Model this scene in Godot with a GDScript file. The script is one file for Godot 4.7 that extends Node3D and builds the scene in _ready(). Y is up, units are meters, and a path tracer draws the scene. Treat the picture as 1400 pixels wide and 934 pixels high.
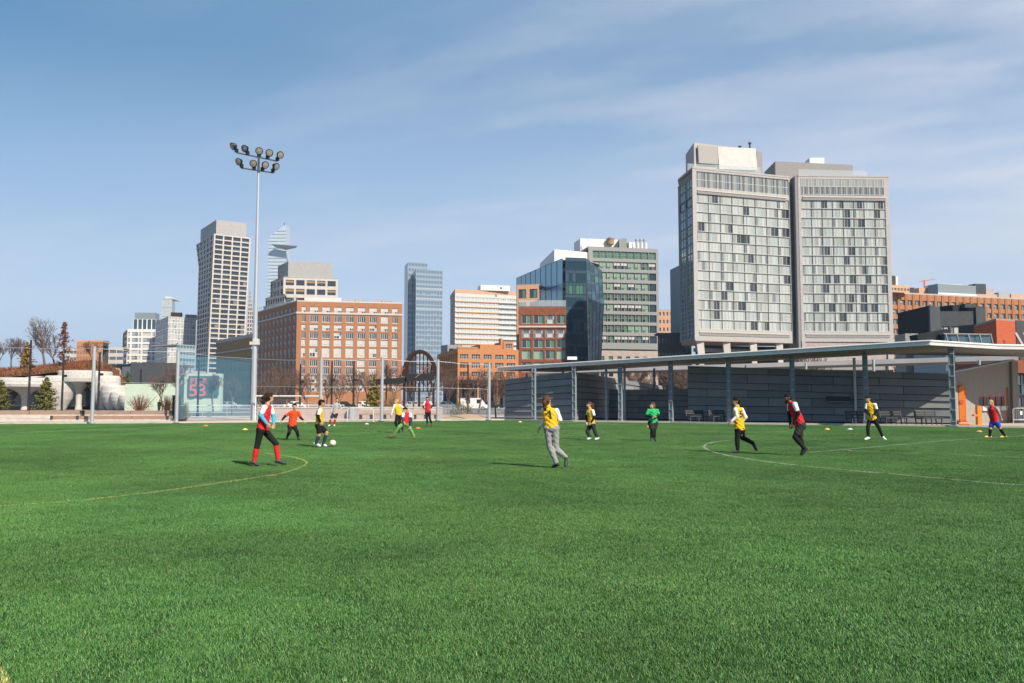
extends Node3D
# A morning game on an artificial turf pitch beside a riverside pavilion, the city behind. Units are metres, y is up.

var M := {}
var taken := {}
var rng := RandomNumberGenerator.new()
var unit_cache := {}

# ---------------------------------------------------------------- helpers
class MB:
	var v := PackedVector3Array()
	var n := PackedVector3Array()
	var c := PackedColorArray()
	var colored := false
	var tint := Color.WHITE
	func tri(a: Vector3, b: Vector3, d: Vector3) -> void:
		var nn := (b - a).cross(d - a).normalized()
		v.append(a); v.append(d); v.append(b)
		for i in 3:
			n.append(nn)
			if colored:
				c.append(tint)
	func quad(a: Vector3, b: Vector3, d: Vector3, e: Vector3) -> void:
		tri(a, b, d)
		tri(a, d, e)
	func box(x: Transform3D, s: Vector3) -> void:
		var h := s * 0.5
		var p := []
		for i in 8:
			p.append(x * Vector3(h.x if i & 1 else -h.x, h.y if i & 2 else -h.y, h.z if i & 4 else -h.z))
		quad(p[4], p[5], p[7], p[6])
		quad(p[1], p[0], p[2], p[3])
		quad(p[5], p[1], p[3], p[7])
		quad(p[0], p[4], p[6], p[2])
		quad(p[6], p[7], p[3], p[2])
		quad(p[0], p[1], p[5], p[4])
	func cube(at: Vector3, s: Vector3, turn := 0.0) -> void:
		box(Transform3D(Basis(Vector3.UP, turn), at), s)
	func bar(a: Vector3, b: Vector3, w: float, h: float) -> void:
		var d := b - a
		var up := Vector3.UP
		if absf(d.normalized().y) > 0.95:
			up = Vector3.FORWARD
		box(Transform3D(Basis.looking_at(d, up), (a + b) * 0.5), Vector3(w, h, d.length()))
	func tube(a: Vector3, b: Vector3, ra: float, rb: float, sides := 10, caps := true) -> void:
		var d := (b - a).normalized()
		var x := d.cross(Vector3.UP if absf(d.y) < 0.9 else Vector3.RIGHT).normalized()
		var y := x.cross(d)
		for i in sides:
			var t0 := TAU * i / sides
			var t1 := TAU * (i + 1) / sides
			var o0 := x * cos(t0) + y * sin(t0)
			var o1 := x * cos(t1) + y * sin(t1)
			var q := [a + o0 * ra, a + o1 * ra, b + o1 * rb, b + o0 * rb]
			var nn := [o0, o1, o1, o0]
			for k in [0, 1, 2, 0, 2, 3]:
				v.append(q[k]); n.append(nn[k])
				if colored:
					c.append(tint)
			if caps:
				tri(a, a + o0 * ra, a + o1 * ra)
				tri(b, b + o1 * rb, b + o0 * rb)
	func lathe(at: Vector3, prof: Array, sides := 24, wob := 0.0, seedv := 0.0) -> void:
		for i in sides:
			for k in prof.size() - 1:
				var q := []
				for e in [[i, k], [i + 1, k], [i + 1, k + 1], [i, k + 1]]:
					var t: float = TAU * e[0] / sides
					var pr: Vector2 = prof[e[1]]
					var r: float = pr.x * (1.0 + wob * sin(t * 3.0 + seedv) * float(e[1]) / prof.size())
					q.append(at + Vector3(cos(t) * r, pr.y, -sin(t) * r))
				quad(q[0], q[1], q[2], q[3])
	func prism(poly: Array, y0: float, y1: float) -> void:
		var area := 0.0
		var k := poly.size()
		for i in k:
			var a: Vector2 = poly[i]
			var b: Vector2 = poly[(i + 1) % k]
			area += a.x * b.y - b.x * a.y
		var pts := poly.duplicate()
		if area > 0.0:
			pts.reverse()
		for i in k:
			var a: Vector2 = pts[i]
			var b: Vector2 = pts[(i + 1) % k]
			quad(Vector3(a.x, y0, a.y), Vector3(b.x, y0, b.y), Vector3(b.x, y1, b.y), Vector3(a.x, y1, a.y))
		var ids := Geometry2D.triangulate_polygon(PackedVector2Array(pts))
		for i in range(0, ids.size(), 3):
			var t := []
			for j in 3:
				var p: Vector2 = pts[ids[i + j]]
				t.append(p)
			var flip: bool = (t[1] - t[0]).cross(t[2] - t[0]) > 0.0
			var q: Array = [t[0], t[2], t[1]] if flip else t
			tri(Vector3(q[0].x, y1, q[0].y), Vector3(q[1].x, y1, q[1].y), Vector3(q[2].x, y1, q[2].y))
			tri(Vector3(q[0].x, y0, q[0].y), Vector3(q[2].x, y0, q[2].y), Vector3(q[1].x, y0, q[1].y))
	func mesh(m: Material, onto: ArrayMesh = null) -> ArrayMesh:
		var am := onto if onto else ArrayMesh.new()
		var arr := []
		arr.resize(Mesh.ARRAY_MAX)
		arr[Mesh.ARRAY_VERTEX] = v
		arr[Mesh.ARRAY_NORMAL] = n
		if colored:
			arr[Mesh.ARRAY_COLOR] = c
		am.add_surface_from_arrays(Mesh.PRIMITIVE_TRIANGLES, arr)
		am.surface_set_material(am.get_surface_count() - 1, m)
		return am

func fresh(called: String, parent: Node) -> String:
	var key := str(parent.get_instance_id()) + called
	var k: int = taken.get(key, 0)
	taken[key] = k + 1
	return called if k == 0 else "%s_%03d" % [called, k]

func put(called: String, mesh: Mesh, parent: Node = self, x := Transform3D.IDENTITY) -> MeshInstance3D:
	var o := MeshInstance3D.new()
	o.name = fresh(called, parent)
	o.mesh = mesh
	o.transform = x
	o.cast_shadow = GeometryInstance3D.SHADOW_CASTING_SETTING_ON
	parent.add_child(o, true)
	return o

func part(called: String, mb: MB, m: Material, parent: Node) -> MeshInstance3D:
	return put(called, mb.mesh(m), parent)

func thing(called: String, label: String, category: String, at := Vector3.ZERO, group := "", turn := 0.0) -> Node3D:
	var o := Node3D.new()
	o.name = fresh(called, self)
	add_child(o, true)
	o.position = at
	o.rotation.y = turn
	tag(o, label, category, group)
	return o

func tag(o: Node, label: String, category: String, group := "") -> void:
	o.set_meta("label", label)
	o.set_meta("category", category)
	if group != "":
		o.set_meta("group", group)

func setting(called: String, mb: MB, m: Material) -> MeshInstance3D:
	var o := put(called, mb.mesh(m))
	o.set_meta("kind", "structure")
	return o

func copy_of(o: Node3D, label: String, at: Vector3, turn := 0.0, size := 1.0) -> Node3D:
	var c := o.duplicate()
	c.name = fresh(String(o.name).rstrip("0123456789").rstrip("_"), self)
	add_child(c, true)
	c.position = at
	c.rotation.y = turn
	c.scale = Vector3.ONE * size
	c.set_meta("label", label)
	return c

func v3(p: Vector2, y: float) -> Vector3:
	return Vector3(p.x, y, p.y)

# ---------------------------------------------------------------- materials
func plain(r: float, g: float, b: float, rough := 0.8, metal := 0.0, spec := 0.5) -> StandardMaterial3D:
	var m := StandardMaterial3D.new()
	m.albedo_color = Color(r, g, b).linear_to_srgb()
	m.roughness = rough
	m.metallic = metal
	m.metallic_specular = spec
	return m

func noisy(a: Color, b: Color, metres: float, freq := 0.02, rough := 0.85, stretch := Vector3.ONE, bump := 0.0, seedv := 7, octaves := 5) -> StandardMaterial3D:
	var fn := FastNoiseLite.new()
	fn.seed = seedv
	fn.noise_type = FastNoiseLite.TYPE_SIMPLEX_SMOOTH
	fn.frequency = freq
	fn.fractal_octaves = octaves
	fn.fractal_gain = 0.6
	var g := fn.get_seamless_image(256, 256)
	g.convert(Image.FORMAT_L8)
	var data := g.get_data()
	var lut := []
	for i in 256:
		var k := a.lerp(b, i / 255.0).linear_to_srgb()
		lut.append([int(clampf(k.r, 0, 1) * 255), int(clampf(k.g, 0, 1) * 255), int(clampf(k.b, 0, 1) * 255)])
	var out := PackedByteArray()
	out.resize(256 * 256 * 3)
	for i in data.size():
		var e: Array = lut[data[i]]
		out[i * 3] = e[0]; out[i * 3 + 1] = e[1]; out[i * 3 + 2] = e[2]
	var m := StandardMaterial3D.new()
	m.albedo_texture = ImageTexture.create_from_image(Image.create_from_data(256, 256, false, Image.FORMAT_RGB8, out))
	m.uv1_triplanar = true
	m.uv1_world_triplanar = true
	m.uv1_scale = stretch / metres
	m.roughness = rough
	m.metallic_specular = 0.25
	if bump > 0.0:
		var nm: Image = g.duplicate()
		nm.convert(Image.FORMAT_RGBA8)
		nm.bump_map_to_normal_map(bump)
		m.normal_enabled = true
		m.normal_texture = ImageTexture.create_from_image(nm)
	return m

func make_materials() -> void:
	var C := func(r, g, b): return Color(r, g, b)
	M.ground = noisy(C.call(0.16, 0.15, 0.14), C.call(0.26, 0.25, 0.23), 9.0)
	M.soil = noisy(C.call(0.028, 0.065, 0.018), C.call(0.042, 0.095, 0.028), 3.0, 0.03, 1.0)
	M.paving = noisy(C.call(0.42, 0.36, 0.31), C.call(0.58, 0.51, 0.45), 4.0)
	M.cream = noisy(C.call(0.42, 0.38, 0.335), C.call(0.58, 0.535, 0.485), 5.0, 0.03)
	M.timber = noisy(C.call(0.24, 0.15, 0.105), C.call(0.42, 0.29, 0.22), 2.0, 0.05, 0.8, Vector3(0.3, 4, 4))
	M.galv = noisy(C.call(0.36, 0.39, 0.42), C.call(0.50, 0.53, 0.56), 1.2, 0.03, 0.5)
	M.galv.metallic = 0.35
	M.steel = plain(0.50, 0.53, 0.56, 0.4, 0.5)
	M.black = plain(0.012, 0.012, 0.014, 0.5)
	M.darkgrey = plain(0.05, 0.055, 0.06, 0.6)
	M.white = plain(0.66, 0.65, 0.635, 0.5)
	M.offwhite = noisy(C.call(0.48, 0.465, 0.45), C.call(0.61, 0.595, 0.58), 12.0)
	M.conc = noisy(C.call(0.345, 0.337, 0.33), C.call(0.45, 0.44, 0.432), 7.0, 0.03)
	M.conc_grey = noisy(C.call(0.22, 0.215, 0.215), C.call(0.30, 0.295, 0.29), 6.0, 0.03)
	M.board = noisy(C.call(0.22, 0.21, 0.195), C.call(0.36, 0.345, 0.32), 3.0, 0.03, 0.9, Vector3(6, 0.35, 6))
	M.panel = noisy(C.call(0.160, 0.177, 0.187), C.call(0.218, 0.236, 0.246), 3.5, 0.02, 0.6)
	M.panel2 = noisy(C.call(0.186, 0.202, 0.212), C.call(0.243, 0.261, 0.271), 3.5, 0.02, 0.6, Vector3.ONE, 0.0, 12)
	M.panel3 = noisy(C.call(0.143, 0.159, 0.169), C.call(0.198, 0.215, 0.225), 3.5, 0.02, 0.6, Vector3.ONE, 0.0, 21)
	M.fascia = noisy(C.call(0.54, 0.54, 0.56), C.call(0.66, 0.66, 0.67), 5.0, 0.02, 0.45)
	M.fascia.metallic = 0.2
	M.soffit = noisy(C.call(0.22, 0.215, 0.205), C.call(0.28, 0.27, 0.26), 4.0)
	M.column = noisy(C.call(0.17, 0.215, 0.24), C.call(0.25, 0.295, 0.32), 1.5, 0.03, 0.5)
	M.brick = noisy(C.call(0.30, 0.135, 0.066), C.call(0.42, 0.205, 0.108), 9.0, 0.04)
	M.brick_dark = noisy(C.call(0.17, 0.060, 0.036), C.call(0.26, 0.100, 0.060), 14.0, 0.04)
	M.brick_orange = noisy(C.call(0.38, 0.165, 0.072), C.call(0.49, 0.232, 0.110), 9.0, 0.04)
	M.brick_red = noisy(C.call(0.36, 0.085, 0.045), C.call(0.48, 0.125, 0.066), 8.0, 0.04)
	M.brick_buff = noisy(C.call(0.50, 0.290, 0.180), C.call(0.62, 0.370, 0.235), 14.0, 0.04)
	M.brick_tan = noisy(C.call(0.27, 0.17, 0.085), C.call(0.36, 0.235, 0.125), 14.0, 0.04)
	M.limestone = noisy(C.call(0.47, 0.435, 0.405), C.call(0.58, 0.545, 0.51), 30.0)
	M.granite = noisy(C.call(0.32, 0.275, 0.262), C.call(0.43, 0.375, 0.355), 10.0)
	M.frame_grey = plain(0.36, 0.37, 0.375, 0.6)
	M.frame_mid = plain(0.24, 0.25, 0.25, 0.6)
	M.glass_room = plain(0.055, 0.062, 0.066, 0.12, 0.0, 0.6)
	M.frame_light = plain(0.47, 0.475, 0.47, 0.6)
	M.shutter = plain(0.34, 0.32, 0.31, 0.8)
	M.frame_dark = plain(0.07, 0.075, 0.08, 0.6)
	M.crown = noisy(C.call(0.32, 0.32, 0.32), C.call(0.39, 0.39, 0.39), 20.0, 0.03, 0.7)
	M.slate = noisy(C.call(0.020, 0.024, 0.030), C.call(0.032, 0.037, 0.044), 8.0)
	M.slate2 = noisy(C.call(0.055, 0.062, 0.070), C.call(0.080, 0.088, 0.096), 8.0)
	M.mint = noisy(C.call(0.44, 0.54, 0.43), C.call(0.53, 0.62, 0.51), 9.0, 0.02)
	M.tulip = noisy(C.call(0.36, 0.345, 0.325), C.call(0.62, 0.605, 0.58), 4.0, 0.03)
	M.hill = noisy(C.call(0.13, 0.075, 0.035), C.call(0.27, 0.15, 0.07), 3.0, 0.05)
	M.glass_dark = plain(0.022, 0.032, 0.040, 0.08, 0.0, 0.7)
	M.glass_mid = plain(0.09, 0.115, 0.13, 0.12, 0.0, 0.7)
	M.glass_grey = plain(0.17, 0.19, 0.20, 0.15, 0.0, 0.6)
	M.blind = plain(0.52, 0.52, 0.50, 0.35)
	M.blind2 = plain(0.46, 0.47, 0.46, 0.35)
	M.curtain_a = plain(0.36, 0.395, 0.375, 0.25, 0.0, 0.6)
	M.curtain_b = plain(0.31, 0.345, 0.325, 0.25, 0.0, 0.6)
	M.curtain_c = plain(0.43, 0.465, 0.45, 0.25, 0.0, 0.6)
	M.curtain_d = plain(0.26, 0.28, 0.26, 0.25, 0.0, 0.6)
	M.curtain_blue = plain(0.34, 0.41, 0.41, 0.2, 0.0, 0.6)
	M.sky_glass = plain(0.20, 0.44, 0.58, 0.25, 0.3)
	M.sky_glass2 = plain(0.13, 0.26, 0.34, 0.12, 0.35)
	M.navy_glass = plain(0.028, 0.062, 0.088, 0.05, 0.15, 0.8)
	M.navy_glass2 = plain(0.065, 0.125, 0.160, 0.06, 0.2, 0.8)
	M.green_glass = plain(0.095, 0.205, 0.145, 0.1, 0.15)
	M.green_glass2 = plain(0.25, 0.38, 0.295, 0.15, 0.1)
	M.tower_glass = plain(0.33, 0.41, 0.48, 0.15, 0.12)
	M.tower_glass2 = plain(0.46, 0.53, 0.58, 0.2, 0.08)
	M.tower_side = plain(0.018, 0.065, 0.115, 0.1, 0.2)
	M.twin_a = plain(0.27, 0.34, 0.405, 0.15, 0.1)
	M.twin_b = plain(0.13, 0.19, 0.25, 0.12, 0.1)
	M.twin_c = plain(0.36, 0.41, 0.45, 0.2)
	M.orange = plain(0.85, 0.22, 0.02, 0.4)
	M.orange_deep = plain(0.60, 0.10, 0.02, 0.4)
	M.coral = plain(0.62, 0.17, 0.145, 0.6)
	M.signblue = plain(0.06, 0.13, 0.17, 0.6)
	M.rust = noisy(C.call(0.030, 0.018, 0.014), C.call(0.062, 0.032, 0.022), 2.0, 0.04)
	M.bark = noisy(C.call(0.125, 0.092, 0.075), C.call(0.21, 0.16, 0.135), 1.0, 0.05)
	M.twig = plain(0.150, 0.098, 0.078, 0.9)
	M.leaf = StandardMaterial3D.new()
	M.leaf.vertex_color_use_as_albedo = true
	M.leaf.roughness = 0.75
	M.blade = StandardMaterial3D.new()
	M.blade.vertex_color_use_as_albedo = true
	M.blade.roughness = 0.55
	M.blade.metallic_specular = 0.4
	M.net = plain(0.07, 0.27, 0.42, 0.8)
	M.net.albedo_color.a = 0.29
	M.net.transparency = BaseMaterial3D.TRANSPARENCY_ALPHA
	M.mesh_net = plain(0.35, 0.36, 0.36, 0.8)
	M.mesh_net.albedo_color.a = 0.10
	M.mesh_net.transparency = BaseMaterial3D.TRANSPARENCY_ALPHA
	M.clear = plain(0.5, 0.55, 0.56, 0.05)
	M.clear.albedo_color.a = 0.28
	M.clear.transparency = BaseMaterial3D.TRANSPARENCY_ALPHA
	M.lens = plain(0.34, 0.30, 0.25, 0.25)
	M.rubber = plain(0.02, 0.02, 0.02, 0.8)

# ---------------------------------------------------------------- sky
func make_sky() -> PanoramaSkyMaterial:
	var w := 1536
	var h := 768
	var img := Image.create(w, h, false, Image.FORMAT_RGBF)
	var fn := FastNoiseLite.new()
	fn.seed = 31
	fn.frequency = 0.55
	fn.fractal_octaves = 6
	fn.fractal_gain = 0.55
	fn.domain_warp_enabled = true
	fn.domain_warp_amplitude = 0.7
	fn.domain_warp_frequency = 0.35
	var big := FastNoiseLite.new()
	big.seed = 5
	big.frequency = 0.16
	big.fractal_octaves = 2
	var stops := [[0.0, Vector3(0.420, 0.540, 0.685)], [0.10, Vector3(0.385, 0.515, 0.665)], [0.22, Vector3(0.228, 0.372, 0.565)], [0.38, Vector3(0.084, 0.212, 0.385)], [0.75, Vector3(0.048, 0.138, 0.298)], [1.01, Vector3(0.040, 0.118, 0.270)]]
	var cloud := Vector3(0.525, 0.550, 0.620)
	for j in h:
		var el := PI * (0.5 - (j + 0.5) / h)
		var y := sin(el)
		var base := Vector3(0.19, 0.20, 0.20)
		for q in stops.size() - 1:
			if y >= stops[q][0] and y < stops[q + 1][0]:
				base = stops[q][1].lerp(stops[q + 1][1], smoothstep(stops[q][0], stops[q + 1][0], y) * 0.4 + 0.6 * (y - stops[q][0]) / (stops[q + 1][0] - stops[q][0]))
		if y < -0.02:
			for i in w:
				img.set_pixel(i, j, Color(base.x, base.y, base.z))
			continue
		for i in w:
			var az := TAU * (i + 0.5) / w
			var d := Vector3(sin(az) * cos(el), maxf(y, 0.0), -cos(az) * cos(el))
			var q := Vector2(d.x, d.z) / (d.y + 0.12)
			# thin wind-drawn veils, thickest towards the east
			var s := fn.get_noise_2d(q.x * 0.35 + q.y * 0.10, q.y * 1.1 - q.x * 0.25)
			var s2 := fn.get_noise_2d(q.x * 0.9 + q.y * 0.9 + 40.0, q.y * 3.4 - q.x * 1.5)
			var cover := clampf(0.33 + 0.84 * d.x / maxf(cos(el), 0.2) + 0.45 * big.get_noise_2d(q.x * 0.6, q.y * 0.6), 0.0, 1.0)
			var k := 0.26 + clampf((s + 0.40) * 1.1, 0.0, 1.0) * 0.34 + clampf(s2 + 0.15, 0.0, 1.0) * 0.62
			k = clampf(k * cover * 1.42, 0.0, 0.94) * clampf(1.12 - y * 0.9, 0.3, 1.0)
			var cc := base.lerp(cloud, k)
			img.set_pixel(i, j, Color(cc.x, cc.y, cc.z))
	var m := PanoramaSkyMaterial.new()
	m.panorama = ImageTexture.create_from_image(img)
	return m

# ---------------------------------------------------------------- facades
# A window of unit width and height: panes and the bars between them.
func unit_window(key: String, us: Array, vs: Array, panes: Array, frame: Material, fu := 0.03, fv := 0.03, deep := 0.12) -> ArrayMesh:
	if unit_cache.has(key):
		return unit_cache[key]
	var by := {}
	var k := 0
	for j in vs.size() - 1:
		for i in us.size() - 1:
			var m: Material = panes[k % panes.size()]
			k += 1
			if not by.has(m):
				by[m] = MB.new()
			by[m].quad(Vector3(us[i], vs[j], 0), Vector3(us[i + 1], vs[j], 0), Vector3(us[i + 1], vs[j + 1], 0), Vector3(us[i], vs[j + 1], 0))
	var am := ArrayMesh.new()
	for m in by:
		by[m].mesh(m, am)
	if frame:
		var b := MB.new()
		for u in us:
			b.cube(Vector3(clampf(u, fu * 0.5, 1.0 - fu * 0.5), 0.5, deep * 0.5), Vector3(fu, 1.0, deep))
		for v in vs:
			b.cube(Vector3(0.5, clampf(v, fv * 0.5, 1.0 - fv * 0.5), deep * 0.45), Vector3(1.0, fv, deep * 0.8))
		b.mesh(frame, am)
	unit_cache[key] = am
	return am

func spans(count: int, gap: float, m0 := 0.0, m1 := 0.0) -> Array:
	# COUNT openings between margins, GAP is the share of each bay that is wall
	var out := []
	var w := (1.0 - m0 - m1) / count
	for i in count:
		out.append([m0 + w * (i + gap * 0.5), m0 + w * (i + 1.0 - gap * 0.5)])
	return out

func face(root: Node3D, p00: Vector3, p10: Vector3, p01: Vector3, p11: Vector3, cols: Array, rows: Array, rec: float, wallm: Material, pick: Callable, wname := "window", wallname := "wall") -> void:
	var o := root.position
	var at := func(u: float, v: float) -> Vector3:
		return p00.lerp(p10, u).lerp(p01.lerp(p11, u), v) - o
	var n := (p10 - p00).cross((p01 + p11) * 0.5 - p00).normalized()
	var us := [0.0]
	for c in cols:
		us.append(c[0]); us.append(c[1])
	us.append(1.0)
	var vs := [0.0]
	for r in rows:
		vs.append(r[0]); vs.append(r[1])
	vs.append(1.0)
	var wall := MB.new()
	var back := n * rec
	for j in vs.size() - 1:
		for i in us.size() - 1:
			if us[i + 1] - us[i] < 0.0005 or vs[j + 1] - vs[j] < 0.0005:
				continue
			var a: Vector3 = at.call(us[i], vs[j])
			var b: Vector3 = at.call(us[i + 1], vs[j])
			var c: Vector3 = at.call(us[i + 1], vs[j + 1])
			var d: Vector3 = at.call(us[i], vs[j + 1])
			if i % 2 == 1 and j % 2 == 1:
				var w: Variant = pick.call(i / 2, j / 2)
				if w != null:
					wall.quad(a, a - back, d - back, d)
					wall.quad(b, c, c - back, b - back)
					wall.quad(a, b, b - back, a - back)
					wall.quad(d, d - back, c - back, c)
					put(wname, w, root, Transform3D(Basis(b - a, d - a, n), a - back))
					continue
			wall.quad(a, b, c, d)
	part(wallname, wall, wallm, root)

func fface(root: Node3D, a: Vector2, b: Vector2, y0: float, y1: float, cols: Array, rows: Array, rec: float, wallm: Material, pick: Callable, wname := "window", wallname := "wall") -> void:
	face(root, v3(a, y0), v3(b, y0), v3(a, y1), v3(b, y1), cols, rows, rec, wallm, pick, wname, wallname)

func block(root: Node3D, called: String, m: Material, poly: Array, y0: float, y1: float) -> MeshInstance3D:
	var b := MB.new()
	var pts := []
	for p in poly:
		pts.append(p - Vector2(root.position.x, root.position.z))
	b.prism(pts, y0, y1)
	return part(called, b, m, root)

func inset(poly: Array, d: float) -> Array:
	var c := Vector2.ZERO
	for p in poly:
		c += p
	c /= poly.size()
	var out := []
	for p in poly:
		out.append(p + (c - p).normalized() * d)
	return out

func rect(a: Vector2, b: Vector2, deep: float) -> Array:
	# footprint whose front edge runs from A (left) to B (right) as seen from the pitch
	var n := Vector2(b.y - a.y, -(b.x - a.x)).normalized() * deep
	return [a, b, b + n, a + n]


# ---------------------------------------------------------------- the city
func any(list: Array) -> Variant:
	return list[rng.randi() % list.size()]

func city() -> void:
	big_brick()
	limestone_tower()
	limestone_tower_low()
	tan_building()
	spike_tower()
	twin_tower()
	white_block()
	orange_mill()
	carved_glass()
	red_brick_block()
	green_glass_block()
	hotel()
	right_side()
	left_far()

func big_brick() -> void:
	rng.seed = 11
	var L := Vector2(-137.13, -448)
	var C := Vector2(-101.57, -395)
	var R := Vector2(-53.13, -405)
	var h := 48.49
	var t := thing("brick_building", "wide orange brick building with white band under its top storey, right of the light mast", "building", v3(C, 0))
	var dark := [0, 0.25, 0.5, 0.75, 1]
	var wd := unit_window("bb_dark", dark, [0, 1], [M.glass_dark, M.glass_mid, M.glass_dark, M.glass_dark], M.offwhite, 0.05, 0.09)
	var wm := unit_window("bb_mid", [0, 0.34, 0.67, 1], [0, 0.5, 1], [M.glass_mid, M.glass_dark, M.blind2, M.blind, M.blind2, M.glass_mid], M.offwhite, 0.05, 0.08)
	var wb := unit_window("bb_blind", [0, 0.34, 0.67, 1], [0, 0.3, 1], [M.blind, M.blind2, M.blind, M.blind, M.blind, M.blind2], M.offwhite, 0.04, 0.05)
	var wh := unit_window("bb_half", [0, 0.5, 0.75, 1], [0, 0.45, 1], [M.blind2, M.glass_dark, M.glass_mid, M.blind, M.blind, M.blind], M.offwhite, 0.05, 0.06)
	var rows := [[0.125, 0.191], [0.209, 0.277], [0.290, 0.354], [0.366, 0.430], [0.456, 0.551], [0.567, 0.632], [0.638, 0.701], [0.719, 0.777], [0.798, 0.868], [0.886, 0.952]]
	var cols := [[0.045, 0.085], [0.123, 0.201], [0.238, 0.312], [0.349, 0.423], [0.461, 0.535], [0.572, 0.646], [0.684, 0.758], [0.795, 0.866], [0.902, 0.958]]
	var kinds := ["m", "m", "d", "d", "b", "b", "d", "h", "d", "h"]
	fface(t, C, R, 0, h, cols, rows, 0.35, M.brick, func(i, j):
		var k: String = kinds[j]
		if rng.randf() < 0.22:
			k = any(["m", "b", "h"])
		return {"m": wm, "d": wd, "b": wb, "h": wh}[k])
	var sb := unit_window("bb_side", [0, 0.5, 1], [0, 0.5, 1], [M.glass_grey, M.blind2, M.blind, M.blind2], M.frame_grey, 0.08, 0.06)
	fface(t, L, C, 0, h, spans(10, 0.46, 0.03, 0.02), rows, 0.35, M.brick, func(_i, _j): return sb)
	var B := L + R - C
	block(t, "core", M.slate2, inset([L, C, R, B], 3.0), 0, h - 0.6)
	block(t, "roof", M.offwhite, inset([L, C, R, B], 0.05), h - 0.3, h + 0.5)
	var v1: float = rows[8][1] * h + 0.6
	var bd := MB.new()
	var nF := Vector3(-(R - C).y, 0, (R - C).x).normalized() * 0.2
	bd.bar(v3(C - C, v1 + 0.4) + nF, v3(R - C, v1 + 0.4) + nF, 0.35, 0.85)
	var nL := Vector3(-(C - L).y, 0, (C - L).x).normalized() * 0.2
	bd.bar(v3(L - C, v1 + 0.4) + nL, v3(C - C, v1 + 0.4) + nL, 0.35, 0.85)
	part("band", bd, M.limestone, t)
	block(t, "parapet_box", M.offwhite, rect(Vector2(-102.17, -412), Vector2(-84.59, -414), 10), h + 0.5, h + 4.0)
	for p in [[Vector2(-82.09, -416), Vector2(-78.46, -416)], [Vector2(-77.91, -416), Vector2(-74.28, -416)], [Vector2(-69.71, -418), Vector2(-65.33, -418)], [Vector2(-64.78, -418), Vector2(-60.95, -418)]]:
		block(t, "roof_plant", M.crown, rect(p[0], p[1], 4), h + 0.5, h + 3.3)
	block(t, "stair_head", M.conc, rect(Vector2(-129.44, -436), Vector2(-108.64, -412), 12), h + 0.5, h + 2.2)
	var rail := MB.new()
	for i in 21:
		var p := v3((L - C).lerp(Vector2.ZERO, i / 20.0), h + 0.5)
		rail.bar(p, p + Vector3(0, 1.6, 0), 0.12, 0.12)
	rail.bar(v3(L - C, h + 2.1), v3(Vector2.ZERO, h + 2.1), 0.12, 0.12)
	part("roof_rail", rail, M.steel, t)

func limestone_tower() -> void:
	rng.seed = 12
	var t := thing("limestone_tower", "tall twisting white stone tower with dark square windows, left of the light mast", "tower", v3(Vector2(-202.92, -560), 0))
	var wa := unit_window("lt_a", [0, 1], [0, 1], [M.glass_dark], M.frame_dark, 0.03, 0.05)
	var wb := unit_window("lt_b", [0, 1], [0, 0.4, 1], [M.glass_mid, M.glass_dark], M.frame_dark, 0.03, 0.05)
	var wc := unit_window("lt_c", [0, 0.5, 1], [0, 1], [M.glass_dark, M.glass_grey], M.frame_dark, 0.03, 0.05)
	var pick := func(_i, _j): return any([wa, wa, wa, wb, wc])
	var fl := Vector3(-203.38, -4.19, -560)
	var fr := Vector3(-184.41, -4.35, -575)
	face(t, Vector3(fl.x, 0, fl.z), Vector3(fr.x, 0, fr.z), Vector3(-200.64, 113.95, -560), Vector3(-180.56, 113.94, -575), spans(4, 0.15, 0.02, 0.02), spans(34, 0.24, 0.0, 0.004), 0.5, M.limestone, pick)
	var bl := Vector3(-226.63, 1.62, -602)
	# the west side leans out over its lower storeys
	var k0 := Vector3(-225.51, 97.17, -600)
	var k1 := Vector3(-201.69, 94.76, -560)
	face(t, Vector3(bl.x, 0, bl.z), Vector3(fl.x, 0, fl.z), k0, k1, spans(5, 0.24, 0.02, 0.02), spans(28, 0.28), 0.5, M.limestone, pick)
	face(t, k0, k1, Vector3(-228.55, 114.14, -602), Vector3(-200.64, 113.95, -560), spans(5, 0.24, 0.02, 0.02), spans(5, 0.28), 0.5, M.limestone, pick)
	face(t, Vector3(-182.1, 40.55, -574), Vector3(-177.94, 41.29, -585), Vector3(-180.51, 76.94, -575), Vector3(-180.42, 77.07, -576), spans(3, 0.3), spans(13, 0.36), 0.4, M.limestone, pick)
	var top := []
	for p in [Vector2(-228.03, -601), Vector2(-200.72, -561), Vector2(-181.02, -576), Vector2(-205.78, -616)]:
		top.append(p)
	block(t, "roof", M.crown, top, 110.17, 110.92)
	block(t, "crown", M.crown, [Vector2(-223.56, -597), Vector2(-200.42, -563), Vector2(-183.37, -574), Vector2(-204.4, -608)], 110.67, 124.13)
	block(t, "core", M.slate2, [Vector2(-222.05, -598), Vector2(-202.75, -566), Vector2(-185.84, -578), Vector2(-203.98, -608)], 0, 108.67)

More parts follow.
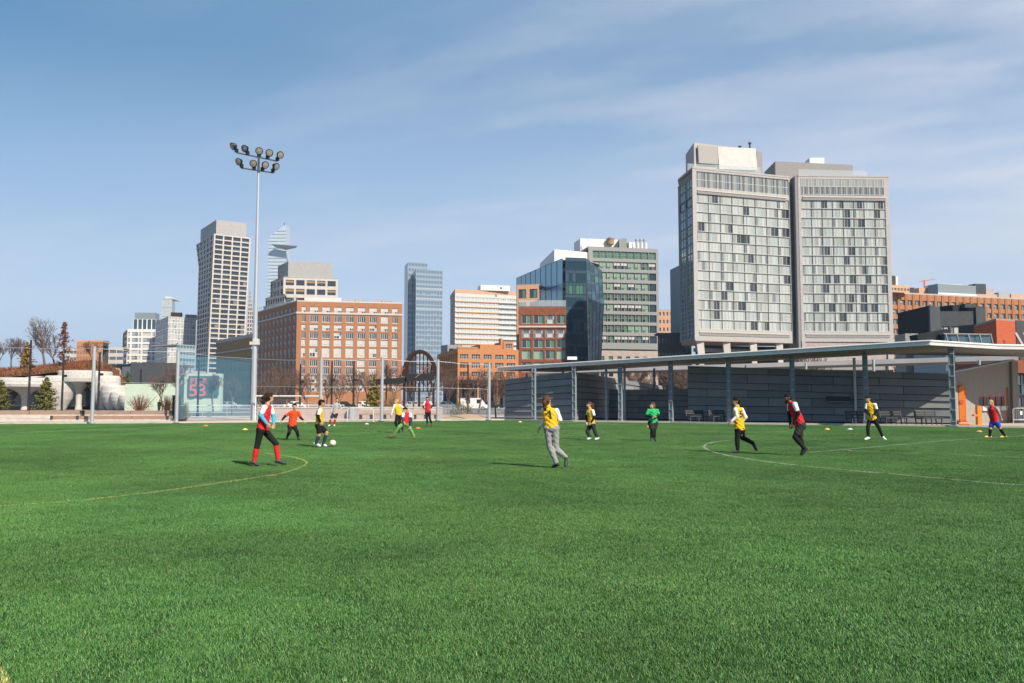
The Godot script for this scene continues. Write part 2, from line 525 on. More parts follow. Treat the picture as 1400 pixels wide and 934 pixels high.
func limestone_tower_low() -> void:
	rng.seed = 13
	var t := thing("limestone_tower", "stepped white stone tower with grey crown rising behind the wide orange brick building", "tower", v3(Vector2(-152.56, -560), 0))
	var wa := unit_window("ll_a", [0, 1], [0, 1], [M.glass_dark], M.frame_dark, 0.03, 0.05)
	var wb := unit_window("ll_b", [0, 0.5, 1], [0, 1], [M.glass_mid, M.glass_dark], M.frame_dark, 0.03, 0.05)
	var wc := unit_window("ll_c", [0, 1], [0, 0.5, 1], [M.glass_dark, M.brick_tan], M.frame_dark, 0.03, 0.05)
	var pick := func(_i, j): return any([wa, wb]) if j < 12 else any([wa, wc])
	var a := Vector2(-153.32, -560)
	var b := Vector2(-118.47, -568)
	var l := Vector2(-169.15, -585)
	var h := 84.36
	fface(t, a, b, 0, h, spans(5, 0.2, 0.02, 0.02), spans(14, 0.38, 0.0, 0.006), 0.5, M.limestone, pick)
	fface(t, l, a, 0, h, spans(4, 0.3), spans(14, 0.38, 0.0, 0.006), 0.5, M.limestone, pick)
	block(t, "roof", M.crown, [l, a, b, l + b - a], h - 0.3, h + 0.4)
	block(t, "crown", M.crown, [Vector2(-163.37, -582), Vector2(-150.85, -562), Vector2(-122.32, -568), Vector2(-134.56, -590)], h + 0.4, 95.35)
	block(t, "core", M.slate2, inset([l, a, b, l + b - a], 2.0), 0, h - 0.6)
	var l2 := Vector2(-168.66, -572)
	var a2 := Vector2(-149.18, -548)
	fface(t, l2, a2, 0, 71.47, spans(8, 0.25), spans(12, 0.35, 0.0, 0.01), 0.4, M.limestone, pick, "window", "podium_wall")
	block(t, "podium_roof", M.crown, [l2, a2, Vector2(-150.97, -560), Vector2(-167.67, -584)], 71.47 - 0.4, 71.47 + 0.2)

func tan_building() -> void:
	rng.seed = 14
	var t := thing("tan_brick_building", "tan brick warehouse with a cornice, half behind the blue net", "building", v3(Vector2(-116.12, -330), 0))
	var a := Vector2(-117.88, -335)
	var b := Vector2(-92.86, -300)
	var h := 24.59
	var w := unit_window("tan_w", [0, 0.5, 1], [0, 0.5, 1], [M.glass_mid, M.glass_dark, M.glass_grey, M.glass_mid], M.frame_grey, 0.06, 0.05)
	fface(t, a, b, 0, h, spans(8, 0.5, 0.02, 0.02), spans(5, 0.5, 0.05, 0.24), 0.3, M.brick_tan, func(_i, _j): return w)
	var f := [a, b, b * 1.1, a * 1.08]
	block(t, "core", M.slate2, inset(f, 2.0), 0, h - 0.6)
	block(t, "cornice", M.conc, inset(f, -0.5), h - 0.2, h + 1.0)
	var bd := MB.new()
	var nn := Vector3(-(b - a).y, 0, (b - a).x).normalized() * 0.2
	bd.bar(v3(a, h * 0.83) - t.position + nn, v3(b, h * 0.83) - t.position + nn, 0.3, 0.6)
	part("band", bd, M.conc, t)

func spike_tower() -> void:
	var t := thing("spike_tower", "distant pale glass skyscraper with slanted peak and a jutting viewing deck", "tower", v3(Vector2(-504.51, -1800), 0))
	var o := t.position
	var b := MB.new()
	var base := Vector3(-521.89, -17.06, -1800)
	var p := [Vector3(base.x, 0, base.z), Vector3(-478.55, 1.62, -1800), Vector3(-490.3, 383.37, -1800), Vector3(-527.41, 353.73, -1800)]
	p[1].y = 0
	for i in 4:
		p[i] -= o
	var bk := Vector3(0, 0, -34)
	b.quad(p[0], p[1], p[2], p[3])
	b.quad(p[0], p[3], p[3] + bk, p[0] + bk)
	b.quad(p[1], p[1] + bk, p[2] + bk, p[2])
	b.quad(p[3], p[2], p[2] + bk, p[3] + bk)
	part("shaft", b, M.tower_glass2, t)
	for i in 32:
		var k := i / 32.0
		var y0: float = lerpf(p[2].y * 0.36, p[3].y + (p[2].y - p[3].y) * 0.75, k)
		var lx: float = p[3].x if y0 < p[3].y else lerpf(p[3].x, p[2].x, (y0 - p[3].y) / (p[2].y - p[3].y))
		var s := MB.new()
		var rx: float = lerpf(p[1].x, p[2].x, y0 / p[2].y)
		s.cube(Vector3((lx + rx) * 0.5, y0, p[0].z + 0.4), Vector3(rx - lx, 1.7, 1.0))
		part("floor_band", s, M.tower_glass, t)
	var d := MB.new()
	var q := [Vector3(-514.69, 335.58, -1780), Vector3(-457.27, 330.88, -1776), Vector3(-465.52, 329.5, -1790), Vector3(-487.51, 325.82, -1796), Vector3(-511.3, 332.2, -1796)]
	for i in 5:
		q[i] -= o
	var up := Vector3(0, 1.5, 0)
	d.quad(q[0], q[1], q[1] + up, q[0] + up)
	d.quad(q[0], q[3], q[1], q[1])
	d.quad(q[0], q[4], q[3], q[3])
	d.quad(q[1], q[3], q[2], q[2])
	d.quad(q[0] + up, q[1] + up, q[2] + up, q[4] + up)
	d.quad(q[1], q[2], q[2] + up, q[1] + up)
	part("viewing_deck", d, M.crown, t)
	var m := MB.new()
	m.tube(p[2] - Vector3(3, 2, 0), p[2] + Vector3(-3, 3, 0), 1.2, 0.6, 6)
	part("mast", m, M.darkgrey, t)

func glass_shaft(t: Node3D, l: Vector2, c: Vector2, r: Vector2, h: float, floors: int, cols: int) -> void:
	var ga := unit_window("gs_a%d" % cols, [0, 1], [0, 0.3, 1], [M.twin_a, M.twin_b], M.twin_a, 0.05, 0.05, 0.4)
	var gb := unit_window("gs_b%d" % cols, [0, 1], [0, 0.3, 1], [M.twin_b, M.twin_b], M.twin_a, 0.05, 0.05, 0.4)
	var gc := unit_window("gs_c%d" % cols, [0, 1], [0, 0.45, 1], [M.twin_c, M.twin_b], M.twin_a, 0.05, 0.05, 0.4)
	fface(t, c, r, 0, h, spans(cols, 0.12, 0.01, 0.01), spans(floors, 0.22, 0.0, 0.0), 0.4, M.twin_a, func(_i, j):
		if j > floors - 4:
			return ga
		if j > floors - 9 and j % 2 == 0:
			return gc
		return any([ga, gb, gb, gb]), "glass_panel")
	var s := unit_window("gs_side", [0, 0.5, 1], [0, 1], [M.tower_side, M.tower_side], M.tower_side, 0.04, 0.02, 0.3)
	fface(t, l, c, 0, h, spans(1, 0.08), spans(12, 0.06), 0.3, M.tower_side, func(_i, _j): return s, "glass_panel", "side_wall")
	var f := [l, c, r, l + r - c]
	block(t, "core", M.tower_side, inset(f, 2.0), 0, h - 1.0)
	block(t, "roof", M.twin_b, inset(f, 0.2), h - 0.8, h + 0.2)

func twin_tower() -> void:
	rng.seed = 15
	var t := thing("glass_skyscraper", "distant blue glass skyscraper with two offset slabs", "tower", v3(Vector2(-190.18, -1650), 0))
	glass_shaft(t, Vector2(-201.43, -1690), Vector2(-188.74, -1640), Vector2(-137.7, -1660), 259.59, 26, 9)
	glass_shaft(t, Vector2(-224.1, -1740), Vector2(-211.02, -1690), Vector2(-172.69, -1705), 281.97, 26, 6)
	var lou := MB.new()
	for i in 10:
		lou.bar(Vector3(-210.07, 249.54, -1688) - t.position + Vector3(0, -i * 3.0, 0), Vector3(-202.67, 249.54, -1688) - t.position + Vector3(0, -i * 3.0, 0), 1.0, 1.2)
	part("louvre", lou, M.crown, t)

func white_block() -> void:
	rng.seed = 16
	var l := Vector2(-56.07, -760)
	var c := Vector2(-48.7, -715)
	var r := Vector2(7.7, -735)
	var h := 96.54
	var t := thing("white_apartment_block", "broad white and pale blue apartment block with thin orange floor lines", "building", v3(c, 0))
	var a := unit_window("wb_a", [0, 0.5, 1], [0, 0.35, 1], [M.tower_glass2, M.curtain_c, M.curtain_blue, M.tower_glass2], M.white, 0.10, 0.06)
	var b := unit_window("wb_b", [0, 0.5, 1], [0, 0.35, 1], [M.blind, M.blind, M.curtain_c, M.curtain_blue], M.white, 0.10, 0.06)
	var cc := unit_window("wb_c", [0, 0.5, 1], [0, 0.5, 1], [M.curtain_c, M.tower_glass2, M.glass_grey, M.tower_glass], M.white, 0.06, 0.10)
	fface(t, c, r, 0, h, spans(18, 0.14, 0.01, 0.01), spans(20, 0.30, 0.0, 0.055), 0.4, M.offwhite, func(i, _j): return any([a, b, b]) if i < 12 else any([cc, b]))
	fface(t, l, c, 0, h, spans(2, 0.5), spans(20, 0.4, 0.0, 0.055), 0.4, M.granite, func(_i, _j): return cc)
	var f := [l, c, r, l + r - c]
	block(t, "core", M.slate2, inset(f, 2.0), 0, h - 1.0)
	block(t, "roof", M.brick_buff, inset(f, -0.3), h - 2.6, h + 0.4)
	var nn := (Vector2(-(r - c).y, (r - c).x)).normalized() * 0.35
	for j in 19:
		var y := h * 0.945 * (j + 1.0) / 20.0
		var s := MB.new()
		s.bar(v3(c + nn, y) - t.position, v3(c.lerp(r, 0.66) + nn, y) - t.position, 0.5, 0.7)
		part("floor_line", s, M.brick_buff, t)
		var s2 := MB.new()
		s2.bar(v3(c.lerp(r, 0.665) + nn * 2, y) - t.position, v3(r + nn * 2, y) - t.position, 1.5, 0.5)
		part("balcony", s2, M.offwhite, t)
	block(t, "penthouse", M.white, rect(Vector2(-27.11, -722), Vector2(-1.91, -728), 14), h + 0.4, 101.61)
	var v := MB.new()
	v.cube(Vector3(-9.48, 98.69, -721.6) - t.position, Vector3(1.4, 1.6, 0.3))
	part("vent", v, M.black, t)

func orange_mill() -> void:
	rng.seed = 17
	var c := Vector2(-14.86, -230)
	var r := Vector2(1.85, -236)
	var l := Vector2(-23.33, -262)
	var h := 15.81
	var y0 := 7.4
	var t := thing("orange_brick_mill", "low stepped orange brick mill building above bare trees, left of the pavilion roof", "building", v3(c, 0))
	var wd := unit_window("om_d", [0, 0.25, 0.5, 0.75, 1], [0, 0.5, 1], [M.glass_dark, M.glass_mid, M.glass_dark, M.glass_grey], M.frame_grey, 0.04, 0.06)
	var wt := unit_window("om_t", [0, 0.3, 0.36, 0.64, 0.7, 1], [0, 1], [M.glass_dark, M.brick_orange, M.glass_dark, M.brick_orange, M.glass_mid], M.brick_orange, 0.02, 0.03)
	var pick := func(i, j): return wt if (i == 0 and j < 2) else wd
	fface(t, c, r, y0, h, [[0.035, 0.17], [0.225, 0.36], [0.42, 0.55], [0.61, 0.745], [0.80, 0.94]], [[0.11, 0.26], [0.38, 0.56], [0.68, 0.83]], 0.4, M.brick_orange, pick)
	var sw := unit_window("om_s", [0, 0.5, 1], [0, 0.5, 1], [M.glass_mid, M.glass_dark], M.frame_grey, 0.06, 0.05)
	fface(t, l, c, y0, h, spans(9, 0.45), [[0.11, 0.30], [0.40, 0.60], [0.70, 0.88]], 0.4, M.brick_orange, func(_i, _j): return sw, "window", "side_wall")
	var f := [l, c, r, l + r - c]
	block(t, "core", M.brick_orange, inset(f, 1.5), y0 - 0.2, h - 0.4)
	block(t, "roof", M.conc_grey, inset(f, 0.1), h - 0.25, h + 0.15)
	var fr := func(k: float) -> Vector2: return c.lerp(r, k)
	block(t, "attic", M.brick_orange, rect(fr.call(0.36), fr.call(0.70), 9), h, h + 1.3)
	fface(t, fr.call(0.745), fr.call(0.915), h, h + 2.4, [[0.22, 0.84]], [[0.2, 0.7]], 0.3, M.brick_orange, func(_i, _j): return wd, "window", "attic_wall")
	block(t, "attic", M.brick_orange, rect(fr.call(0.745) + Vector2(0, -0.5), fr.call(0.915) + Vector2(0, -0.5), 8), h, h + 2.3)
	block(t, "chimney", M.brick_orange, rect(fr.call(0.70), fr.call(0.735), 1.5), h, h + 3.2)
	block(t, "parapet", M.brick_orange, rect(fr.call(0.0), fr.call(0.33), 0.6), h + 0.15, h + 0.6)
	block(t, "ground_floor", M.slate2, inset(f, 3.0), 0, y0 - 0.2)
	for k in 7:
		block(t, "column", M.brick_orange, rect(fr.call(k / 6.3), fr.call(k / 6.3 + 0.025), 1.2), 0, y0 - 0.2)
	block(t, "roof_plant", M.conc_grey, rect(Vector2(-22.19, -262), Vector2(-19.82, -258), 5), h + 0.15, h + 3.0)
	block(t, "roof_plant", M.frame_dark, rect(Vector2(-19.22, -256), Vector2(-17.74, -254), 4), h + 0.15, h + 1.6)

func carved_glass() -> void:
	rng.seed = 18
	var t := thing("faceted_glass_building", "dark blue faceted glass office building with a carved corner", "building", v3(Vector2(18.48, -290), 0))
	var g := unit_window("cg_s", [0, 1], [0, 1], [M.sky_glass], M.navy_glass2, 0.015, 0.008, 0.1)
	# long west side, the mirrored sky painted into its blue glass
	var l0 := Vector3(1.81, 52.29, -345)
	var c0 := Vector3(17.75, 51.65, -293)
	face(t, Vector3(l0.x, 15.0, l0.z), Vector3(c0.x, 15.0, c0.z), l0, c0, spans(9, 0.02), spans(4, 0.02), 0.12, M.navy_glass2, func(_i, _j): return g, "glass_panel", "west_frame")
	var gd := unit_window("cg_d", [0, 1], [0, 0.75, 1], [M.navy_glass, M.navy_glass2], M.navy_glass2, 0.03, 0.02, 0.1)
	var gm := unit_window("cg_m", [0, 1], [0, 0.75, 1], [M.navy_glass2, M.navy_glass2], M.navy_glass, 0.03, 0.02, 0.1)
	var gl := unit_window("cg_l", [0, 1], [0, 0.75, 1], [M.green_glass, M.navy_glass2], M.navy_glass, 0.03, 0.02, 0.1)
	var pick := func(_i, j): return any([gd, gd, gd, gm]) if j % 3 else any([gm, gm, gd, gl])
	var b0 := Vector3(18.61, 1.62, -290)
	var b1 := Vector3(26.85, 1.62, -292)
	b0.y = 0
	b1.y = 0
	face(t, b0, b1, Vector3(18.59, 51.4, -290), Vector3(25.89, 51.48, -292), spans(6, 0.03), spans(12, 0.03), 0.12, M.navy_glass, pick, "glass_panel", "south_frame")
	# the carved corner: facets that swell out and draw in again
	var e0 := Vector3(30.63, -1.46, -297)
	e0.y = 0
	var m1 := Vector3(32.61, 35.7, -296)
	var m0 := Vector3(26.95, 31.55, -291)
	face(t, b1, e0, m0, m1, spans(4, 0.03), spans(7, 0.03), 0.12, M.navy_glass, pick, "glass_panel", "facet_frame")
	face(t, m0, m1, Vector3(25.89, 51.48, -292), Vector3(32.25, 47.91, -299), spans(4, 0.03), spans(5, 0.03), 0.12, M.navy_glass, pick, "glass_panel", "facet_frame")
	block(t, "core", M.navy_glass, [Vector2(19.65, -296), Vector2(26.56, -298), Vector2(29.94, -306), Vector2(30.14, -345), Vector2(9.04, -345)], 0, 50.87)
	block(t, "roof", M.crown, [Vector2(18.04, -293.6), Vector2(25.81, -294), Vector2(31.92, -303), Vector2(32.38, -348), Vector2(3.64, -346)], 51, 51.26)
	block(t, "penthouse", M.white, [Vector2(11.28, -338), Vector2(15.59, -306), Vector2(28.22, -312), Vector2(29.86, -340)], 51.26, 57.13)
	var rail := MB.new()
	for i in 12:
		var p := v3((Vector2(18.42, -293)).lerp(Vector2(25.5, -295), i / 11.0), 51.26) - t.position
		rail.bar(p, p + Vector3(0, 1.4, 0), 0.1, 0.1)
	part("roof_rail", rail, M.steel, t)
	var tb := thing("stone_building", "sliver of buff stone building with dark windows left of the faceted glass building", "building", v3(Vector2(2.13, -305), 0))
	var sw := unit_window("sb_w", [0, 0.5, 1], [0, 1], [M.glass_dark, M.green_glass], M.frame_dark, 0.05, 0.05)
	fface(tb, Vector2(1.73, -305), Vector2(9.79, -303), 0, 43.72, spans(2, 0.3), spans(9, 0.3, 0, 0.02), 0.3, M.brick_buff, func(_i, _j): return sw)
	block(tb, "roof", M.conc_grey, rect(Vector2(1.73, -305.1), Vector2(9.79, -303.1), 12), 43.72 - 0.3, 43.72 + 0.3)

func red_brick_block() -> void:
	rng.seed = 19
	var a := Vector2(2.29, -276)
	var b := Vector2(17.83, -276)
	var h := 32.43
	var t := thing("brick_building", "dark red brick building with white band, below the faceted glass building", "building", v3(a, 0))
	var wa := unit_window("rb_a", [0, 0.2, 0.8, 1], [0, 0.5, 1], [M.glass_mid, M.blind2, M.green_glass, M.glass_grey], M.frame_grey, 0.03, 0.05)
	var wb := unit_window("rb_b", [0, 0.5, 1], [0, 1], [M.glass_dark, M.green_glass], M.frame_grey, 0.04, 0.06)
	var wc := unit_window("rb_c", [0, 0.6, 1], [0, 1], [M.green_glass2, M.green_glass], M.frame_grey, 0.03, 0.04)
	fface(t, a, b, 0, h, [[0.06, 0.26], [0.31, 0.52], [0.56, 0.76], [0.80, 0.98]], [[0.16, 0.28], [0.34, 0.44], [0.47, 0.56], [0.585, 0.67], [0.69, 0.775], [0.83, 0.92]], 0.4, M.brick_dark, func(_i, j): return [wc, wc, wc, wb, wa, wa][j] if rng.randf() > 0.2 else wb)
	block(t, "core", M.slate2, inset(rect(a, b, 22), 1.5), 0, h - 0.5)
	block(t, "roof", M.conc_grey, rect(a + Vector2(0, -0.2), b + Vector2(0, -0.2), 22), h - 0.2, h + 0.3)
	var bd := MB.new()
	bd.bar(v3(a, h * 0.80) - t.position + Vector3(0, 0, 0.2), v3(b, h * 0.80) - t.position + Vector3(0, 0, 0.2), 0.4, 0.5)
	part("band", bd, M.limestone, t)
	var rail := MB.new()
	rail.cube(v3(a.lerp(b, 0.5), h + 1.3) - t.position, Vector3(a.distance_to(b), 2.0, 0.05))
	part("glass_balustrade", rail, M.clear, t)

func green_glass_block() -> void:
	rng.seed = 20
	var a := Vector2(30.26, -330)
	var b := Vector2(58.97, -336)
	var h := 62.36
	var y0 := 21.98
	var t := thing("office_block", "grey framed office block with green glass ribbon windows and rooftop tank", "building", v3(a, 0))
	var ga := unit_window("gg_a", [0, 0.5, 1], [0, 0.35, 1], [M.green_glass, M.green_glass2, M.green_glass2, M.green_glass2], M.frame_mid, 0.06, 0.05)
	var gb := unit_window("gg_b", [0, 0.5, 1], [0, 0.45, 1], [M.glass_dark, M.green_glass, M.glass_mid, M.green_glass], M.frame_mid, 0.06, 0.05)
	var gc := unit_window("gg_c", [0, 0.5, 1], [0, 0.5, 1], [M.glass_dark, M.glass_mid, M.blind2, M.blind], M.frame_mid, 0.06, 0.05)
	var gd := unit_window("gg_d", [0, 0.5, 1], [0, 0.5, 1], [M.green_glass, M.green_glass], M.frame_mid, 0.06, 0.05)
	var gn := unit_window("gg_n", [0, 0.5, 1], [0, 0.5, 1], [M.navy_glass, M.glass_dark], M.navy_glass2, 0.03, 0.03)
	var sets := [[gb, gc, gc], [gb, gb, ga], [gb, gb, gb], [gc, gc, ga], [gb, gb, gb], [ga, ga, gc], [ga, ga], [gc, gb, gc, ga], [gd, gd, gd, ga]]
	var cols := spans(8, 0.04, 0.06, 0.14)
	cols.append([0.865, 0.965])
	fface(t, a, b, y0, h, cols, spans(9, 0.30, 0.045, 0.015), 0.5, M.frame_mid, func(i, j): return any(sets[j]) if not (i >= 8 and j < 7) else gn)
	var f := rect(a, b, 26)
	block(t, "core", M.slate2, inset(f, 1.5), 0, h - 0.5)
	block(t, "roof", M.frame_mid, rect(a + Vector2(0, -0.3), b + Vector2(0, -0.3), 26), h - 0.2, h + 0.4)
	block(t, "recess", M.navy_glass, rect(a + Vector2(0, -1), b + Vector2(0, -1), 20), y0 - 3.0, y0)
	var pw := unit_window("gg_p", [0, 1], [0, 0.5, 1], [M.glass_dark, M.green_glass], M.frame_dark, 0.08, 0.06)
	fface(t, Vector2(33.3, -326), Vector2(57.69, -332), 0, 21.17, spans(7, 0.5), spans(4, 0.4, 0.0, 0.06), 0.4, M.granite, func(_i, _j): return pw, "window", "plinth_wall")
	block(t, "roof_house", M.white, rect(Vector2(28.32, -345), Vector2(44.36, -348), 10), h + 0.4, 68.8)
	block(t, "roof_house", M.white, rect(Vector2(48.5, -345), Vector2(56.36, -347), 8), h + 0.4, 67.27)
	block(t, "roof_plant", M.frame_mid, rect(Vector2(44.45, -344), Vector2(47.46, -344), 5), h + 0.4, 68.61)
	var w := MB.new()
	var wp := Vector3(40.92, 68.38, -346) - t.position
	w.tube(wp + Vector3(0, -2, 0), wp + Vector3(0, 0.3, 0), 1.5, 1.5, 14)
	part("water_tank", w, M.brick_tan, t)
	var wr := MB.new()
	wr.tube(wp + Vector3(0, 0.3, 0), wp + Vector3(0, 1.3, 0), 1.8, 0.05, 14)
	part("tank_roof", wr, M.brick_buff, t)
	for k in [0.49, 0.67, 0.79, 0.03]:
		var an := MB.new()
		var ap := Vector3(lerpf(a.x, b.x, k), 0, a.y - 12.0) - t.position
		an.bar(ap + Vector3(0, h, 0), ap + Vector3(0, h + 6.5, 0), 0.2, 0.2)
		an.bar(ap + Vector3(-0.8, h + 5.5, 0), ap + Vector3(0.8, h + 5.5, 0), 0.12, 0.12)
		part("aerial", an, M.steel, t)
	for k in 3:
		var du := MB.new()
		var dp := Vector3(52.59, 65.41, -340) - t.position + Vector3(k * 1.6 - 1.6, 0, 0)
		du.tube(dp + Vector3(0, -2, 0), dp + Vector3(0, 1.6, 0), 0.55, 0.55, 10)
		du.tube(dp + Vector3(0, 1.6, 0), dp + Vector3(0, 2.2, 0), 0.75, 0.5, 10)
		part("vent_pipe", du, M.steel, t)

func hotel() -> void:
	rng.seed = 21
	var A := Vector2(50.57, -232)
	var B := Vector2(81.22, -242)
	var W := Vector2(49.07, -245)
	var C := Vector2(82.94, -240.2)
	var D := Vector2(109.94, -241.5)
	var h := 66.82
	var y0 := 18.47
	var t := thing("hotel", "tall concrete and glass hotel of two angled slabs raised on legs", "building", v3(A, 0))
	var o := t.position
	# room-wide windows, each a run of curtained and open panes
	var cm := [M.curtain_a, M.curtain_b, M.curtain_c, M.curtain_d, M.curtain_blue, M.curtain_a, M.curtain_c]
	var rooms := []
	for k in 26:
		var cuts: Array = any([[0, 0.10, 0.34, 0.44, 0.78, 1], [0, 0.22, 0.32, 0.56, 0.82, 1], [0, 0.25, 0.5, 0.58, 1], [0, 0.12, 0.38, 0.66, 0.82, 1], [0, 0.3, 0.38, 0.7, 1], [0, 0.08, 0.5, 0.6, 0.9, 1]])
		var panes := []
		for i in cuts.size() - 1:
			panes.append(any(cm))
		if k % 4 == 0:
			# curtains drawn back: two panes of the room stand dark
			var i := 0
			for q in cuts.size() - 2:
				if cuts[q + 2] - cuts[q] > cuts[i + 2] - cuts[i] or rng.randf() < 0.15:
					i = q
			panes[i] = M.glass_room
			panes[i + 1] = M.glass_dark
		elif k % 4 == 2:
			panes[rng.randi() % panes.size()] = M.glass_grey
		rooms.append(unit_window("ho_%d" % k, cuts, [0, 1], panes, M.frame_light, 0.018, 0.04, 0.06))
	var room := func(_i, j):
		var r: int = rng.randi() % 25
		if r % 5 == 0 and j > 9 and rng.randf() < 0.6:
			r += 1
		return rooms[r]
	var lounge := []
	for k in 4:
		lounge.append(unit_window("hl_%d" % k, [0, 0.2, 0.4, 0.6, 0.8, 1], [0, 0.5, 1], [M.glass_grey, M.curtain_d, M.glass_grey, M.glass_mid, M.curtain_d], M.frame_light, 0.02, 0.03, 0.06))
	var bar_w := unit_window("hl_bar", [0, 0.1, 0.2, 0.3, 0.4, 0.5, 0.6, 0.7, 0.8, 0.9, 1], [0, 0.5, 1], [M.glass_grey, M.granite, M.glass_mid, M.glass_grey, M.granite, M.glass_mid, M.glass_grey, M.granite, M.glass_grey, M.glass_mid, M.curtain_a, M.curtain_b, M.curtain_a, M.curtain_d, M.curtain_a, M.curtain_b, M.curtain_a, M.curtain_b, M.curtain_d, M.curtain_a], M.frame_light, 0.006, 0.03, 0.1)
	var hh := h - y0
	var rr := []
	for j in 14:
		var step := (0.858 - 0.062) / 14.0
		rr.append([0.062 + step * j + 0.0015, 0.062 + step * (j + 1) - 0.0015])
	rr.append([0.888, 0.983])
	fface(t, A, B, y0, h, spans(8, 0.003, 0.04, 0.014), rr, 0.30, M.conc, func(i, j): return lounge[i % 4] if j == 14 else room.call(i, j), "window", "south_frame")
	var rr2 := rr.duplicate()
	fface(t, C, D, y0, h, spans(8, 0.003, 0.03, 0.045), rr2.slice(0, 14), 0.30, M.conc, func(i, j): return room.call(i, j), "window", "east_frame")
	var yb := y0 + hh * 0.885
	for k in 5:
		var pa := C.lerp(D, 0.035 + k * 0.181)
		var pb := C.lerp(D, 0.035 + (k + 1) * 0.181)
		var nb := Vector3(0, 0, 0.05)
		put("lounge_window", bar_w, t, Transform3D(Basis(v3(pb - pa, 0), Vector3(0, hh * 0.100, 0), Vector3(0, 0, 1)), v3(pa, yb) - o + nb))
	var side := []
	for k in 4:
		side.append(unit_window("hs_%d" % k, [0, 0.5, 1], [0, 0.6, 1], [[M.sky_glass2, M.sky_glass2], [M.sky_glass2, M.green_glass], [M.green_glass, M.sky_glass2], [M.green_glass, M.green_glass]][k], M.frame_grey, 0.04, 0.04, 0.1))
	fface(t, W, A, y0, h - 2.0, spans(2, 0.1, 0.05, 0.05), spans(17, 0.08, 0.01, 0.01), 0.3, M.conc_grey, func(_i, j): return any(side) if j != 14 else unit_window("hs_dark", [0, 1], [0, 1], [M.glass_dark], M.frame_dark, 0.03, 0.1), "window", "west_frame")
	var back := Vector2(68.63, -262)
	block(t, "core", M.conc_grey, [W + Vector2(0.6, -0.5), A + Vector2(0.8, -0.9), B + Vector2(-0.3, -0.9), B + Vector2(0, -12), W + Vector2(2, -8)], y0, h - 0.3)
	block(t, "core", M.conc_grey, [C + Vector2(0.3, -0.8), D + Vector2(-0.6, -0.8), D + Vector2(-1, -13), C + Vector2(0, -13)], y0 - 8, h - 0.3)
	# dark recess between the slabs
	block(t, "recess", M.conc_grey, [B + Vector2(-0.5, -2.5), C + Vector2(0.8, -1.5), C + Vector2(0.8, -10), B + Vector2(-0.5, -10)], 0, h - 3)
	var jam := MB.new()
	jam.cube(v3(C, y0 + hh * 0.5) - o + Vector3(-0.4, -3, -2.6), Vector3(0.8, hh + 6, 5.0))
	part("end_wall", jam, M.conc_grey, t)
	# roof slabs and ledges
	block(t, "roof", M.conc, [W + Vector2(0, 0.05), A + Vector2(0, 0.1), B + Vector2(0, 0.1), B + Vector2(0, -12), W + Vector2(2, -8)], h - 0.2, h + 0.25)
	block(t, "roof", M.conc, [C + Vector2(0, 0.1), D + Vector2(0, 0.1), D + Vector2(0, -13), C + Vector2(0, -13)], h - 0.2, h + 0.25)
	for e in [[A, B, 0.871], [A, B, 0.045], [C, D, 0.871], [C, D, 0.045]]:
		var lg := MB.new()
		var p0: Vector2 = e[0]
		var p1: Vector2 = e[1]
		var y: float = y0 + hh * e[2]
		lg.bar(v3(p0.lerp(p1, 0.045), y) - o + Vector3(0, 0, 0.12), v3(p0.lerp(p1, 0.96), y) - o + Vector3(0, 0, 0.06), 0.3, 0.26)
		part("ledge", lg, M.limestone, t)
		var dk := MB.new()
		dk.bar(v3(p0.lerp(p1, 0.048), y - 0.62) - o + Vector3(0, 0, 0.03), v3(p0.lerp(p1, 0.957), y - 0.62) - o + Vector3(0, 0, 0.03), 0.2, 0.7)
		part("shade_band", dk, M.conc_grey, t)  # proud darker strip: the shadow gap under the ledge is only its colour
	block(t, "underside", M.granite, [W + Vector2(0.5, -0.2), A + Vector2(0.2, 0.0), B + Vector2(0, 0.0), B + Vector2(0, -12), W + Vector2(2, -8)], y0 - 0.35, y0)
	block(t, "lower_wall", M.granite, [C + Vector2(0.6, -0.3), D + Vector2(-2.2, -0.3), D + Vector2(-3, -10), C + Vector2(0.6, -10)], y0 - 6, y0 + hh * 0.03)
	var corner := MB.new()
	corner.bar(v3(D, y0 - 8) - o + Vector3(-1.0, 0, -0.5), v3(D, y0 + 0.2) - o + Vector3(-1.0, 0, -0.5), 1.6, 1.2)
	corner.bar(v3(C, y0 - 8) - o + Vector3(0.5, 0, -0.3), v3(C, y0 + 0.2) - o + Vector3(0.5, 0, -0.3), 1.0, 1.0)
	part("corner_pier", corner, M.conc, t)
	for k in [0.07, 0.33, 0.60, 0.87]:
		var lg := MB.new()
		var p := v3(A.lerp(B, k), 0) - o + Vector3(0, 0, -1.2)
		lg.bar(p, p + Vector3(0, y0 - 0.3, 0), 1.4, 1.0)
		lg.bar(p + Vector3(0, y0 - 4.5, 0.05), p + Vector3(-0.4, y0 - 0.35, 0.05), 1.9, 1.15)
		part("leg", lg, M.limestone, t)
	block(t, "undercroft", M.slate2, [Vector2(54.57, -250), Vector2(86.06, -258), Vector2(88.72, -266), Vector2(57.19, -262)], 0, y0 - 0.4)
	var beam := MB.new()
	beam.bar(v3(A.lerp(B, 0.02), y0 - 2.6) - o + Vector3(0, 0, -4), v3(B, y0 - 2.6) - o + Vector3(0, 0, -4), 0.8, 1.0)
	part("beam", beam, M.conc_grey, t)
	# rooftop
	var pa := Vector2(52.91, -240)
	var pb := Vector2(73.04, -247)
	block(t, "penthouse", M.conc, [Vector2(52.99, -252), pa, pb, Vector2(75.16, -262)], h + 0.25, 76.54)
	var shut := MB.new()
	shut.bar(Vector3(54, 72.95, -239.6) - o, Vector3(60.17, 73.17, -241.8) - o, 0.4, 5.2)
	part("shutter", shut, M.shutter, t)
	var pw := MB.new()
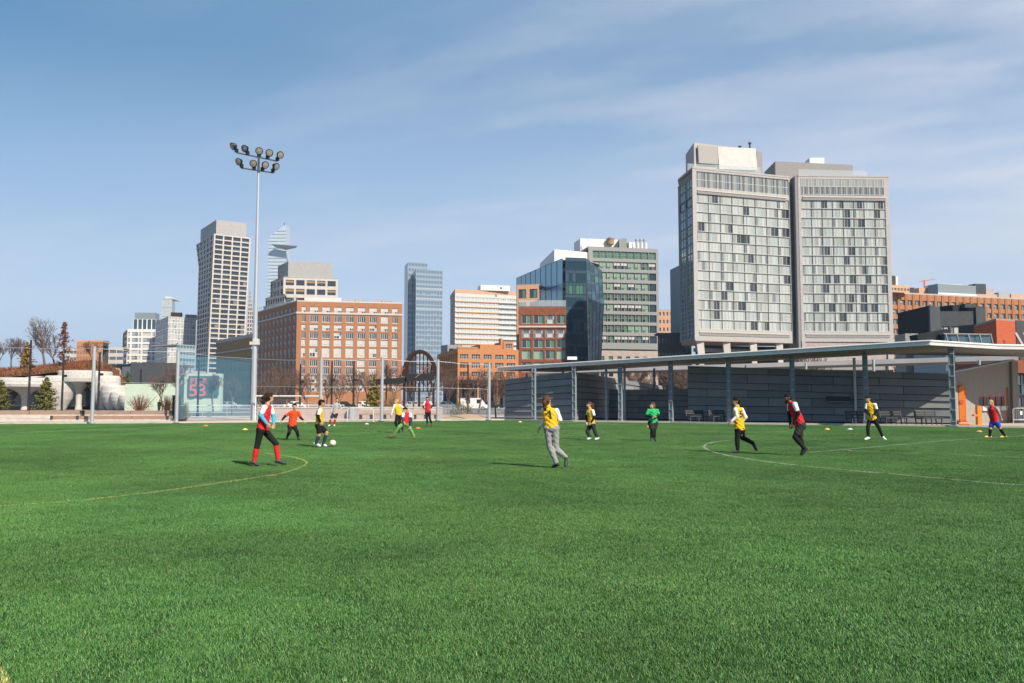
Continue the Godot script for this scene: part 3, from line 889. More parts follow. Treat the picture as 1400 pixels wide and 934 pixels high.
	pw.bar(Vector3(60.39, 72.55, -241.9) - o, Vector3(72.85, 73.42, -246.4) - o, 0.3, 6.6)
	part("white_wall", pw, M.offwhite, t)
	block(t, "penthouse", M.conc_grey, [Vector2(79.98, -262), Vector2(79.64, -250), Vector2(104.73, -254), Vector2(108.03, -262)], h + 0.25, 73.91)
	block(t, "penthouse_side", M.conc_grey, rect(Vector2(74.06, -250), Vector2(76, -251), 6), h + 0.25, 76.95)
	for e in [[Vector2(50.1, -236), Vector2(72.16, -240)], [Vector2(83.89, -242), Vector2(104.86, -244)]]:
		var gl := MB.new()
		gl.bar(v3(e[0], h + 1.3) - o, v3(e[1], h + 1.3) - o, 0.08, 2.2)
		part("glass_balustrade", gl, M.clear, t)
	for e in [[0.78, 1.2], [0.945, 2.6]]:
		var fl := MB.new()
		var fp := v3(pa.lerp(pb, e[0]) + Vector2(0, -3), 76.54) - o
		fl.tube(fp + Vector3(0, -1, 0), fp + Vector3(0, e[1], 0), 0.28, 0.28, 8)
		fl.tube(fp + Vector3(0, e[1], 0), fp + Vector3(0, e[1] + 0.4, 0), 0.5, 0.5, 8)
		part("flue", fl, M.darkgrey, t)
	block(t, "roof_plant", M.white, rect(Vector2(92.24, -256), Vector2(96.77, -256), 4), 73.91, 76.73)
	# slab behind on the left
	var s := thing("grey_slab_block", "narrow plain grey slab at the left edge of the hotel", "building", v3(Vector2(49.64, -262), 0))
	block(s, "wall", M.column, [Vector2(50.78, -268), Vector2(52.04, -258), Vector2(56.05, -262), Vector2(56.43, -275)], 0, 43.57)

func right_side() -> void:
	rng.seed = 22
	# long orange brick warehouse
	var a := Vector2(149.55, -330)
	var b := Vector2(230.03, -356)
	var h := 43.97
	var t := thing("long_brick_warehouse", "long orange brick warehouse receding behind the black box building at right", "building", v3(a, 0))
	var w := unit_window("lw_a", [0, 0.5, 1], [0, 0.5, 1], [M.glass_mid, M.glass_grey, M.blind2, M.glass_grey], M.frame_grey, 0.06, 0.05)
	var w2 := unit_window("lw_b", [0, 0.5, 1], [0, 1], [M.glass_dark, M.glass_grey], M.frame_grey, 0.06, 0.05)
	fface(t, a, b, 0, h, spans(23, 0.36), spans(11, 0.45, 0.0, 0.035), 0.5, M.brick, func(_i, _j): return any([w, w2]))
	block(t, "core", M.slate2, inset(rect(a, b, 40), 2), 0, h - 0.6)
	block(t, "roof", M.conc, rect(a + Vector2(0, -0.2), b + Vector2(0, -0.2), 40), h - 0.2, h + 0.6)
	for k in 22:
		var pr := MB.new()
		var p := a.lerp(b, (k + 1) / 23.0)
		pr.bar(v3(p, 0) - t.position + Vector3(0, 0, 0.15), v3(p, h) - t.position + Vector3(0, 0, 0.15), 1.0, 0.5)
		part("pilaster", pr, M.brick, t)
	fface(t, Vector2(147.73, -326), Vector2(156.56, -329), h, 46.77, spans(6, 0.3), [[0.25, 0.6]], 0.3, M.brick_buff, func(_i, _j): return w, "window", "tower_wall")
	block(t, "roof_house", M.brick_buff, rect(Vector2(148.19, -327), Vector2(157.04, -330), 20), h + 0.6, 46.62)
	block(t, "roof_plant", M.slate2, rect(Vector2(151.49, -333), Vector2(152.94, -333), 4), 46.62, 51.41)
	block(t, "roof_plant", M.white, rect(Vector2(153.09, -333), Vector2(153.96, -333), 4), 46.62, 51.12)
	block(t, "roof_house", M.column, rect(Vector2(171.71, -345), Vector2(173.38, -340), 20), h + 0.6, 49.15)
	block(t, "parapet_wall", M.white, rect(Vector2(173.38, -340), Vector2(192.45, -346), 2), h + 0.6, 45.56)
	block(t, "roof_house", M.white, rect(Vector2(174.4, -342), Vector2(186.17, -345), 8), 45.56, 49.44)
	for k in 5:
		var lv := MB.new()
		var lp := (Vector2(174.34, -341.9)).lerp(Vector2(186.11, -344.9), (k + 0.5) / 5.0)
		lv.cube(v3(lp, 47.49) - t.position + Vector3(0, 0, 0.2), Vector3(1.6, 2.6, 0.3))
		part("louvre", lv, M.granite, t)
	for p in [[Vector2(168.09, -345), Vector2(173.41, -346), 3.6], [Vector2(194.06, -350), Vector2(199.21, -351), 6.0], [Vector2(199.21, -351), Vector2(203.16, -352), 4.2], [Vector2(193.56, -348), Vector2(203.23, -350), 1.4], [Vector2(205, -352), Vector2(210.21, -353), 2.6], [Vector2(211.42, -354), Vector2(216.98, -355), 2.2], [Vector2(161.5, -340), Vector2(163.88, -340), 3.0]]:
		block(t, "roof_plant", any([M.brick_buff, M.slate2, M.crown, M.granite]), rect(p[0], p[1], 4), h + 0.6, h + 0.6 + p[2])
	var jib := MB.new()
	var jp := Vector3(345.74, 97.01, -700)
	var cr := thing("tower_crane", "tiny orange tower crane far off above the long brick warehouse roof", "crane", Vector3(jp.x, 0, jp.z))
	jib.bar(Vector3.ZERO, Vector3(0, 102.57, 0), 0.9, 0.9)
	part("mast", jib, M.orange_deep, cr)
	var ji := MB.new()
	ji.bar(Vector3(-4, 101.34, 0), Vector3(9, 102.27 + 1.0, 0), 0.5, 0.5)
	part("jib", ji, M.orange_deep, cr)
	# black box
	var k := thing("black_box_building", "windowless black metal box building right of the hotel", "building", v3(Vector2(84.76, -170), 0))
	block(k, "wall", M.slate, [Vector2(84.29, -183), Vector2(83.91, -168), Vector2(88.01, -172), Vector2(89.46, -188)], 0, 20.74)
	block(k, "side_wall", M.slate2, rect(Vector2(83.81, -167.8), Vector2(87.85, -171.7), 0.3), 0, 20.74)  # sunlit narrow face, its light painted as a paler slate
	var dk := thing("stepped_dark_building", "dark grey stepped building with pale windows beside the black box", "building", v3(Vector2(92.1, -180), 0))
	var dw := unit_window("sd_w", [0, 0.35, 1], [0, 1], [M.glass_grey, M.blind2], M.frame_dark, 0.05, 0.05)
	var dw2 := unit_window("sd_w2", [0, 0.5, 1], [0, 1], [M.glass_mid, M.glass_grey], M.frame_dark, 0.05, 0.05)
	fface(dk, Vector2(91.94, -180), Vector2(99.17, -180), 0, 20.45, [[0.05, 0.28], [0.33, 0.60], [0.65, 0.92]], [[0.2, 0.3], [0.55, 0.66], [0.72, 0.86]], 0.3, M.slate2, func(_i, _j): return any([dw, dw2]))
	block(dk, "roof", M.slate2, rect(Vector2(92.05, -180.2), Vector2(99.28, -180.2), 14), 20.45 - 0.2, 20.45 + 0.4)
	block(dk, "upper_box", M.slate, rect(Vector2(98.01, -186), Vector2(107.5, -190), 12), 0, 22.87)
	block(dk, "upper_box", M.slate2, rect(Vector2(100.48, -185.6), Vector2(103.13, -186), 3), 22.22, 23.12)
	block(dk, "end_wall", M.slate2, rect(Vector2(102.02, -184), Vector2(104.67, -185), 4), 0, 22.16)
	# red brick
	var r := thing("red_brick_house", "bright red brick house with small windows at the right edge above the pavilion", "building", v3(Vector2(69.36, -120), 0))
	var rw := unit_window("rh_w", [0, 1], [0, 0.5, 1], [M.glass_grey, M.blind2], M.frame_grey, 0.1, 0.06)
	var hr := 13.17
	fface(r, Vector2(69.36, -120), Vector2(73.29, -122), 0, hr, [[0.29, 0.43], [0.62, 0.78]], [[0.22, 0.36], [0.5, 0.58], [0.655, 0.78]], 0.2, M.brick_red, func(i, j): return rw if (i == 0) != (j == 1 and i == 1) else null)
	block(r, "core", M.brick_red, [Vector2(73.27, -136), Vector2(69.54, -120.3), Vector2(73.42, -122.3), Vector2(80.59, -142)], 0, hr - 0.15)
	block(r, "roof", M.conc_grey, [Vector2(73.43, -136.3), Vector2(69.48, -120.2), Vector2(73.41, -122.2), Vector2(80.59, -142)], hr - 0.1, hr + 0.25)
	var rt := thing("dark_steel_structure", "dark steel stair structure right of the red brick house", "structure", v3(Vector2(74.71, -124), 0))
	block(rt, "wall", M.slate2, rect(Vector2(74.6, -124), Vector2(79.76, -126), 10), 0, 13.5)
	for q in 3:
		var br := MB.new()
		br.bar(Vector3(73.22, 11.49, -122) - rt.position + Vector3(q * 1.2, 0, 0), Vector3(74.31, 9.47, -122) - rt.position + Vector3(q * 1.2, 0, 0), 0.3, 0.3)
		part("brace", br, M.steel, rt)
	var gp := thing("glass_pavilion", "low glass pavilion with slanted steel fins above the pavilion roof edge", "building", v3(Vector2(51.6, -100), 0))
	block(gp, "glass_wall", M.navy_glass2, rect(Vector2(51.76, -100.3), Vector2(57.85, -101.3), 6), 0, 9.54)
	block(gp, "roof", M.conc_grey, rect(Vector2(51.52, -100), Vector2(57.76, -101), 6.5), 9.54, 9.67)
	for q in 5:
		var fin := MB.new()
		fin.bar(Vector3(51.62, 9.52, -99.8) - gp.position + Vector3(q * 1.33, 0, 0), Vector3(51.94, 8.74, -99.8) - gp.position + Vector3(q * 1.33, -0.8, 0), 0.12, 0.25)
		part("fin", fin, M.conc_grey, gp)
	var ramp := MB.new()
	ramp.bar(Vector3(48.91, 8.98, -102) - gp.position, Vector3(52.58, 9.7, -102) - gp.position, 2.0, 1.2)
	part("sloped_roof", ramp, M.slate, gp)
	block(gp, "lift_box", M.conc_grey, rect(Vector2(50.64, -108), Vector2(52.34, -108), 3), 0, 10.27)
	# slivers between the office block and the hotel
	var sl := thing("brick_building", "thin strip of tan brick apartments between office block and hotel", "building", v3(Vector2(74.08, -420), 0))
	var sw := unit_window("sl_w", [0, 1], [0, 1], [M.glass_mid], M.offwhite, 0.1, 0.08)
	fface(sl, Vector2(73.35, -420), Vector2(80.68, -420), 0, 47.03, spans(4, 0.5), spans(12, 0.5), 0.3, M.brick_buff, func(_i, _j): return sw)
	block(sl, "roof", M.conc_grey, rect(Vector2(73.38, -420.2), Vector2(80.72, -420.2), 10), 47.03 - 0.3, 47.03 + 0.2)
	var sd := thing("dark_low_building", "low dark grey building at the foot of the hotel's left side", "building", v3(Vector2(44.53, -255), 0))
	var sdw := unit_window("sdl_w", [0, 1], [0, 1], [M.glass_mid], M.frame_dark, 0.1, 0.08)
	fface(sd, Vector2(44.31, -255), Vector2(52.32, -255), 0, 22.03, spans(8, 0.6), spans(5, 0.6), 0.2, M.slate2, func(_i, _j): return sdw)
	block(sd, "roof", M.slate2, rect(Vector2(44.34, -255.2), Vector2(52.37, -255.2), 6), 22.03 - 0.3, 22.03 + 0.2)

func left_far() -> void:
	rng.seed = 23
	# orange hotel far left
	var t := thing("brick_building", "ornate orange brick building behind the white garden island", "building", v3(Vector2(-311.2, -600), 0))
	var w := unit_window("of_w", [0, 1], [0, 0.5, 1], [M.glass_dark, M.glass_mid], M.brick_buff, 0.1, 0.10)
	fface(t, Vector2(-311.2, -600), Vector2(-293.84, -602), 0, 43.88, spans(9, 0.45), spans(11, 0.42, 0.0, 0.06), 0.4, M.brick_orange, func(_i, _j): return w)
	block(t, "roof", M.brick_buff, rect(Vector2(-311.35, -600.3), Vector2(-293.98, -602.3), 16), 43.88 - 0.3, 43.88 + 0.8)
	block(t, "parapet", M.brick_orange, rect(Vector2(-308.57, -601), Vector2(-296.46, -602), 6), 43.88 + 0.8, 44.93)
	block(t, "water_tank", M.slate2, rect(Vector2(-302.35, -620), Vector2(-299.91, -620), 4), 0, 45.83)
	var bd := unit_window("of_b", [0, 1], [0, 1], [M.glass_mid], M.frame_dark, 0.02, 0.1)
	for e in [["banded beige building left of the ornate orange brick building", Vector2(-339.77, -640), Vector2(-331.66, -640), 41.11], ["banded beige building right of the ornate orange brick building", Vector2(-312.38, -640), Vector2(-296.18, -640), 41.67]]:
		var q := thing("banded_building", e[0], "building", v3(e[1], 0))
		fface(q, e[1], e[2], 0, e[3], spans(3, 0.1), spans(8, 0.55), 0.4, M.brick_buff if rng.randf() < 0 else M.limestone, func(_i, _j): return bd)
		block(q, "roof", M.limestone, rect(e[1] + Vector2(0, -0.2), e[2] + Vector2(0, -0.2), 14), e[3] - 0.3, e[3] + 0.5)
	# white gridded block
	var a := Vector2(-298.31, -650)
	var b := Vector2(-276.97, -652)
	var l := Vector2(-320.16, -690)
	var h := 56.67
	var wb := thing("white_grid_building", "white gridded apartment building with dark glass top, far left", "building", v3(a, 0))
	var wa := unit_window("wg_a", [0, 0.5, 1], [0, 0.4, 1], [M.glass_grey, M.glass_mid, M.tower_glass, M.glass_grey], M.frame_grey, 0.04, 0.06)
	var wc := unit_window("wg_b", [0, 1], [0, 1], [M.blind2], M.frame_grey, 0.04, 0.06)
	fface(wb, a, b, 0, h, [[0.02, 0.10], [0.16, 0.38], [0.41, 0.48], [0.54, 0.83], [0.88, 0.97]], spans(12, 0.36, 0.0, 0.02), 0.5, M.white, func(_i, _j): return any([wa, wa, wa, wc]))
	fface(wb, l, a, 0, h, spans(1, 0.3), spans(12, 0.36, 0.0, 0.02), 0.5, M.brick_tan, func(_i, _j): return wa, "window", "side_wall")
	block(wb, "core", M.slate2, inset([l, a, b, l + b - a], 2.0), 0, h - 0.8)
	block(wb, "roof", M.white, inset([l, a, b, l + b - a], 0.1), h - 0.3, h + 0.4)
	var tw := unit_window("wg_t", [0, 1], [0, 1], [M.navy_glass], M.frame_dark, 0.03, 0.02)
	fface(wb, Vector2(-296.26, -655), Vector2(-279.09, -657), h + 0.4, 65.53, spans(5, 0.22), spans(1, 0.06), 0.4, M.white, func(_i, _j): return tw, "glass_panel", "upper_frame")
	block(wb, "upper_core", M.slate2, rect(Vector2(-296.59, -657), Vector2(-280.23, -659), 12), h + 0.4, 65.3)
	block(wb, "crown", M.column, rect(Vector2(-296.46, -658), Vector2(-281.09, -659), 10), 65.36, 70.73)
	# speckled curved glass block
	var na := Vector2(-272.15, -640)
	var nb := Vector2(-246.23, -600)
	var nc := Vector2(-230.85, -612)
	var nh := 61.75
	var sp := thing("speckled_glass_block", "pale speckled glass apartment block with scattered dark panes", "building", v3(nb, 0))
	var pan := []
	for k in 10:
		var cuts := [0.0, rng.randf_range(0.2, 0.45), rng.randf_range(0.55, 0.8), 1.0]
		var mats := []
		for i in 6:
			mats.append(any([M.tower_glass2, M.curtain_c, M.curtain_blue, M.tower_glass, M.curtain_a]))
		if k < 4:
			mats[rng.randi() % 6] = M.glass_dark
		pan.append(unit_window("sp_%d" % k, cuts, [0, rng.randf_range(0.35, 0.65), 1], mats, M.white, 0.05, 0.05, 0.3))
	fface(sp, na, nb, 0, nh, spans(5, 0.04), spans(15, 0.04), 0.3, M.tower_glass2, func(_i, _j): return any(pan), "glass_panel")
	fface(sp, nb, nc, 0, nh, spans(9, 0.04), spans(15, 0.04), 0.3, M.white, func(_i, _j): return any(pan), "glass_panel")
	block(sp, "core", M.slate2, inset([na, nb, nc, na + nc - nb], 2.0), 0, nh - 0.8)
	block(sp, "roof", M.crown, inset([na, nb, nc, na + nc - nb], 0.2), nh - 0.3, nh + 0.3)
	block(sp, "roof_house", M.rust, rect(Vector2(-250.78, -615), Vector2(-243.37, -618), 8), nh + 0.3, 66.49)
	block(sp, "roof_house", M.conc_grey, rect(Vector2(-241.21, -618), Vector2(-233.87, -620), 8), nh + 0.3, 65.18)
	var fa := thing("far_slab_tower", "slim far white tower peeking above the speckled glass block", "tower", v3(Vector2(-376.42, -900), 0))
	var fw := unit_window("fs_w", [0, 1], [0, 1], [M.curtain_c], M.tower_glass, 0.03, 0.06)
	fface(fa, Vector2(-376.66, -900), Vector2(-365.58, -900), 0, 111.58, spans(3, 0.1), spans(12, 0.1), 0.4, M.tower_glass2, func(_i, _j): return fw, "glass_panel")
	fface(fa, Vector2(-365.58, -900), Vector2(-374.68, -930), 0, 110, spans(1, 0.1), spans(12, 0.1), 0.4, M.glass_mid, func(_i, _j): return null, "glass_panel", "side_wall")
	block(fa, "roof", M.white, rect(Vector2(-376.87, -900.5), Vector2(-365.78, -900.5), 24), 111.58 - 0.5, 111.58)
	block(fa, "roof_house", M.offwhite, rect(Vector2(-375.75, -905), Vector2(-369.82, -905), 8), 111.58, 114.19)
	# sail-like glass behind the net
	var ia := thing("sail_glass_building", "low blue grey glass building behind the top of the blue net", "building", v3(Vector2(-171.59, -430), 0))
	var iw := unit_window("ia_w", [0, 1], [0, 0.5, 1], [M.tower_glass, M.sky_glass2], M.tower_glass2, 0.03, 0.04)
	fface(ia, Vector2(-171.59, -430), Vector2(-165.97, -440), 0, 30.4, spans(6, 0.06), spans(9, 0.1), 0.2, M.tower_glass2, func(_i, _j): return iw, "glass_panel")
	block(ia, "roof", M.crown, rect(Vector2(-171.67, -430.2), Vector2(-166.05, -440.2), 20), 30.4 - 0.3, 30.4 + 0.2)
	# dark pier shed
	var ps := thing("dark_pier_shed", "long dark slate pier shed behind the mint green wall", "building", v3(Vector2(-149.55, -330), 0))
	block(ps, "wall", M.slate2, [Vector2(-149.69, -330), Vector2(-131.68, -330), Vector2(-139.66, -350), Vector2(-160.14, -350)], 0, 16.52)
	block(ps, "end_wall", M.column, rect(Vector2(-154.86, -334), Vector2(-149.78, -330.2), 8), 0, 15.08)
	block(ps, "canopy", M.slate, rect(Vector2(-169.3, -345), Vector2(-150.91, -333), 10), 14.7, 16.16)
	block(ps, "door", M.slate, rect(Vector2(-145.9, -329.9), Vector2(-145.18, -329.9), 0.3), 0, 13.93)
	for k in [Vector2(-160.26, -338), Vector2(-158.93, -338), Vector2(-157.45, -338)]:
		var cl := MB.new()
		cl.bar(v3(k, 0) - ps.position, v3(k, 14.7) - ps.position, 1.2, 1.2)
		part("column", cl, M.offwhite, ps)
	# mint wall with the pier sign
	var mw := thing("mint_green_wall", "long pale mint green pier wall at left behind the planting", "wall", v3(Vector2(-59.48, -130), 0))
	block(mw, "wall", M.mint, rect(Vector2(-59.71, -130), Vector2(-49.72, -130), 1.0), 0, 4.21)
	block(mw, "wall", M.mint, rect(Vector2(-49.85, -128), Vector2(-44.31, -128), 1.2), 0, 5.73)
	block(mw, "coping", M.cream, rect(Vector2(-52.5, -131), Vector2(-49.07, -131), 4), 5.6, 6.28)
	var sg := thing("pier_sign", "dark blue pier sign with coral letters behind the blue net", "sign", Vector3(-46.73, 3.89, -127.6))
	var pl := MB.new()
	pl.cube(Vector3(0, 0, 0.0), Vector3(4.62, 2.95, 0.1))
	part("board", pl, M.signblue, sg)
	for e in [["PIER", 0.86, Vector3(-0.80, 0.72, 0.06)], ["53", 1.80, Vector3(-0.86, -0.72, 0.06)]]:
		var tm := TextMesh.new()
		var sf := SystemFont.new()
		sf.font_names = PackedStringArray(["Droid Sans"])
		sf.font_weight = 700
		tm.font = sf
		tm.text = e[0]
		tm.font_size = 64
		tm.pixel_size = e[1] / 46.0
		tm.depth = 0.05
		tm.horizontal_alignment = HORIZONTAL_ALIGNMENT_CENTER
		tm.vertical_alignment = VERTICAL_ALIGNMENT_CENTER
		tm.material = M.coral
		put("lettering", tm, sg, Transform3D(Basis.IDENTITY, e[2]))

# ---------------------------------------------------------------- ground, pitch and its lines
func edge_line() -> Array:
	return [Vector2(-90, -50.5), Vector2(-47.3, -60.7), Vector2(-35.53, -58.62), Vector2(-24.52, -60.51), Vector2(-15.57, -64.23), Vector2(-5.86, -67.7), Vector2(-0.61, -69.97), Vector2(4.76, -64.67), Vector2(11.52, -61.3), Vector2(15.13, -58.26), Vector2(21.14, -55.51), Vector2(27.07, -52.12), Vector2(30.56, -50.44), Vector2(70, -35)]

func ground_and_pitch() -> void:
	var g := MB.new()
	g.quad(Vector3(-4000, -0.02, 400), Vector3(4000, -0.02, 400), Vector3(4000, -0.02, -6000), Vector3(-4000, -0.02, -6000))
	setting("ground", g, M.ground)
	var e := edge_line()
	var poly := e.duplicate()
	poly.append(Vector2(70, 12))
	poly.append(Vector2(-90, 12))
	var p := MB.new()
	p.prism(poly, -0.015, 0.0)
	setting("pitch_base", p, M.soil)
	# paved strip round the far side
	var band := MB.new()
	for i in e.size() - 1:
		var a: Vector2 = e[i]
		var b: Vector2 = e[i + 1]
		band.quad(v3(a, 0.06), v3(b, 0.06), v3(b + Vector2(0, -26), 0.06), v3(a + Vector2(0, -26), 0.06))
		band.quad(v3(a, -0.01), v3(b, -0.01), v3(b, 0.06), v3(a, 0.06))
	setting("pavement", band, M.paving)
	var kerb := MB.new()
	for i in e.size() - 1:
		var a: Vector2 = e[i]
		var b: Vector2 = e[i + 1]
		kerb.bar(v3(a, 0.05) + Vector3(0, 0, -0.12), v3(b, 0.05) + Vector3(0, 0, -0.12), 0.22, 0.16)
	setting("kerb", kerb, M.cream)

func inside(q: Vector2, e: Array) -> bool:
	for i in e.size() - 1:
		var a: Vector2 = e[i]
		var b: Vector2 = e[i + 1]
		if q.x >= a.x and q.x < b.x:
			return q.y > lerpf(a.y, b.y, (q.x - a.x) / (b.x - a.x)) + 0.06
	return false

func blade(b: MB, at: Vector3, lean: Vector3, w: float) -> void:
	var s := Vector3(-lean.z, 0, lean.x)
	s = (s.normalized() if s.length() > 0.001 else Vector3.RIGHT).rotated(Vector3.UP, rng.randf_range(-0.9, 0.9)) * w * 0.5
	b.tri(at - s, at + s, at + lean)

func turf() -> void:
	rng.seed = 41
	var greens := [Color(0.074, 0.192, 0.046), Color(0.092, 0.215, 0.054), Color(0.044, 0.136, 0.034), Color(0.138, 0.252, 0.078), Color(0.240, 0.305, 0.130), Color(0.062, 0.160, 0.052)]
	var tufts := []
	for k in 3:
		var b := MB.new()
		b.colored = true
		for i in 1100:
			var r := absf(rng.randfn(0, 0.21))
			var t := rng.randf() * TAU
			b.tint = greens[mini(int(absf(rng.randfn(0, 2.0))), 5)]
			b.tint = b.tint * rng.randf_range(0.75, 1.3)
			b.tint.a = 1.0
			var lean := Vector3(rng.randfn(0.003, 0.012), rng.randf_range(0.012, 0.028), rng.randfn(0.0, 0.012))
			blade(b, Vector3(cos(t) * r, 0.0, sin(t) * r), lean, 0.0062)
		tufts.append(b.mesh(M.blade))
	var fn := FastNoiseLite.new()
	fn.seed = 3
	fn.frequency = 0.13
	fn.fractal_octaves = 5
	fn.fractal_gain = 0.65
	var lay := FastNoiseLite.new()
	lay.seed = 9
	lay.frequency = 0.05
	var e := edge_line()
	var xs := [[], [], []]
	var cs := [[], [], []]
	var z := -3.6
	while z > -71.0:
		var d := -z
		var step := 0.30 if d < 16.0 else (0.34 if d < 32.0 else 0.42)
		var half := d * 0.66 + 2.5
		var x := -half
		while x < half:
			var p := Vector2(x + rng.randf_range(-0.5, 0.5) * step, z + rng.randf_range(-0.5, 0.5) * step)
			if inside(p, e):
				var turn := lay.get_noise_2d(p.x, p.y) * 3.0 + rng.randfn(0.0, 1.5)
				var s := rng.randf_range(0.9, 1.15) * (1.0 if d < 32.0 else 1.2)
				var k := rng.randi() % 3
				xs[k].append(Transform3D(Basis(Vector3.UP, turn).scaled(Vector3(s, rng.randf_range(0.85, 1.15), s)), Vector3(p.x, 0.0, p.y)))
				var n := 1.0 + 0.46 * fn.get_noise_2d(p.x, p.y) + rng.randfn(0.0, 0.03)
				cs[k].append(Color(n * (1.0 + 0.15 * fn.get_noise_2d(p.x + 90.0, p.y)), n, n, 1.0))
			x += step
		z -= step
	for k in 3:
		var mm := MultiMesh.new()
		mm.transform_format = MultiMesh.TRANSFORM_3D
		mm.use_colors = true
		mm.mesh = tufts[k]
		mm.instance_count = xs[k].size()
		for i in xs[k].size():
			mm.set_instance_transform(i, xs[k][i])
			mm.set_instance_color(i, cs[k][i])
		var o := MultiMeshInstance3D.new()
		o.name = fresh("turf", self)
		o.multimesh = mm
		o.set_meta("kind", "stuff")
		tag(o, "short green artificial turf covering the whole pitch", "turf")
		add_child(o, true)

func pitch_line(label: String, pts: Array, width: float, tint: Color, dens: float, tall := 0.030) -> void:
	var cv := Curve3D.new()
	for i in pts.size():
		var p: Vector3 = pts[i]
		var prev: Vector3 = pts[maxi(i - 1, 0)]
		var nxt: Vector3 = pts[mini(i + 1, pts.size() - 1)]
		var tg := (nxt - prev) / 6.0
		cv.add_point(p, -tg, tg)
	var len := cv.get_baked_length()
	var b := MB.new()
	b.colored = true
	for i in int(len * width * dens):
		var s := rng.randf() * len
		var p := cv.sample_baked(s)
		var q := cv.sample_baked(minf(s + 0.1, len))
		var dir := (q - p).normalized()
		var side := Vector3(-dir.z, 0, dir.x) * rng.randf_range(-0.5, 0.5) * width
		b.tint = tint * rng.randf_range(0.7, 1.15)
		b.tint.a = 1.0
		blade(b, p + side, Vector3(rng.randfn(0.008, 0.012), rng.randf_range(0.018, tall), rng.randfn(0.0, 0.012)), 0.0075)
	var o := put("line_marking", b.mesh(M.blade))
	o.set_meta("kind", "structure")
	o.set_meta("label", label)

func lines() -> void:
	rng.seed = 42
	var yel := Color(0.50, 0.50, 0.19)
	var whi := Color(0.44, 0.52, 0.39)
	pitch_line("curved yellow line on the turf at left", [Vector3(-8.28, 0, -12.68), Vector3(-7.84, 0, -13.03), Vector3(-7.06, 0, -13.68), Vector3(-6.39, 0, -14.86), Vector3(-5.75, 0, -16.68), Vector3(-5.15, 0, -18.65), Vector3(-5.14, 0, -20.69), Vector3(-5.37, 0, -22.14), Vector3(-5.89, 0, -23.52), Vector3(-6.62, 0, -24.75), Vector3(-7.67, 0, -26.12)], 0.065, yel, 6500.0, 0.031)
	pitch_line("short yellow line at the bottom left corner", [Vector3(-3.78, 0, -5.93), Vector3(-3.18, 0, -5.26), Vector3(-2.73, 0, -4.66)], 0.10, yel, 8000.0, 0.031)
	pitch_line("curved white line on the turf at right", [Vector3(10.42, 0, -35.44), Vector3(8.71, 0, -34.22), Vector3(7.59, 0, -32.39), Vector3(6.77, 0, -29.83), Vector3(6.38, 0, -27.25), Vector3(6.36, 0, -24.88), Vector3(6.85, 0, -21.99), Vector3(7.69, 0, -19.82), Vector3(8.38, 0, -18.65), Vector3(8.94, 0, -17.5), Vector3(9.46, 0, -16.54), Vector3(10.15, 0, -15.72)], 0.085, whi, 6000.0, 0.033)
	pitch_line("straight white line crossing the turf at right", [Vector3(9.26, 0, -26.48), Vector3(10, 0, -27.05), Vector3(14.23, 0, -31.06), Vector3(19.03, 0, -35.44), Vector3(27.07, 0, -41.72)], 0.085, whi, 6000.0, 0.033)
	pitch_line("faint white line near the right edge", [Vector3(10.99, 0, -27.65), Vector3(11.09, 0, -26.86), Vector3(13.17, 0, -25.41), Vector3(15.13, 0, -23.37)], 0.075, whi, 4500.0, 0.031)
	pitch_line("far white touch line at left", [Vector3(-26.26, 0, -39.95), Vector3(-25.32, 0, -41.81), Vector3(-23.55, 0, -46.92), Vector3(-20.75, 0, -52.12), Vector3(-18.15, 0, -55.18)], 0.11, whi, 5000.0, 0.033)
	pitch_line("far white touch line before the pavilion", [Vector3(8.21, 0, -52.71), Vector3(12.82, 0, -49.38), Vector3(16.04, 0, -46.34)], 0.09, whi, 4200.0, 0.031)

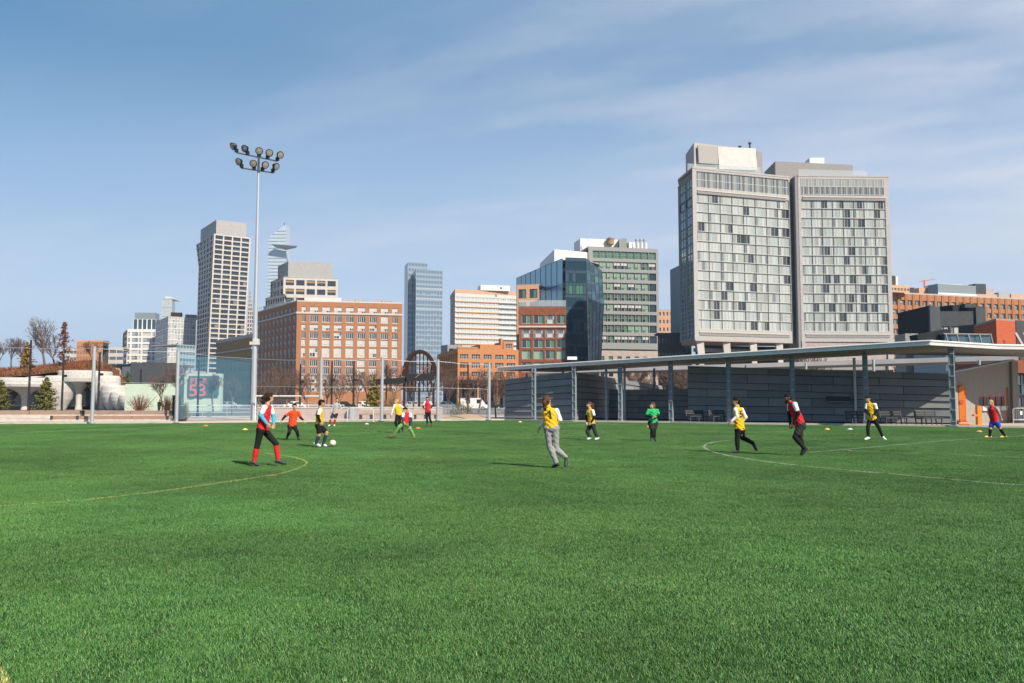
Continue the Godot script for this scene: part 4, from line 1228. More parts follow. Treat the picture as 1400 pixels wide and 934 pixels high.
# ---------------------------------------------------------------- left terrace, island, planting
func terrace() -> void:
	var a := Vector2(-42.14, -59.36)
	var b := Vector2(-24.54, -60.31)
	var t := thing("seating_terrace", "cream concrete seating terrace with long timber benches at far left", "terrace", v3(a.lerp(b, 0.5) + Vector2(0, -0.5), 0))
	var o := t.position
	var dir := (b - a).normalized()
	var nb := Vector2(dir.y, -dir.x)
	if nb.y > 0:
		nb = -nb
	var step := func(back0: float, back1: float, y1: float) -> Array:
		return [a + nb * back0, b + nb * back0, b + nb * back1, a + nb * back1]
	block(t, "lower_step", M.cream, step.call(0.35, 1.5, 0.5), 0, 0.30)
	block(t, "upper_step", M.cream, step.call(1.5, 3.2, 0.5), 0, 0.62)
	var L := a.distance_to(b)
	var plank := func(called: String, s0: float, s1: float, back: float, y: float, h: float) -> void:
		var m := MB.new()
		m.bar(v3(a + dir * s0 + nb * back, y) - o, v3(a + dir * s1 + nb * back, y) - o, 0.42, h)
		part(called, m, M.timber, t)
	var s := 0.0
	while s < L - 0.2:
		var e := minf(s + 3.55, L)
		plank.call("upper_plank", s, e, 1.75, 0.78, 0.24)
		s += 3.6
	var q0 := L - 8.3
	for k in 3:
		plank.call("lower_plank", q0 + k * 2.8, q0 + k * 2.8 + 2.76, 0.62, 0.42, 0.22)
	for k in 3:
		plank.call("lower_plank", q0 - 12.0 - k * 2.9, q0 - 12.0 - k * 2.9 + 2.85 + (7.0 if k == 0 else 0.0) * 0.0, 0.62, 0.42, 0.22)
	for k in [0.0, 1.8, 8.1]:
		var m := MB.new()
		var p: Vector2 = a + dir * (q0 + k) + nb * 0.38
		m.bar(v3(p, 0.28) - o, v3(p, 0.56) - o, 0.16, 0.12)
		part("bracket", m, M.darkgrey, t)
	for k in [1.7, 7.6]:
		var m := MB.new()
		var p: Vector2 = a + dir * (q0 + k) + nb * 1.52
		m.bar(v3(p, 0.55) - o, v3(p, 0.92) - o, 0.16, 0.12)
		part("bracket", m, M.darkgrey, t)
	# utility cabinet
	var c := thing("utility_cabinet", "tall narrow grey green cabinet beside the net post", "cabinet", Vector3(-24.64, 0, -61.3) + Vector3(0, 0.04, -0.6))
	var cm := MB.new()
	cm.cube(Vector3(0, 0.98, 0), Vector3(0.40, 1.9, 0.5))
	part("body", cm, M.slate2, c)
	var ct := MB.new()
	ct.cube(Vector3(0, 1.95, 0), Vector3(0.46, 0.06, 0.56))
	part("lid", ct, M.slate2, c)
	var cp := MB.new()
	cp.cube(Vector3(0, 0.04, 0), Vector3(0.48, 0.10, 0.58))
	part("plinth", cp, M.conc_grey, c)

func pot_profile(h: float, r: float) -> Array:
	var out := []
	if r < 2.7:
		# the low outer pillars swell almost from the ground
		return [Vector2(r * 0.45, 0), Vector2(r * 0.55, h * 0.10), Vector2(r * 0.80, h * 0.30), Vector2(r * 0.98, h * 0.52), Vector2(r * 1.05, h * 0.72), Vector2(r * 1.02, h * 0.93), Vector2(r * 0.92, h), Vector2(r * 0.75, h * 0.96), Vector2(0.1, h * 0.94)]
	out.append(Vector2(0.62, 0))
	out.append(Vector2(0.50, h * 0.12))
	out.append(Vector2(0.52, h * 0.32))
	for k in 7:
		var t := k / 6.0
		out.append(Vector2(0.55 + (r - 0.55) * (1.0 - cos(t * PI * 0.5)) * 0.98, h * (0.36 + 0.36 * sin(t * PI * 0.5) )))
	out.append(Vector2(r * 1.02, h * 0.80))
	out.append(Vector2(r * 0.99, h * 0.97))
	out.append(Vector2(r * 0.93, h))
	out.append(Vector2(r * 0.80, h * 0.97))
	out.append(Vector2(0.1, h * 0.95))
	return out

func island() -> void:
	rng.seed = 51
	var t := thing("garden_island", "white sculpted concrete island of flared pillars carrying a brown hillside garden", "island", Vector3(-82.01, 1.62, -155) * Vector3(1, 0, 1))
	var o := t.position
	for e in [[Vector3(-95.36, 5.31, -152), 4.8], [Vector3(-94.67, 5.36, -157), 4.4], [Vector3(-86.69, 5.65, -150), 5.0], [Vector3(-85.68, 6.05, -155), 3.6], [Vector3(-81.65, 6.1, -152), 2.6], [Vector3(-78.63, 7.06, -153), 3.4], [Vector3(-76.19, 6.96, -154), 2.8], [Vector3(-72.71, 6.07, -151), 2.3], [Vector3(-70.16, 4.32, -148.5), 2.1], [Vector3(-68.01, 3.15, -147), 1.9], [Vector3(-65.91, 2.63, -145.5), 1.7], [Vector3(-66.23, 3.56, -149), 0.95], [Vector3(-97.19, 5.74, -164), 4.4], [Vector3(-92.93, 6.34, -165), 4.6], [Vector3(-86.8, 7.2, -165), 3.6], [Vector3(-82.93, 7.34, -165), 3.4]]:
		var top: Vector3 = e[0]
		var m := MB.new()
		m.lathe(Vector3(top.x, 0, top.z) - o, pot_profile(top.y, e[1]), 30, 0.06, top.x)
		part("flared_pillar", m, M.tulip, t)
	# planted hillside
	var prof := [[-104.42, 7.24], [-96.18, 7.24], [-90.70, 7.79], [-85.91, 8.20], [-82.49, 8.61], [-80.02, 8.75], [-77.23, 7.65], [-75.53, 6.00], [-73.54, 3.95], [-71.85, 2.58], [-69.90, 1.89]]
	var hill := MB.new()
	for i in prof.size() - 1:
		var pa: Array = prof[i]
		var pb: Array = prof[i + 1]
		var f := func(e: Array, d: float, drop: float) -> Vector3:
			return Vector3(e[0], e[1] - drop, -d) - o
		hill.quad(f.call(pa, 151.5, 1.9), f.call(pb, 151.5, 1.9), f.call(pb, 160, 0.0), f.call(pa, 160, 0.0))
		hill.quad(f.call(pa, 160, 0.0), f.call(pb, 160, 0.0), f.call(pb, 167, 1.6), f.call(pa, 167, 1.6))
		hill.quad(f.call(pa, 167, 1.6), f.call(pb, 167, 1.6), f.call(pb, 167, 4.0), f.call(pa, 167, 4.0))
		hill.quad(f.call(pa, 151.5, 2.4), f.call(pa, 167, 4.0), f.call(pb, 167, 4.0), f.call(pb, 151.5, 2.4))
	part("hillside", hill, M.hill, t)
	var tufts := MB.new()
	tufts.colored = true
	var tones := [Color(0.22, 0.060, 0.030), Color(0.28, 0.105, 0.04), Color(0.30, 0.17, 0.08), Color(0.14, 0.055, 0.035), Color(0.36, 0.19, 0.07), Color(0.10, 0.10, 0.04)]
	for k in 2600:
		var u := rng.randf_range(-104.42, -70.20)
		var i := 0
		while i < prof.size() - 2 and prof[i + 1][0] < u:
			i += 1
		var y: float = lerpf(prof[i][1], prof[i + 1][1], (u - prof[i][0]) / float(prof[i + 1][0] - prof[i][0]))
		var d := rng.randf_range(152.0, 164.0)
		var drop := 1.9 * clampf((160.0 - d) / 8.5, 0.0, 1.0)
		var p := Vector3(u, y - drop, -d) - o
		var tone: Color = tones[clampi(int((sin(u * 0.95) + 1.0) * 2.0 + rng.randf_range(-0.8, 1.6)), 0, 5)]
		var s := rng.randf_range(0.4, 1.25) * (0.6 if u > -75.5 else 1.0)
		for q in 16:
			tufts.tint = tone * rng.randf_range(0.7, 1.35)
			tufts.tint.a = 1.0
			var lean := Vector3(rng.randfn(0, 0.45), rng.randf_range(0.4, 1.0), rng.randfn(0, 0.45)) * s
			blade(tufts, p + Vector3(rng.randfn(0, 0.35), -0.05, rng.randfn(0, 0.35)) * s, lean, 0.09)
	var ts := part("winter_planting", tufts, M.leaf, t)
	ts.set_meta("kind", "stuff")
	# slab, and a dark sheet added as the shade beneath
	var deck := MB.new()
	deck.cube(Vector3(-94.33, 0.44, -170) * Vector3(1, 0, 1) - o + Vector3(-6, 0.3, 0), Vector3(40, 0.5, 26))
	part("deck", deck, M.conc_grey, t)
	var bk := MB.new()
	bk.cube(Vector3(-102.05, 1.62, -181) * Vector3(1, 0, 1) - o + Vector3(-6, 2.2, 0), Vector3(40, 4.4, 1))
	part("shade_backdrop", bk, M.slate, t)

var twig_min := 0.006

# bare branching tree, all twigs real
func branch(b: MB, tw: MB, p: Vector3, d: Vector3, len: float, r: float, lvl: int, up: float) -> void:
	var q := p
	var dir := d
	var segs := 3 if lvl < 3 else 2
	r = maxf(r, twig_min)
	for i in segs:
		var nx := q + dir * len / segs
		var r1 := r * (1.0 - 0.25 * (i + 1.0) / segs)
		(b if lvl < 2 else tw).tube(q, nx, r * (1.0 - 0.25 * i / segs), r1, 6 if lvl < 2 else 3, false)
		q = nx
		dir = (dir + Vector3(rng.randfn(0, 0.10), rng.randfn(0.02, 0.05) + up * 0.05, rng.randfn(0, 0.10))).normalized()
		if lvl > 0 and lvl < 5 and i < segs - 1 and rng.randf() < 0.85:
			var sd := (dir + Vector3(rng.randfn(0, 0.6), rng.randf_range(0.0, 0.35), rng.randfn(0, 0.6))).normalized()
			branch(b, tw, q, sd, len * rng.randf_range(0.45, 0.65), r1 * 0.55, lvl + 1, up)
	if lvl >= 5 or len < 0.10:
		return
	var kids := 3 if lvl < 3 else 3
	for k in kids:
		var a := TAU * (k + rng.randf()) / kids
		var spread := rng.randf_range(0.35, 0.75)
		var x := dir.cross(Vector3.RIGHT if absf(dir.x) < 0.8 else Vector3.FORWARD).normalized()
		var y := x.cross(dir)
		var nd := (dir + (x * cos(a) + y * sin(a)) * spread + Vector3(0, up * 0.2, 0)).normalized()
		branch(b, tw, q, nd, len * rng.randf_range(0.62, 0.80), r * 0.62, lvl + 1, up)

func bare_tree(seedv: int, label: String, at: Vector3, hgt: float, group: String, up := 0.6) -> Node3D:
	rng.seed = seedv
	var t := thing("bare_tree", label, "tree", at, group)
	var b := MB.new()
	var tw := MB.new()
	branch(b, tw, Vector3(0, -0.1, 0), Vector3(rng.randfn(0, 0.03), 1, rng.randfn(0, 0.03)).normalized(), hgt * 0.30, hgt * 0.022, 0, up)
	part("trunk", b, M.bark, t)
	part("crown", tw, M.twig, t)
	return t

const ORD := ["first", "second", "third", "fourth", "fifth", "sixth", "seventh", "eighth", "ninth", "tenth", "eleventh", "twelfth", "thirteenth", "fourteenth", "fifteenth", "sixteenth", "seventeenth", "eighteenth", "nineteenth", "twentieth"]

func clump(b: MB, c: Vector3, rad: Vector3, count: int, size: float, tones: Array) -> void:
	for i in count:
		var d := Vector3(rng.randfn(0, 1), rng.randfn(0, 1), rng.randfn(0, 1)).normalized() * pow(rng.randf(), 0.4)
		var p := c + d * rad
		var n := (d + Vector3(rng.randfn(0, 0.5), rng.randfn(0, 0.5), rng.randfn(0, 0.5))).normalized()
		var x := n.cross(Vector3(rng.randfn(0, 1), rng.randfn(0, 1), rng.randfn(0, 1))).normalized() * size * rng.randf_range(0.5, 1.3)
		var y := n.cross(x) * 0.6
		b.tint = any(tones) * rng.randf_range(0.7, 1.3)
		b.tint.a = 1.0
		b.quad(p - x, p - y * 0.5, p + x, p + y)

func conifer(label: String, at: Vector3, h: float, r: float, tones: Array, sparse := 1.0, group := "") -> void:
	var t := thing("conifer_tree", label, "tree", at, group)
	var tr := MB.new()
	tr.tube(Vector3(0, -0.1, 0), Vector3(0, h * 0.96, 0), h * 0.022, 0.01, 8)
	part("trunk", tr, M.bark, t)
	var b := MB.new()
	b.colored = true
	var layers := int(h * 5.0)
	for i in layers:
		var k := (i + 0.5) / layers
		var y := lerpf(h * 0.06, h, k)
		var rr := r * pow(1.0 - k, 0.75) + 0.05
		var arms := int(8 * sparse)
		for a in arms:
			var an := rng.randf() * TAU
			var len := rr * rng.randf_range(0.5, 1.3) * (0.8 + 0.3 * sin(i * 2.4 + a))
			var dir := Vector3(cos(an), rng.randf_range(-0.15, 0.25), sin(an))
			for s in 6:
				var f := (s + 1.0) / 6.0
				clump(b, Vector3(0, y, 0) + dir * len * f, Vector3.ONE * (0.10 + 0.10 * (1.0 - f)) * h * 0.20, int(4 * sparse) + 1, h * 0.026 + 0.02, tones)
	part("crown", b, M.leaf, t)

func shrub(label: String, at: Vector3, w: float, h: float, tones: Array, twiggy := false) -> void:
	var t := thing("shrub", label, "shrub", at)
	var b := MB.new()
	b.colored = true
	for i in 26:
		var an := rng.randf() * TAU
		var q := Vector3(cos(an) * w * 0.4 * sqrt(rng.randf()), 0, sin(an) * w * 0.4 * sqrt(rng.randf()))
		q.y = h * rng.randf_range(0.15, 0.85) * (1.0 - 0.6 * Vector2(q.x, q.z).length() / (w * 0.5))
		clump(b, q, Vector3(w * 0.17, h * 0.16, w * 0.17), 55 if not twiggy else 25, 0.05, tones)
	if twiggy:
		for i in 160:
			var an := rng.randf() * TAU
			var d := Vector3(cos(an) * w * 0.5 * rng.randf(), h * rng.randf_range(0.5, 1.0), sin(an) * w * 0.5 * rng.randf())
			b.tint = any(tones)
			b.tube(Vector3(d.x * 0.2, 0, d.z * 0.2), d, 0.012, 0.006, 3, false)
	part("foliage", b, M.leaf, t)
	var st := MB.new()
	for i in 5:
		st.tube(Vector3(rng.randfn(0, 0.05), -0.05, rng.randfn(0, 0.05)), Vector3(rng.randfn(0, 0.2) * w, h * 0.5, rng.randfn(0, 0.2) * w), 0.02, 0.01, 5)
	part("stem", st, M.bark, t)

func planting() -> void:
	rng.seed = 61
	var olive := [Color(0.10, 0.115, 0.025), Color(0.155, 0.155, 0.035), Color(0.07, 0.085, 0.022), Color(0.20, 0.17, 0.05)]
	var gold := [Color(0.30, 0.17, 0.025), Color(0.22, 0.13, 0.03), Color(0.38, 0.24, 0.05), Color(0.12, 0.10, 0.02)]
	var rusty := [Color(0.20, 0.065, 0.035), Color(0.14, 0.045, 0.03), Color(0.28, 0.10, 0.05), Color(0.10, 0.035, 0.025)]
	var green := [Color(0.06, 0.085, 0.015), Color(0.09, 0.115, 0.02), Color(0.13, 0.14, 0.03)]
	conifer("bushy olive green conifer standing before the white island's main arch", Vector3(-50.09, 0.5, -90.6), 3.6, 1.35, olive, 1.3)
	conifer("olive green conifer cut by the left edge of the picture", Vector3(-54.2, 0.5, -89.35), 3.3, 1.25, olive, 1.3)
	conifer("golden conifer on the island hillside at far left", Vector3(-91.24, 7.38, -158), 5.2, 1.7, gold)
	conifer("tall rusty needled conifer on the island hillside", Vector3(-83.84, 7.61, -157), 8.6, 2.3, rusty, 0.3)
	conifer("small dark green conifer low on the island slope", Vector3(-69.9, 4.4, -153), 2.6, 1.0, green)
	conifer("yellow green conifer behind the barrier, in front of the arch", Vector3(-16.73, 0.2, -102.67), 4.3, 1.5, [Color(0.16, 0.15, 0.03), Color(0.26, 0.20, 0.04), Color(0.11, 0.12, 0.03), Color(0.34, 0.24, 0.06)], 1.1)
	shrub("rust red shrub in front of the island's low end", Vector3(-34.7, 0.6, -78.66), 3.2, 1.7, rusty, true)
	shrub("dark brown shrub beside the grey green cabinet", Vector3(-29.38, 0.5, -71.99), 1.5, 1.7, [Color(0.10, 0.05, 0.02), Color(0.07, 0.04, 0.02), Color(0.15, 0.08, 0.03)], true)
	shrub("tan wispy shrub behind the yellow bibbed runner", Vector3(-11.17, 0.1, -78.18), 2.2, 2.6, [Color(0.30, 0.19, 0.09), Color(0.22, 0.13, 0.06), Color(0.36, 0.24, 0.12)], true)
	shrub("rounded green shrub in front of the orange mill", Vector3(-4.4, 0.2, -74.7), 2.3, 2.1, [Color(0.06, 0.085, 0.015), Color(0.10, 0.12, 0.02), Color(0.14, 0.12, 0.03)])
	shrub("tan grass clump at the foot of the blue net", Vector3(-24.27, 0.06, -62.28), 1.0, 1.5, [Color(0.30, 0.19, 0.09), Color(0.22, 0.13, 0.06)], true)
	# island trees
	twig_min = 0.014
	bare_tree(71, "big bare many branched tree on the island crest", Vector3(-88.91, 7.45, -160), 10.5, "bare trees on the island", 0.9)
	bare_tree(72, "bare tree between the big bare tree and the rusty conifer", Vector3(-88.74, 7.56, -163), 8.0, "bare trees on the island", 0.9)
	bare_tree(73, "slender bare tree left of the golden conifer", Vector3(-95.3, 7.17, -160), 7.5, "bare trees on the island", 1.0)
	bare_tree(74, "bare sapling at the left picture edge on the island", Vector3(-96.45, 7.1, -158), 6.5, "bare trees on the island", 1.0)
	bare_tree(75, "thin bare sapling right of the slender bare tree", Vector3(-94.66, 7.24, -162), 6.5, "bare trees on the island", 1.0)
	bare_tree(76, "small reddish bare tree on the island behind the tall net post", Vector3(-79.88, 7.87, -160), 6.0, "bare trees on the island", 0.8)
	bare_tree(77, "bare upright tree before the mint wall", Vector3(-45.18, 0.3, -109.06), 5.2, "bare trees before the pier wall", 0.9)
	bare_tree(78, "bare thin tree behind the blue net left of the pier sign", Vector3(-39.79, 0.3, -101.8), 7.0, "bare trees before the pier wall", 0.9)
	bare_tree(79, "bare tree at the right end of the pier sign", Vector3(-33.83, 0.3, -95.44), 5.0, "bare trees before the pier wall", 0.5)
	# street trees behind the railing
	twig_min = 0.010
	var protos := []
	for k in 4:
		protos.append(bare_tree(80 + k, "bare street tree behind the railing, %s from the light mast" % ORD[k], Vector3.ZERO, 7.5, "bare street trees behind the railing", 0.4))
	rng.seed = 90
	var spots := [Vector2(-31.81, -96), Vector2(-23.27, -78), Vector2(-29.59, -104), Vector2(-31.53, -118), Vector2(-21.86, -90), Vector2(-24.68, -112), Vector2(-19.89, -98), Vector2(-23.17, -126), Vector2(-20.47, -118), Vector2(-17.21, -124), Vector2(-14.88, -128), Vector2(-11.85, -122), Vector2(-7.25, -95), Vector2(-4.06, -78), Vector2(-4.53, -116), Vector2(-1.49, -78), Vector2(-0.55, -105), Vector2(1.03, -99), Vector2(3.7, -122), Vector2(6.68, -110)]
	for i in spots.size():
		var p := v3(spots[i], 0.0)
		var s := rng.randf_range(0.72, 0.98) * (-p.z / 112.0)
		var lb: String = "bare street tree behind the railing, %s from the blue net" % ORD[i]
		if i < 4:
			protos[i].position = p
			protos[i].scale = Vector3.ONE * s
			protos[i].rotation.y = rng.randf() * TAU
			protos[i].set_meta("label", lb)
		else:
			copy_of(protos[i % 4], lb, p, rng.randf() * TAU, s)
	var behind := [Vector2(14.45, -98), Vector2(18.65, -112), Vector2(19.12, -104), Vector2(23.75, -118), Vector2(22.12, -100), Vector2(35.13, -108), Vector2(34.5, -97), Vector2(53.87, -115), Vector2(56.29, -103), Vector2(63.45, -110)]
	for i in behind.size():
		copy_of(protos[(i + 1) % 4], "bare tree glimpsed behind the pavilion, %s from its left end" % ORD[i], v3(behind[i], 0), rng.randf() * TAU, rng.randf_range(0.85, 1.1)).set_meta("group", "bare trees behind the pavilion")

# ---------------------------------------------------------------- posts, nets, lamps, goal
func light_mast() -> void:
	var base := Vector3(-20.8, 0, -67.46) + Vector3(0, 0.05, -0.4)
	var t := thing("floodlight_mast", "tall grey floodlight mast with two tiers of round lamps", "light mast", base)
	var H := 20.3
	var m := MB.new()
	m.tube(Vector3.ZERO, Vector3(0, 7.6, 0), 0.235, 0.20, 16)
	m.tube(Vector3(0, 7.6, 0), Vector3(0, H, 0), 0.19, 0.085, 16)
	part("pole", m, M.steel, t)
	var cb := MB.new()
	cb.cube(Vector3(0.02, 6.2, 0.1), Vector3(0.72, 0.24, 0.4))
	cb.cube(Vector3(0.15, 6.42, 0.1), Vector3(0.42, 0.28, 0.42))
	part("sensor_box", cb, M.offwhite, t)
	var st := MB.new()
	st.tube(Vector3(0, H - 0.1, 0), Vector3(0, H + 1.5, 0), 0.10, 0.08, 10)
	part("spigot", st, M.darkgrey, t)
	for tier in 2:
		var y := H + (0.12 if tier == 0 else 1.25)
		var l := Vector3(-1.35 if tier == 0 else -1.75, y + 0.12 + (0.15 if tier else 0.0), 0.3)
		var r := Vector3(1.15 if tier == 0 else 1.45, y - 0.12 - (0.15 if tier else 0.0), -0.3)
		var arm := MB.new()
		arm.bar(l, r, 0.10, 0.10)
		part("cross_arm", arm, M.darkgrey, t)
		var ks: Array = [[0.02, -0.6], [0.40, 0.0], [0.66, 0.9], [0.98, 1.2]] if tier == 0 else [[0.0, -0.9], [0.27, -0.6], [0.55, 0.2], [0.76, 0.6], [1.0, 0.9]]
		for k in ks:
			var p := l.lerp(r, k[0]) + Vector3(0, 0.12, 0)
			var ang: float = k[1]
			var dir := Vector3(sin(ang) * 0.8, -0.45, cos(ang)).normalized()
			var c := p + Vector3(sin(ang) * 0.28, 0.38, 0.15)
			var hd := MB.new()
			hd.tube(c - dir * 0.26, c + dir * 0.05, 0.15, 0.30, 16)
			hd.tube(c + dir * 0.05, c + dir * 0.12, 0.31, 0.31, 16)
			var lamp := part("floodlight", hd, M.black, t)
			var br := MB.new()
			br.bar(p - Vector3(0, 0.08, 0), c - dir * 0.2, 0.16, 0.16)
			br.cube(p + Vector3(0, 0.06, 0), Vector3(0.26, 0.26, 0.24))
			part("bracket", br, M.black, lamp)
			var ln := MB.new()
			ln.tube(c + dir * 0.125, c + dir * 0.14, 0.25, 0.23, 16)
			part("lens", ln, M.lens, lamp)
			var bs := MB.new()
			bs.tube(c + dir * 0.142, c + dir * 0.17, 0.08, 0.06, 10)
			part("lens_boss", bs, M.granite, lamp)

func posts_and_nets() -> void:
	var spec := [["galvanised net post in front of the timber benches", Vector3(-29.28, 5.34, -58.62)], ["galvanised net post at the left edge of the blue net", Vector3(-24.15, 5.2, -60.51)], ["galvanised net post behind the goal, right of the light mast", Vector3(-14.63, 4.85, -64.23)], ["galvanised net post beside the yellow green conifer", Vector3(-10.2, 4.93, -65.81)], ["galvanised net post right of the rusty arch", Vector3(-5.96, 4.84, -67.46)], ["galvanised net post nearest to the pavilion", Vector3(-1.88, 4.67, -68.95)], ["galvanised net post just beyond the left picture edge", Vector3(-37.32, 5.47, -58.26)]]
	var tops := []
	for e in spec:
		var at: Vector3 = e[1]
		var h: float = at.y
		var p := Vector3(at.x, 0.05, at.z - 0.25)
		var t := thing("net_post", e[0], "post", p, "tall posts carrying the ball net")
		var m := MB.new()
		m.tube(Vector3(0, 0, 0), Vector3(0, h, 0), 0.13, 0.12, 14)
		part("pole", m, M.galv, t)
		var c := MB.new()
		c.tube(Vector3(0, h, 0), Vector3(0, h + 0.05, 0), 0.14, 0.10, 14)
		part("cap", c, M.galv, t)
		var b := MB.new()
		b.tube(Vector3(0, 0, 0), Vector3(0, 0.06, 0), 0.24, 0.24, 14)
		part("base_plate", b, M.galv, t)
		tops.append([p.x, p + Vector3(0, h - 0.1, 0), p])
	tops.sort_custom(func(a, b): return a[0] < b[0])
	var mast := Vector3(-20.8, 0, -67.46) + Vector3(0, 0.05, -0.4)
	tops.insert(3, [mast.x, mast + Vector3(0, 4.95, 0), mast])
	for i in tops.size() - 1:
		var a: Vector3 = tops[i][1]
		var b: Vector3 = tops[i + 1][1]
		var n: String = ["ball net panel beyond the left picture edge", "see-through ball net above the timber benches", "blue tinted ball net between left net post and light mast", "see-through ball net right of the light mast behind the goal", "see-through ball net before the wide brick building's right half", "see-through ball net in front of the rusty arch", "see-through ball net in front of the orange mill"][i]
		var t := thing("ball_net", n, "net", (tops[i][2] + tops[i + 1][2]) * 0.5, "ball nets round the pitch")
		var o := t.position
		var cable := MB.new()
		var mid := (a + b) * 0.5 - Vector3(0, 0.10, 0)
		cable.tube(a - o, mid - o, 0.018, 0.018, 5, false)
		cable.tube(mid - o, b - o, 0.018, 0.018, 5, false)
		part("top_cable", cable, M.steel, t)
		var pa: Vector3 = tops[i][2]
		var pb: Vector3 = tops[i + 1][2]
		if i == 2:
			var sh := MB.new()
			var e0 := Vector3(0.10, 0.25, 0)
			sh.quad(pa - o + e0, pb - o + Vector3(-0.30, 0.25, 0), b - o + Vector3(-0.30, -0.05, 0), a - o + Vector3(0.10, -0.30, 0))
			part("netting", sh, M.net, t)
		else:
			# net seen as its seams and edge ropes
			for k in 2:
				var rope := MB.new()
				var f: float = [0.02, 0.55][k]
				rope.tube(pa.lerp(a, f) - o, pb.lerp(b, f) - o, 0.012, 0.012, 4, false)
				part("rope", rope, M.steel, t)

func lamp_posts() -> void:
	for e in [["tall black lamp post in front of the island's left pillar", Vector3(-42.99, 7.03, -75)], ["black lamp post before the island's dark arch", Vector3(-42.7, 6, -80)], ["black lamp post at the island's right shoulder", Vector3(-39.26, 6.21, -80)], ["black lamp post behind the blue net beside the pier sign", Vector3(-30.55, 5.54, -82)], ["black lamp post right of the light mast, before brick building", Vector3(-21.12, 5.27, -84)], ["black lamp post behind the goalkeeper", Vector3(-17.98, 5.56, -84)], ["black lamp post right of the goalkeeper", Vector3(-15.79, 5.56, -84)], ["black lamp post left of the rusty arch", Vector3(-12.83, 5.2, -86)], ["black lamp post right of the rusty arch before the orange mill", Vector3(-4.39, 5.34, -84)]]:
		var top: Vector3 = e[1]
		var h := top.y
		var t := thing("lamp_post", e[0], "lamp post", Vector3(top.x, 0.02, top.z), "black lamp posts along the promenade")
		var m := MB.new()
		m.tube(Vector3.ZERO, Vector3(0, h, 0), 0.11, 0.08, 10)
		part("pole", m, M.black, t)
		var b := MB.new()
		b.tube(Vector3.ZERO, Vector3(0, 0.35, 0), 0.16, 0.13, 10)
		part("base", b, M.black, t)
		var hd := MB.new()
		hd.cube(Vector3(0.22, h * 0.66, 0.05), Vector3(0.30, 0.22, 0.26))
		hd.bar(Vector3(0, h * 0.66, 0), Vector3(0.2, h * 0.66, 0.03), 0.07, 0.07)
		part("lamp_head", hd, M.black, t)

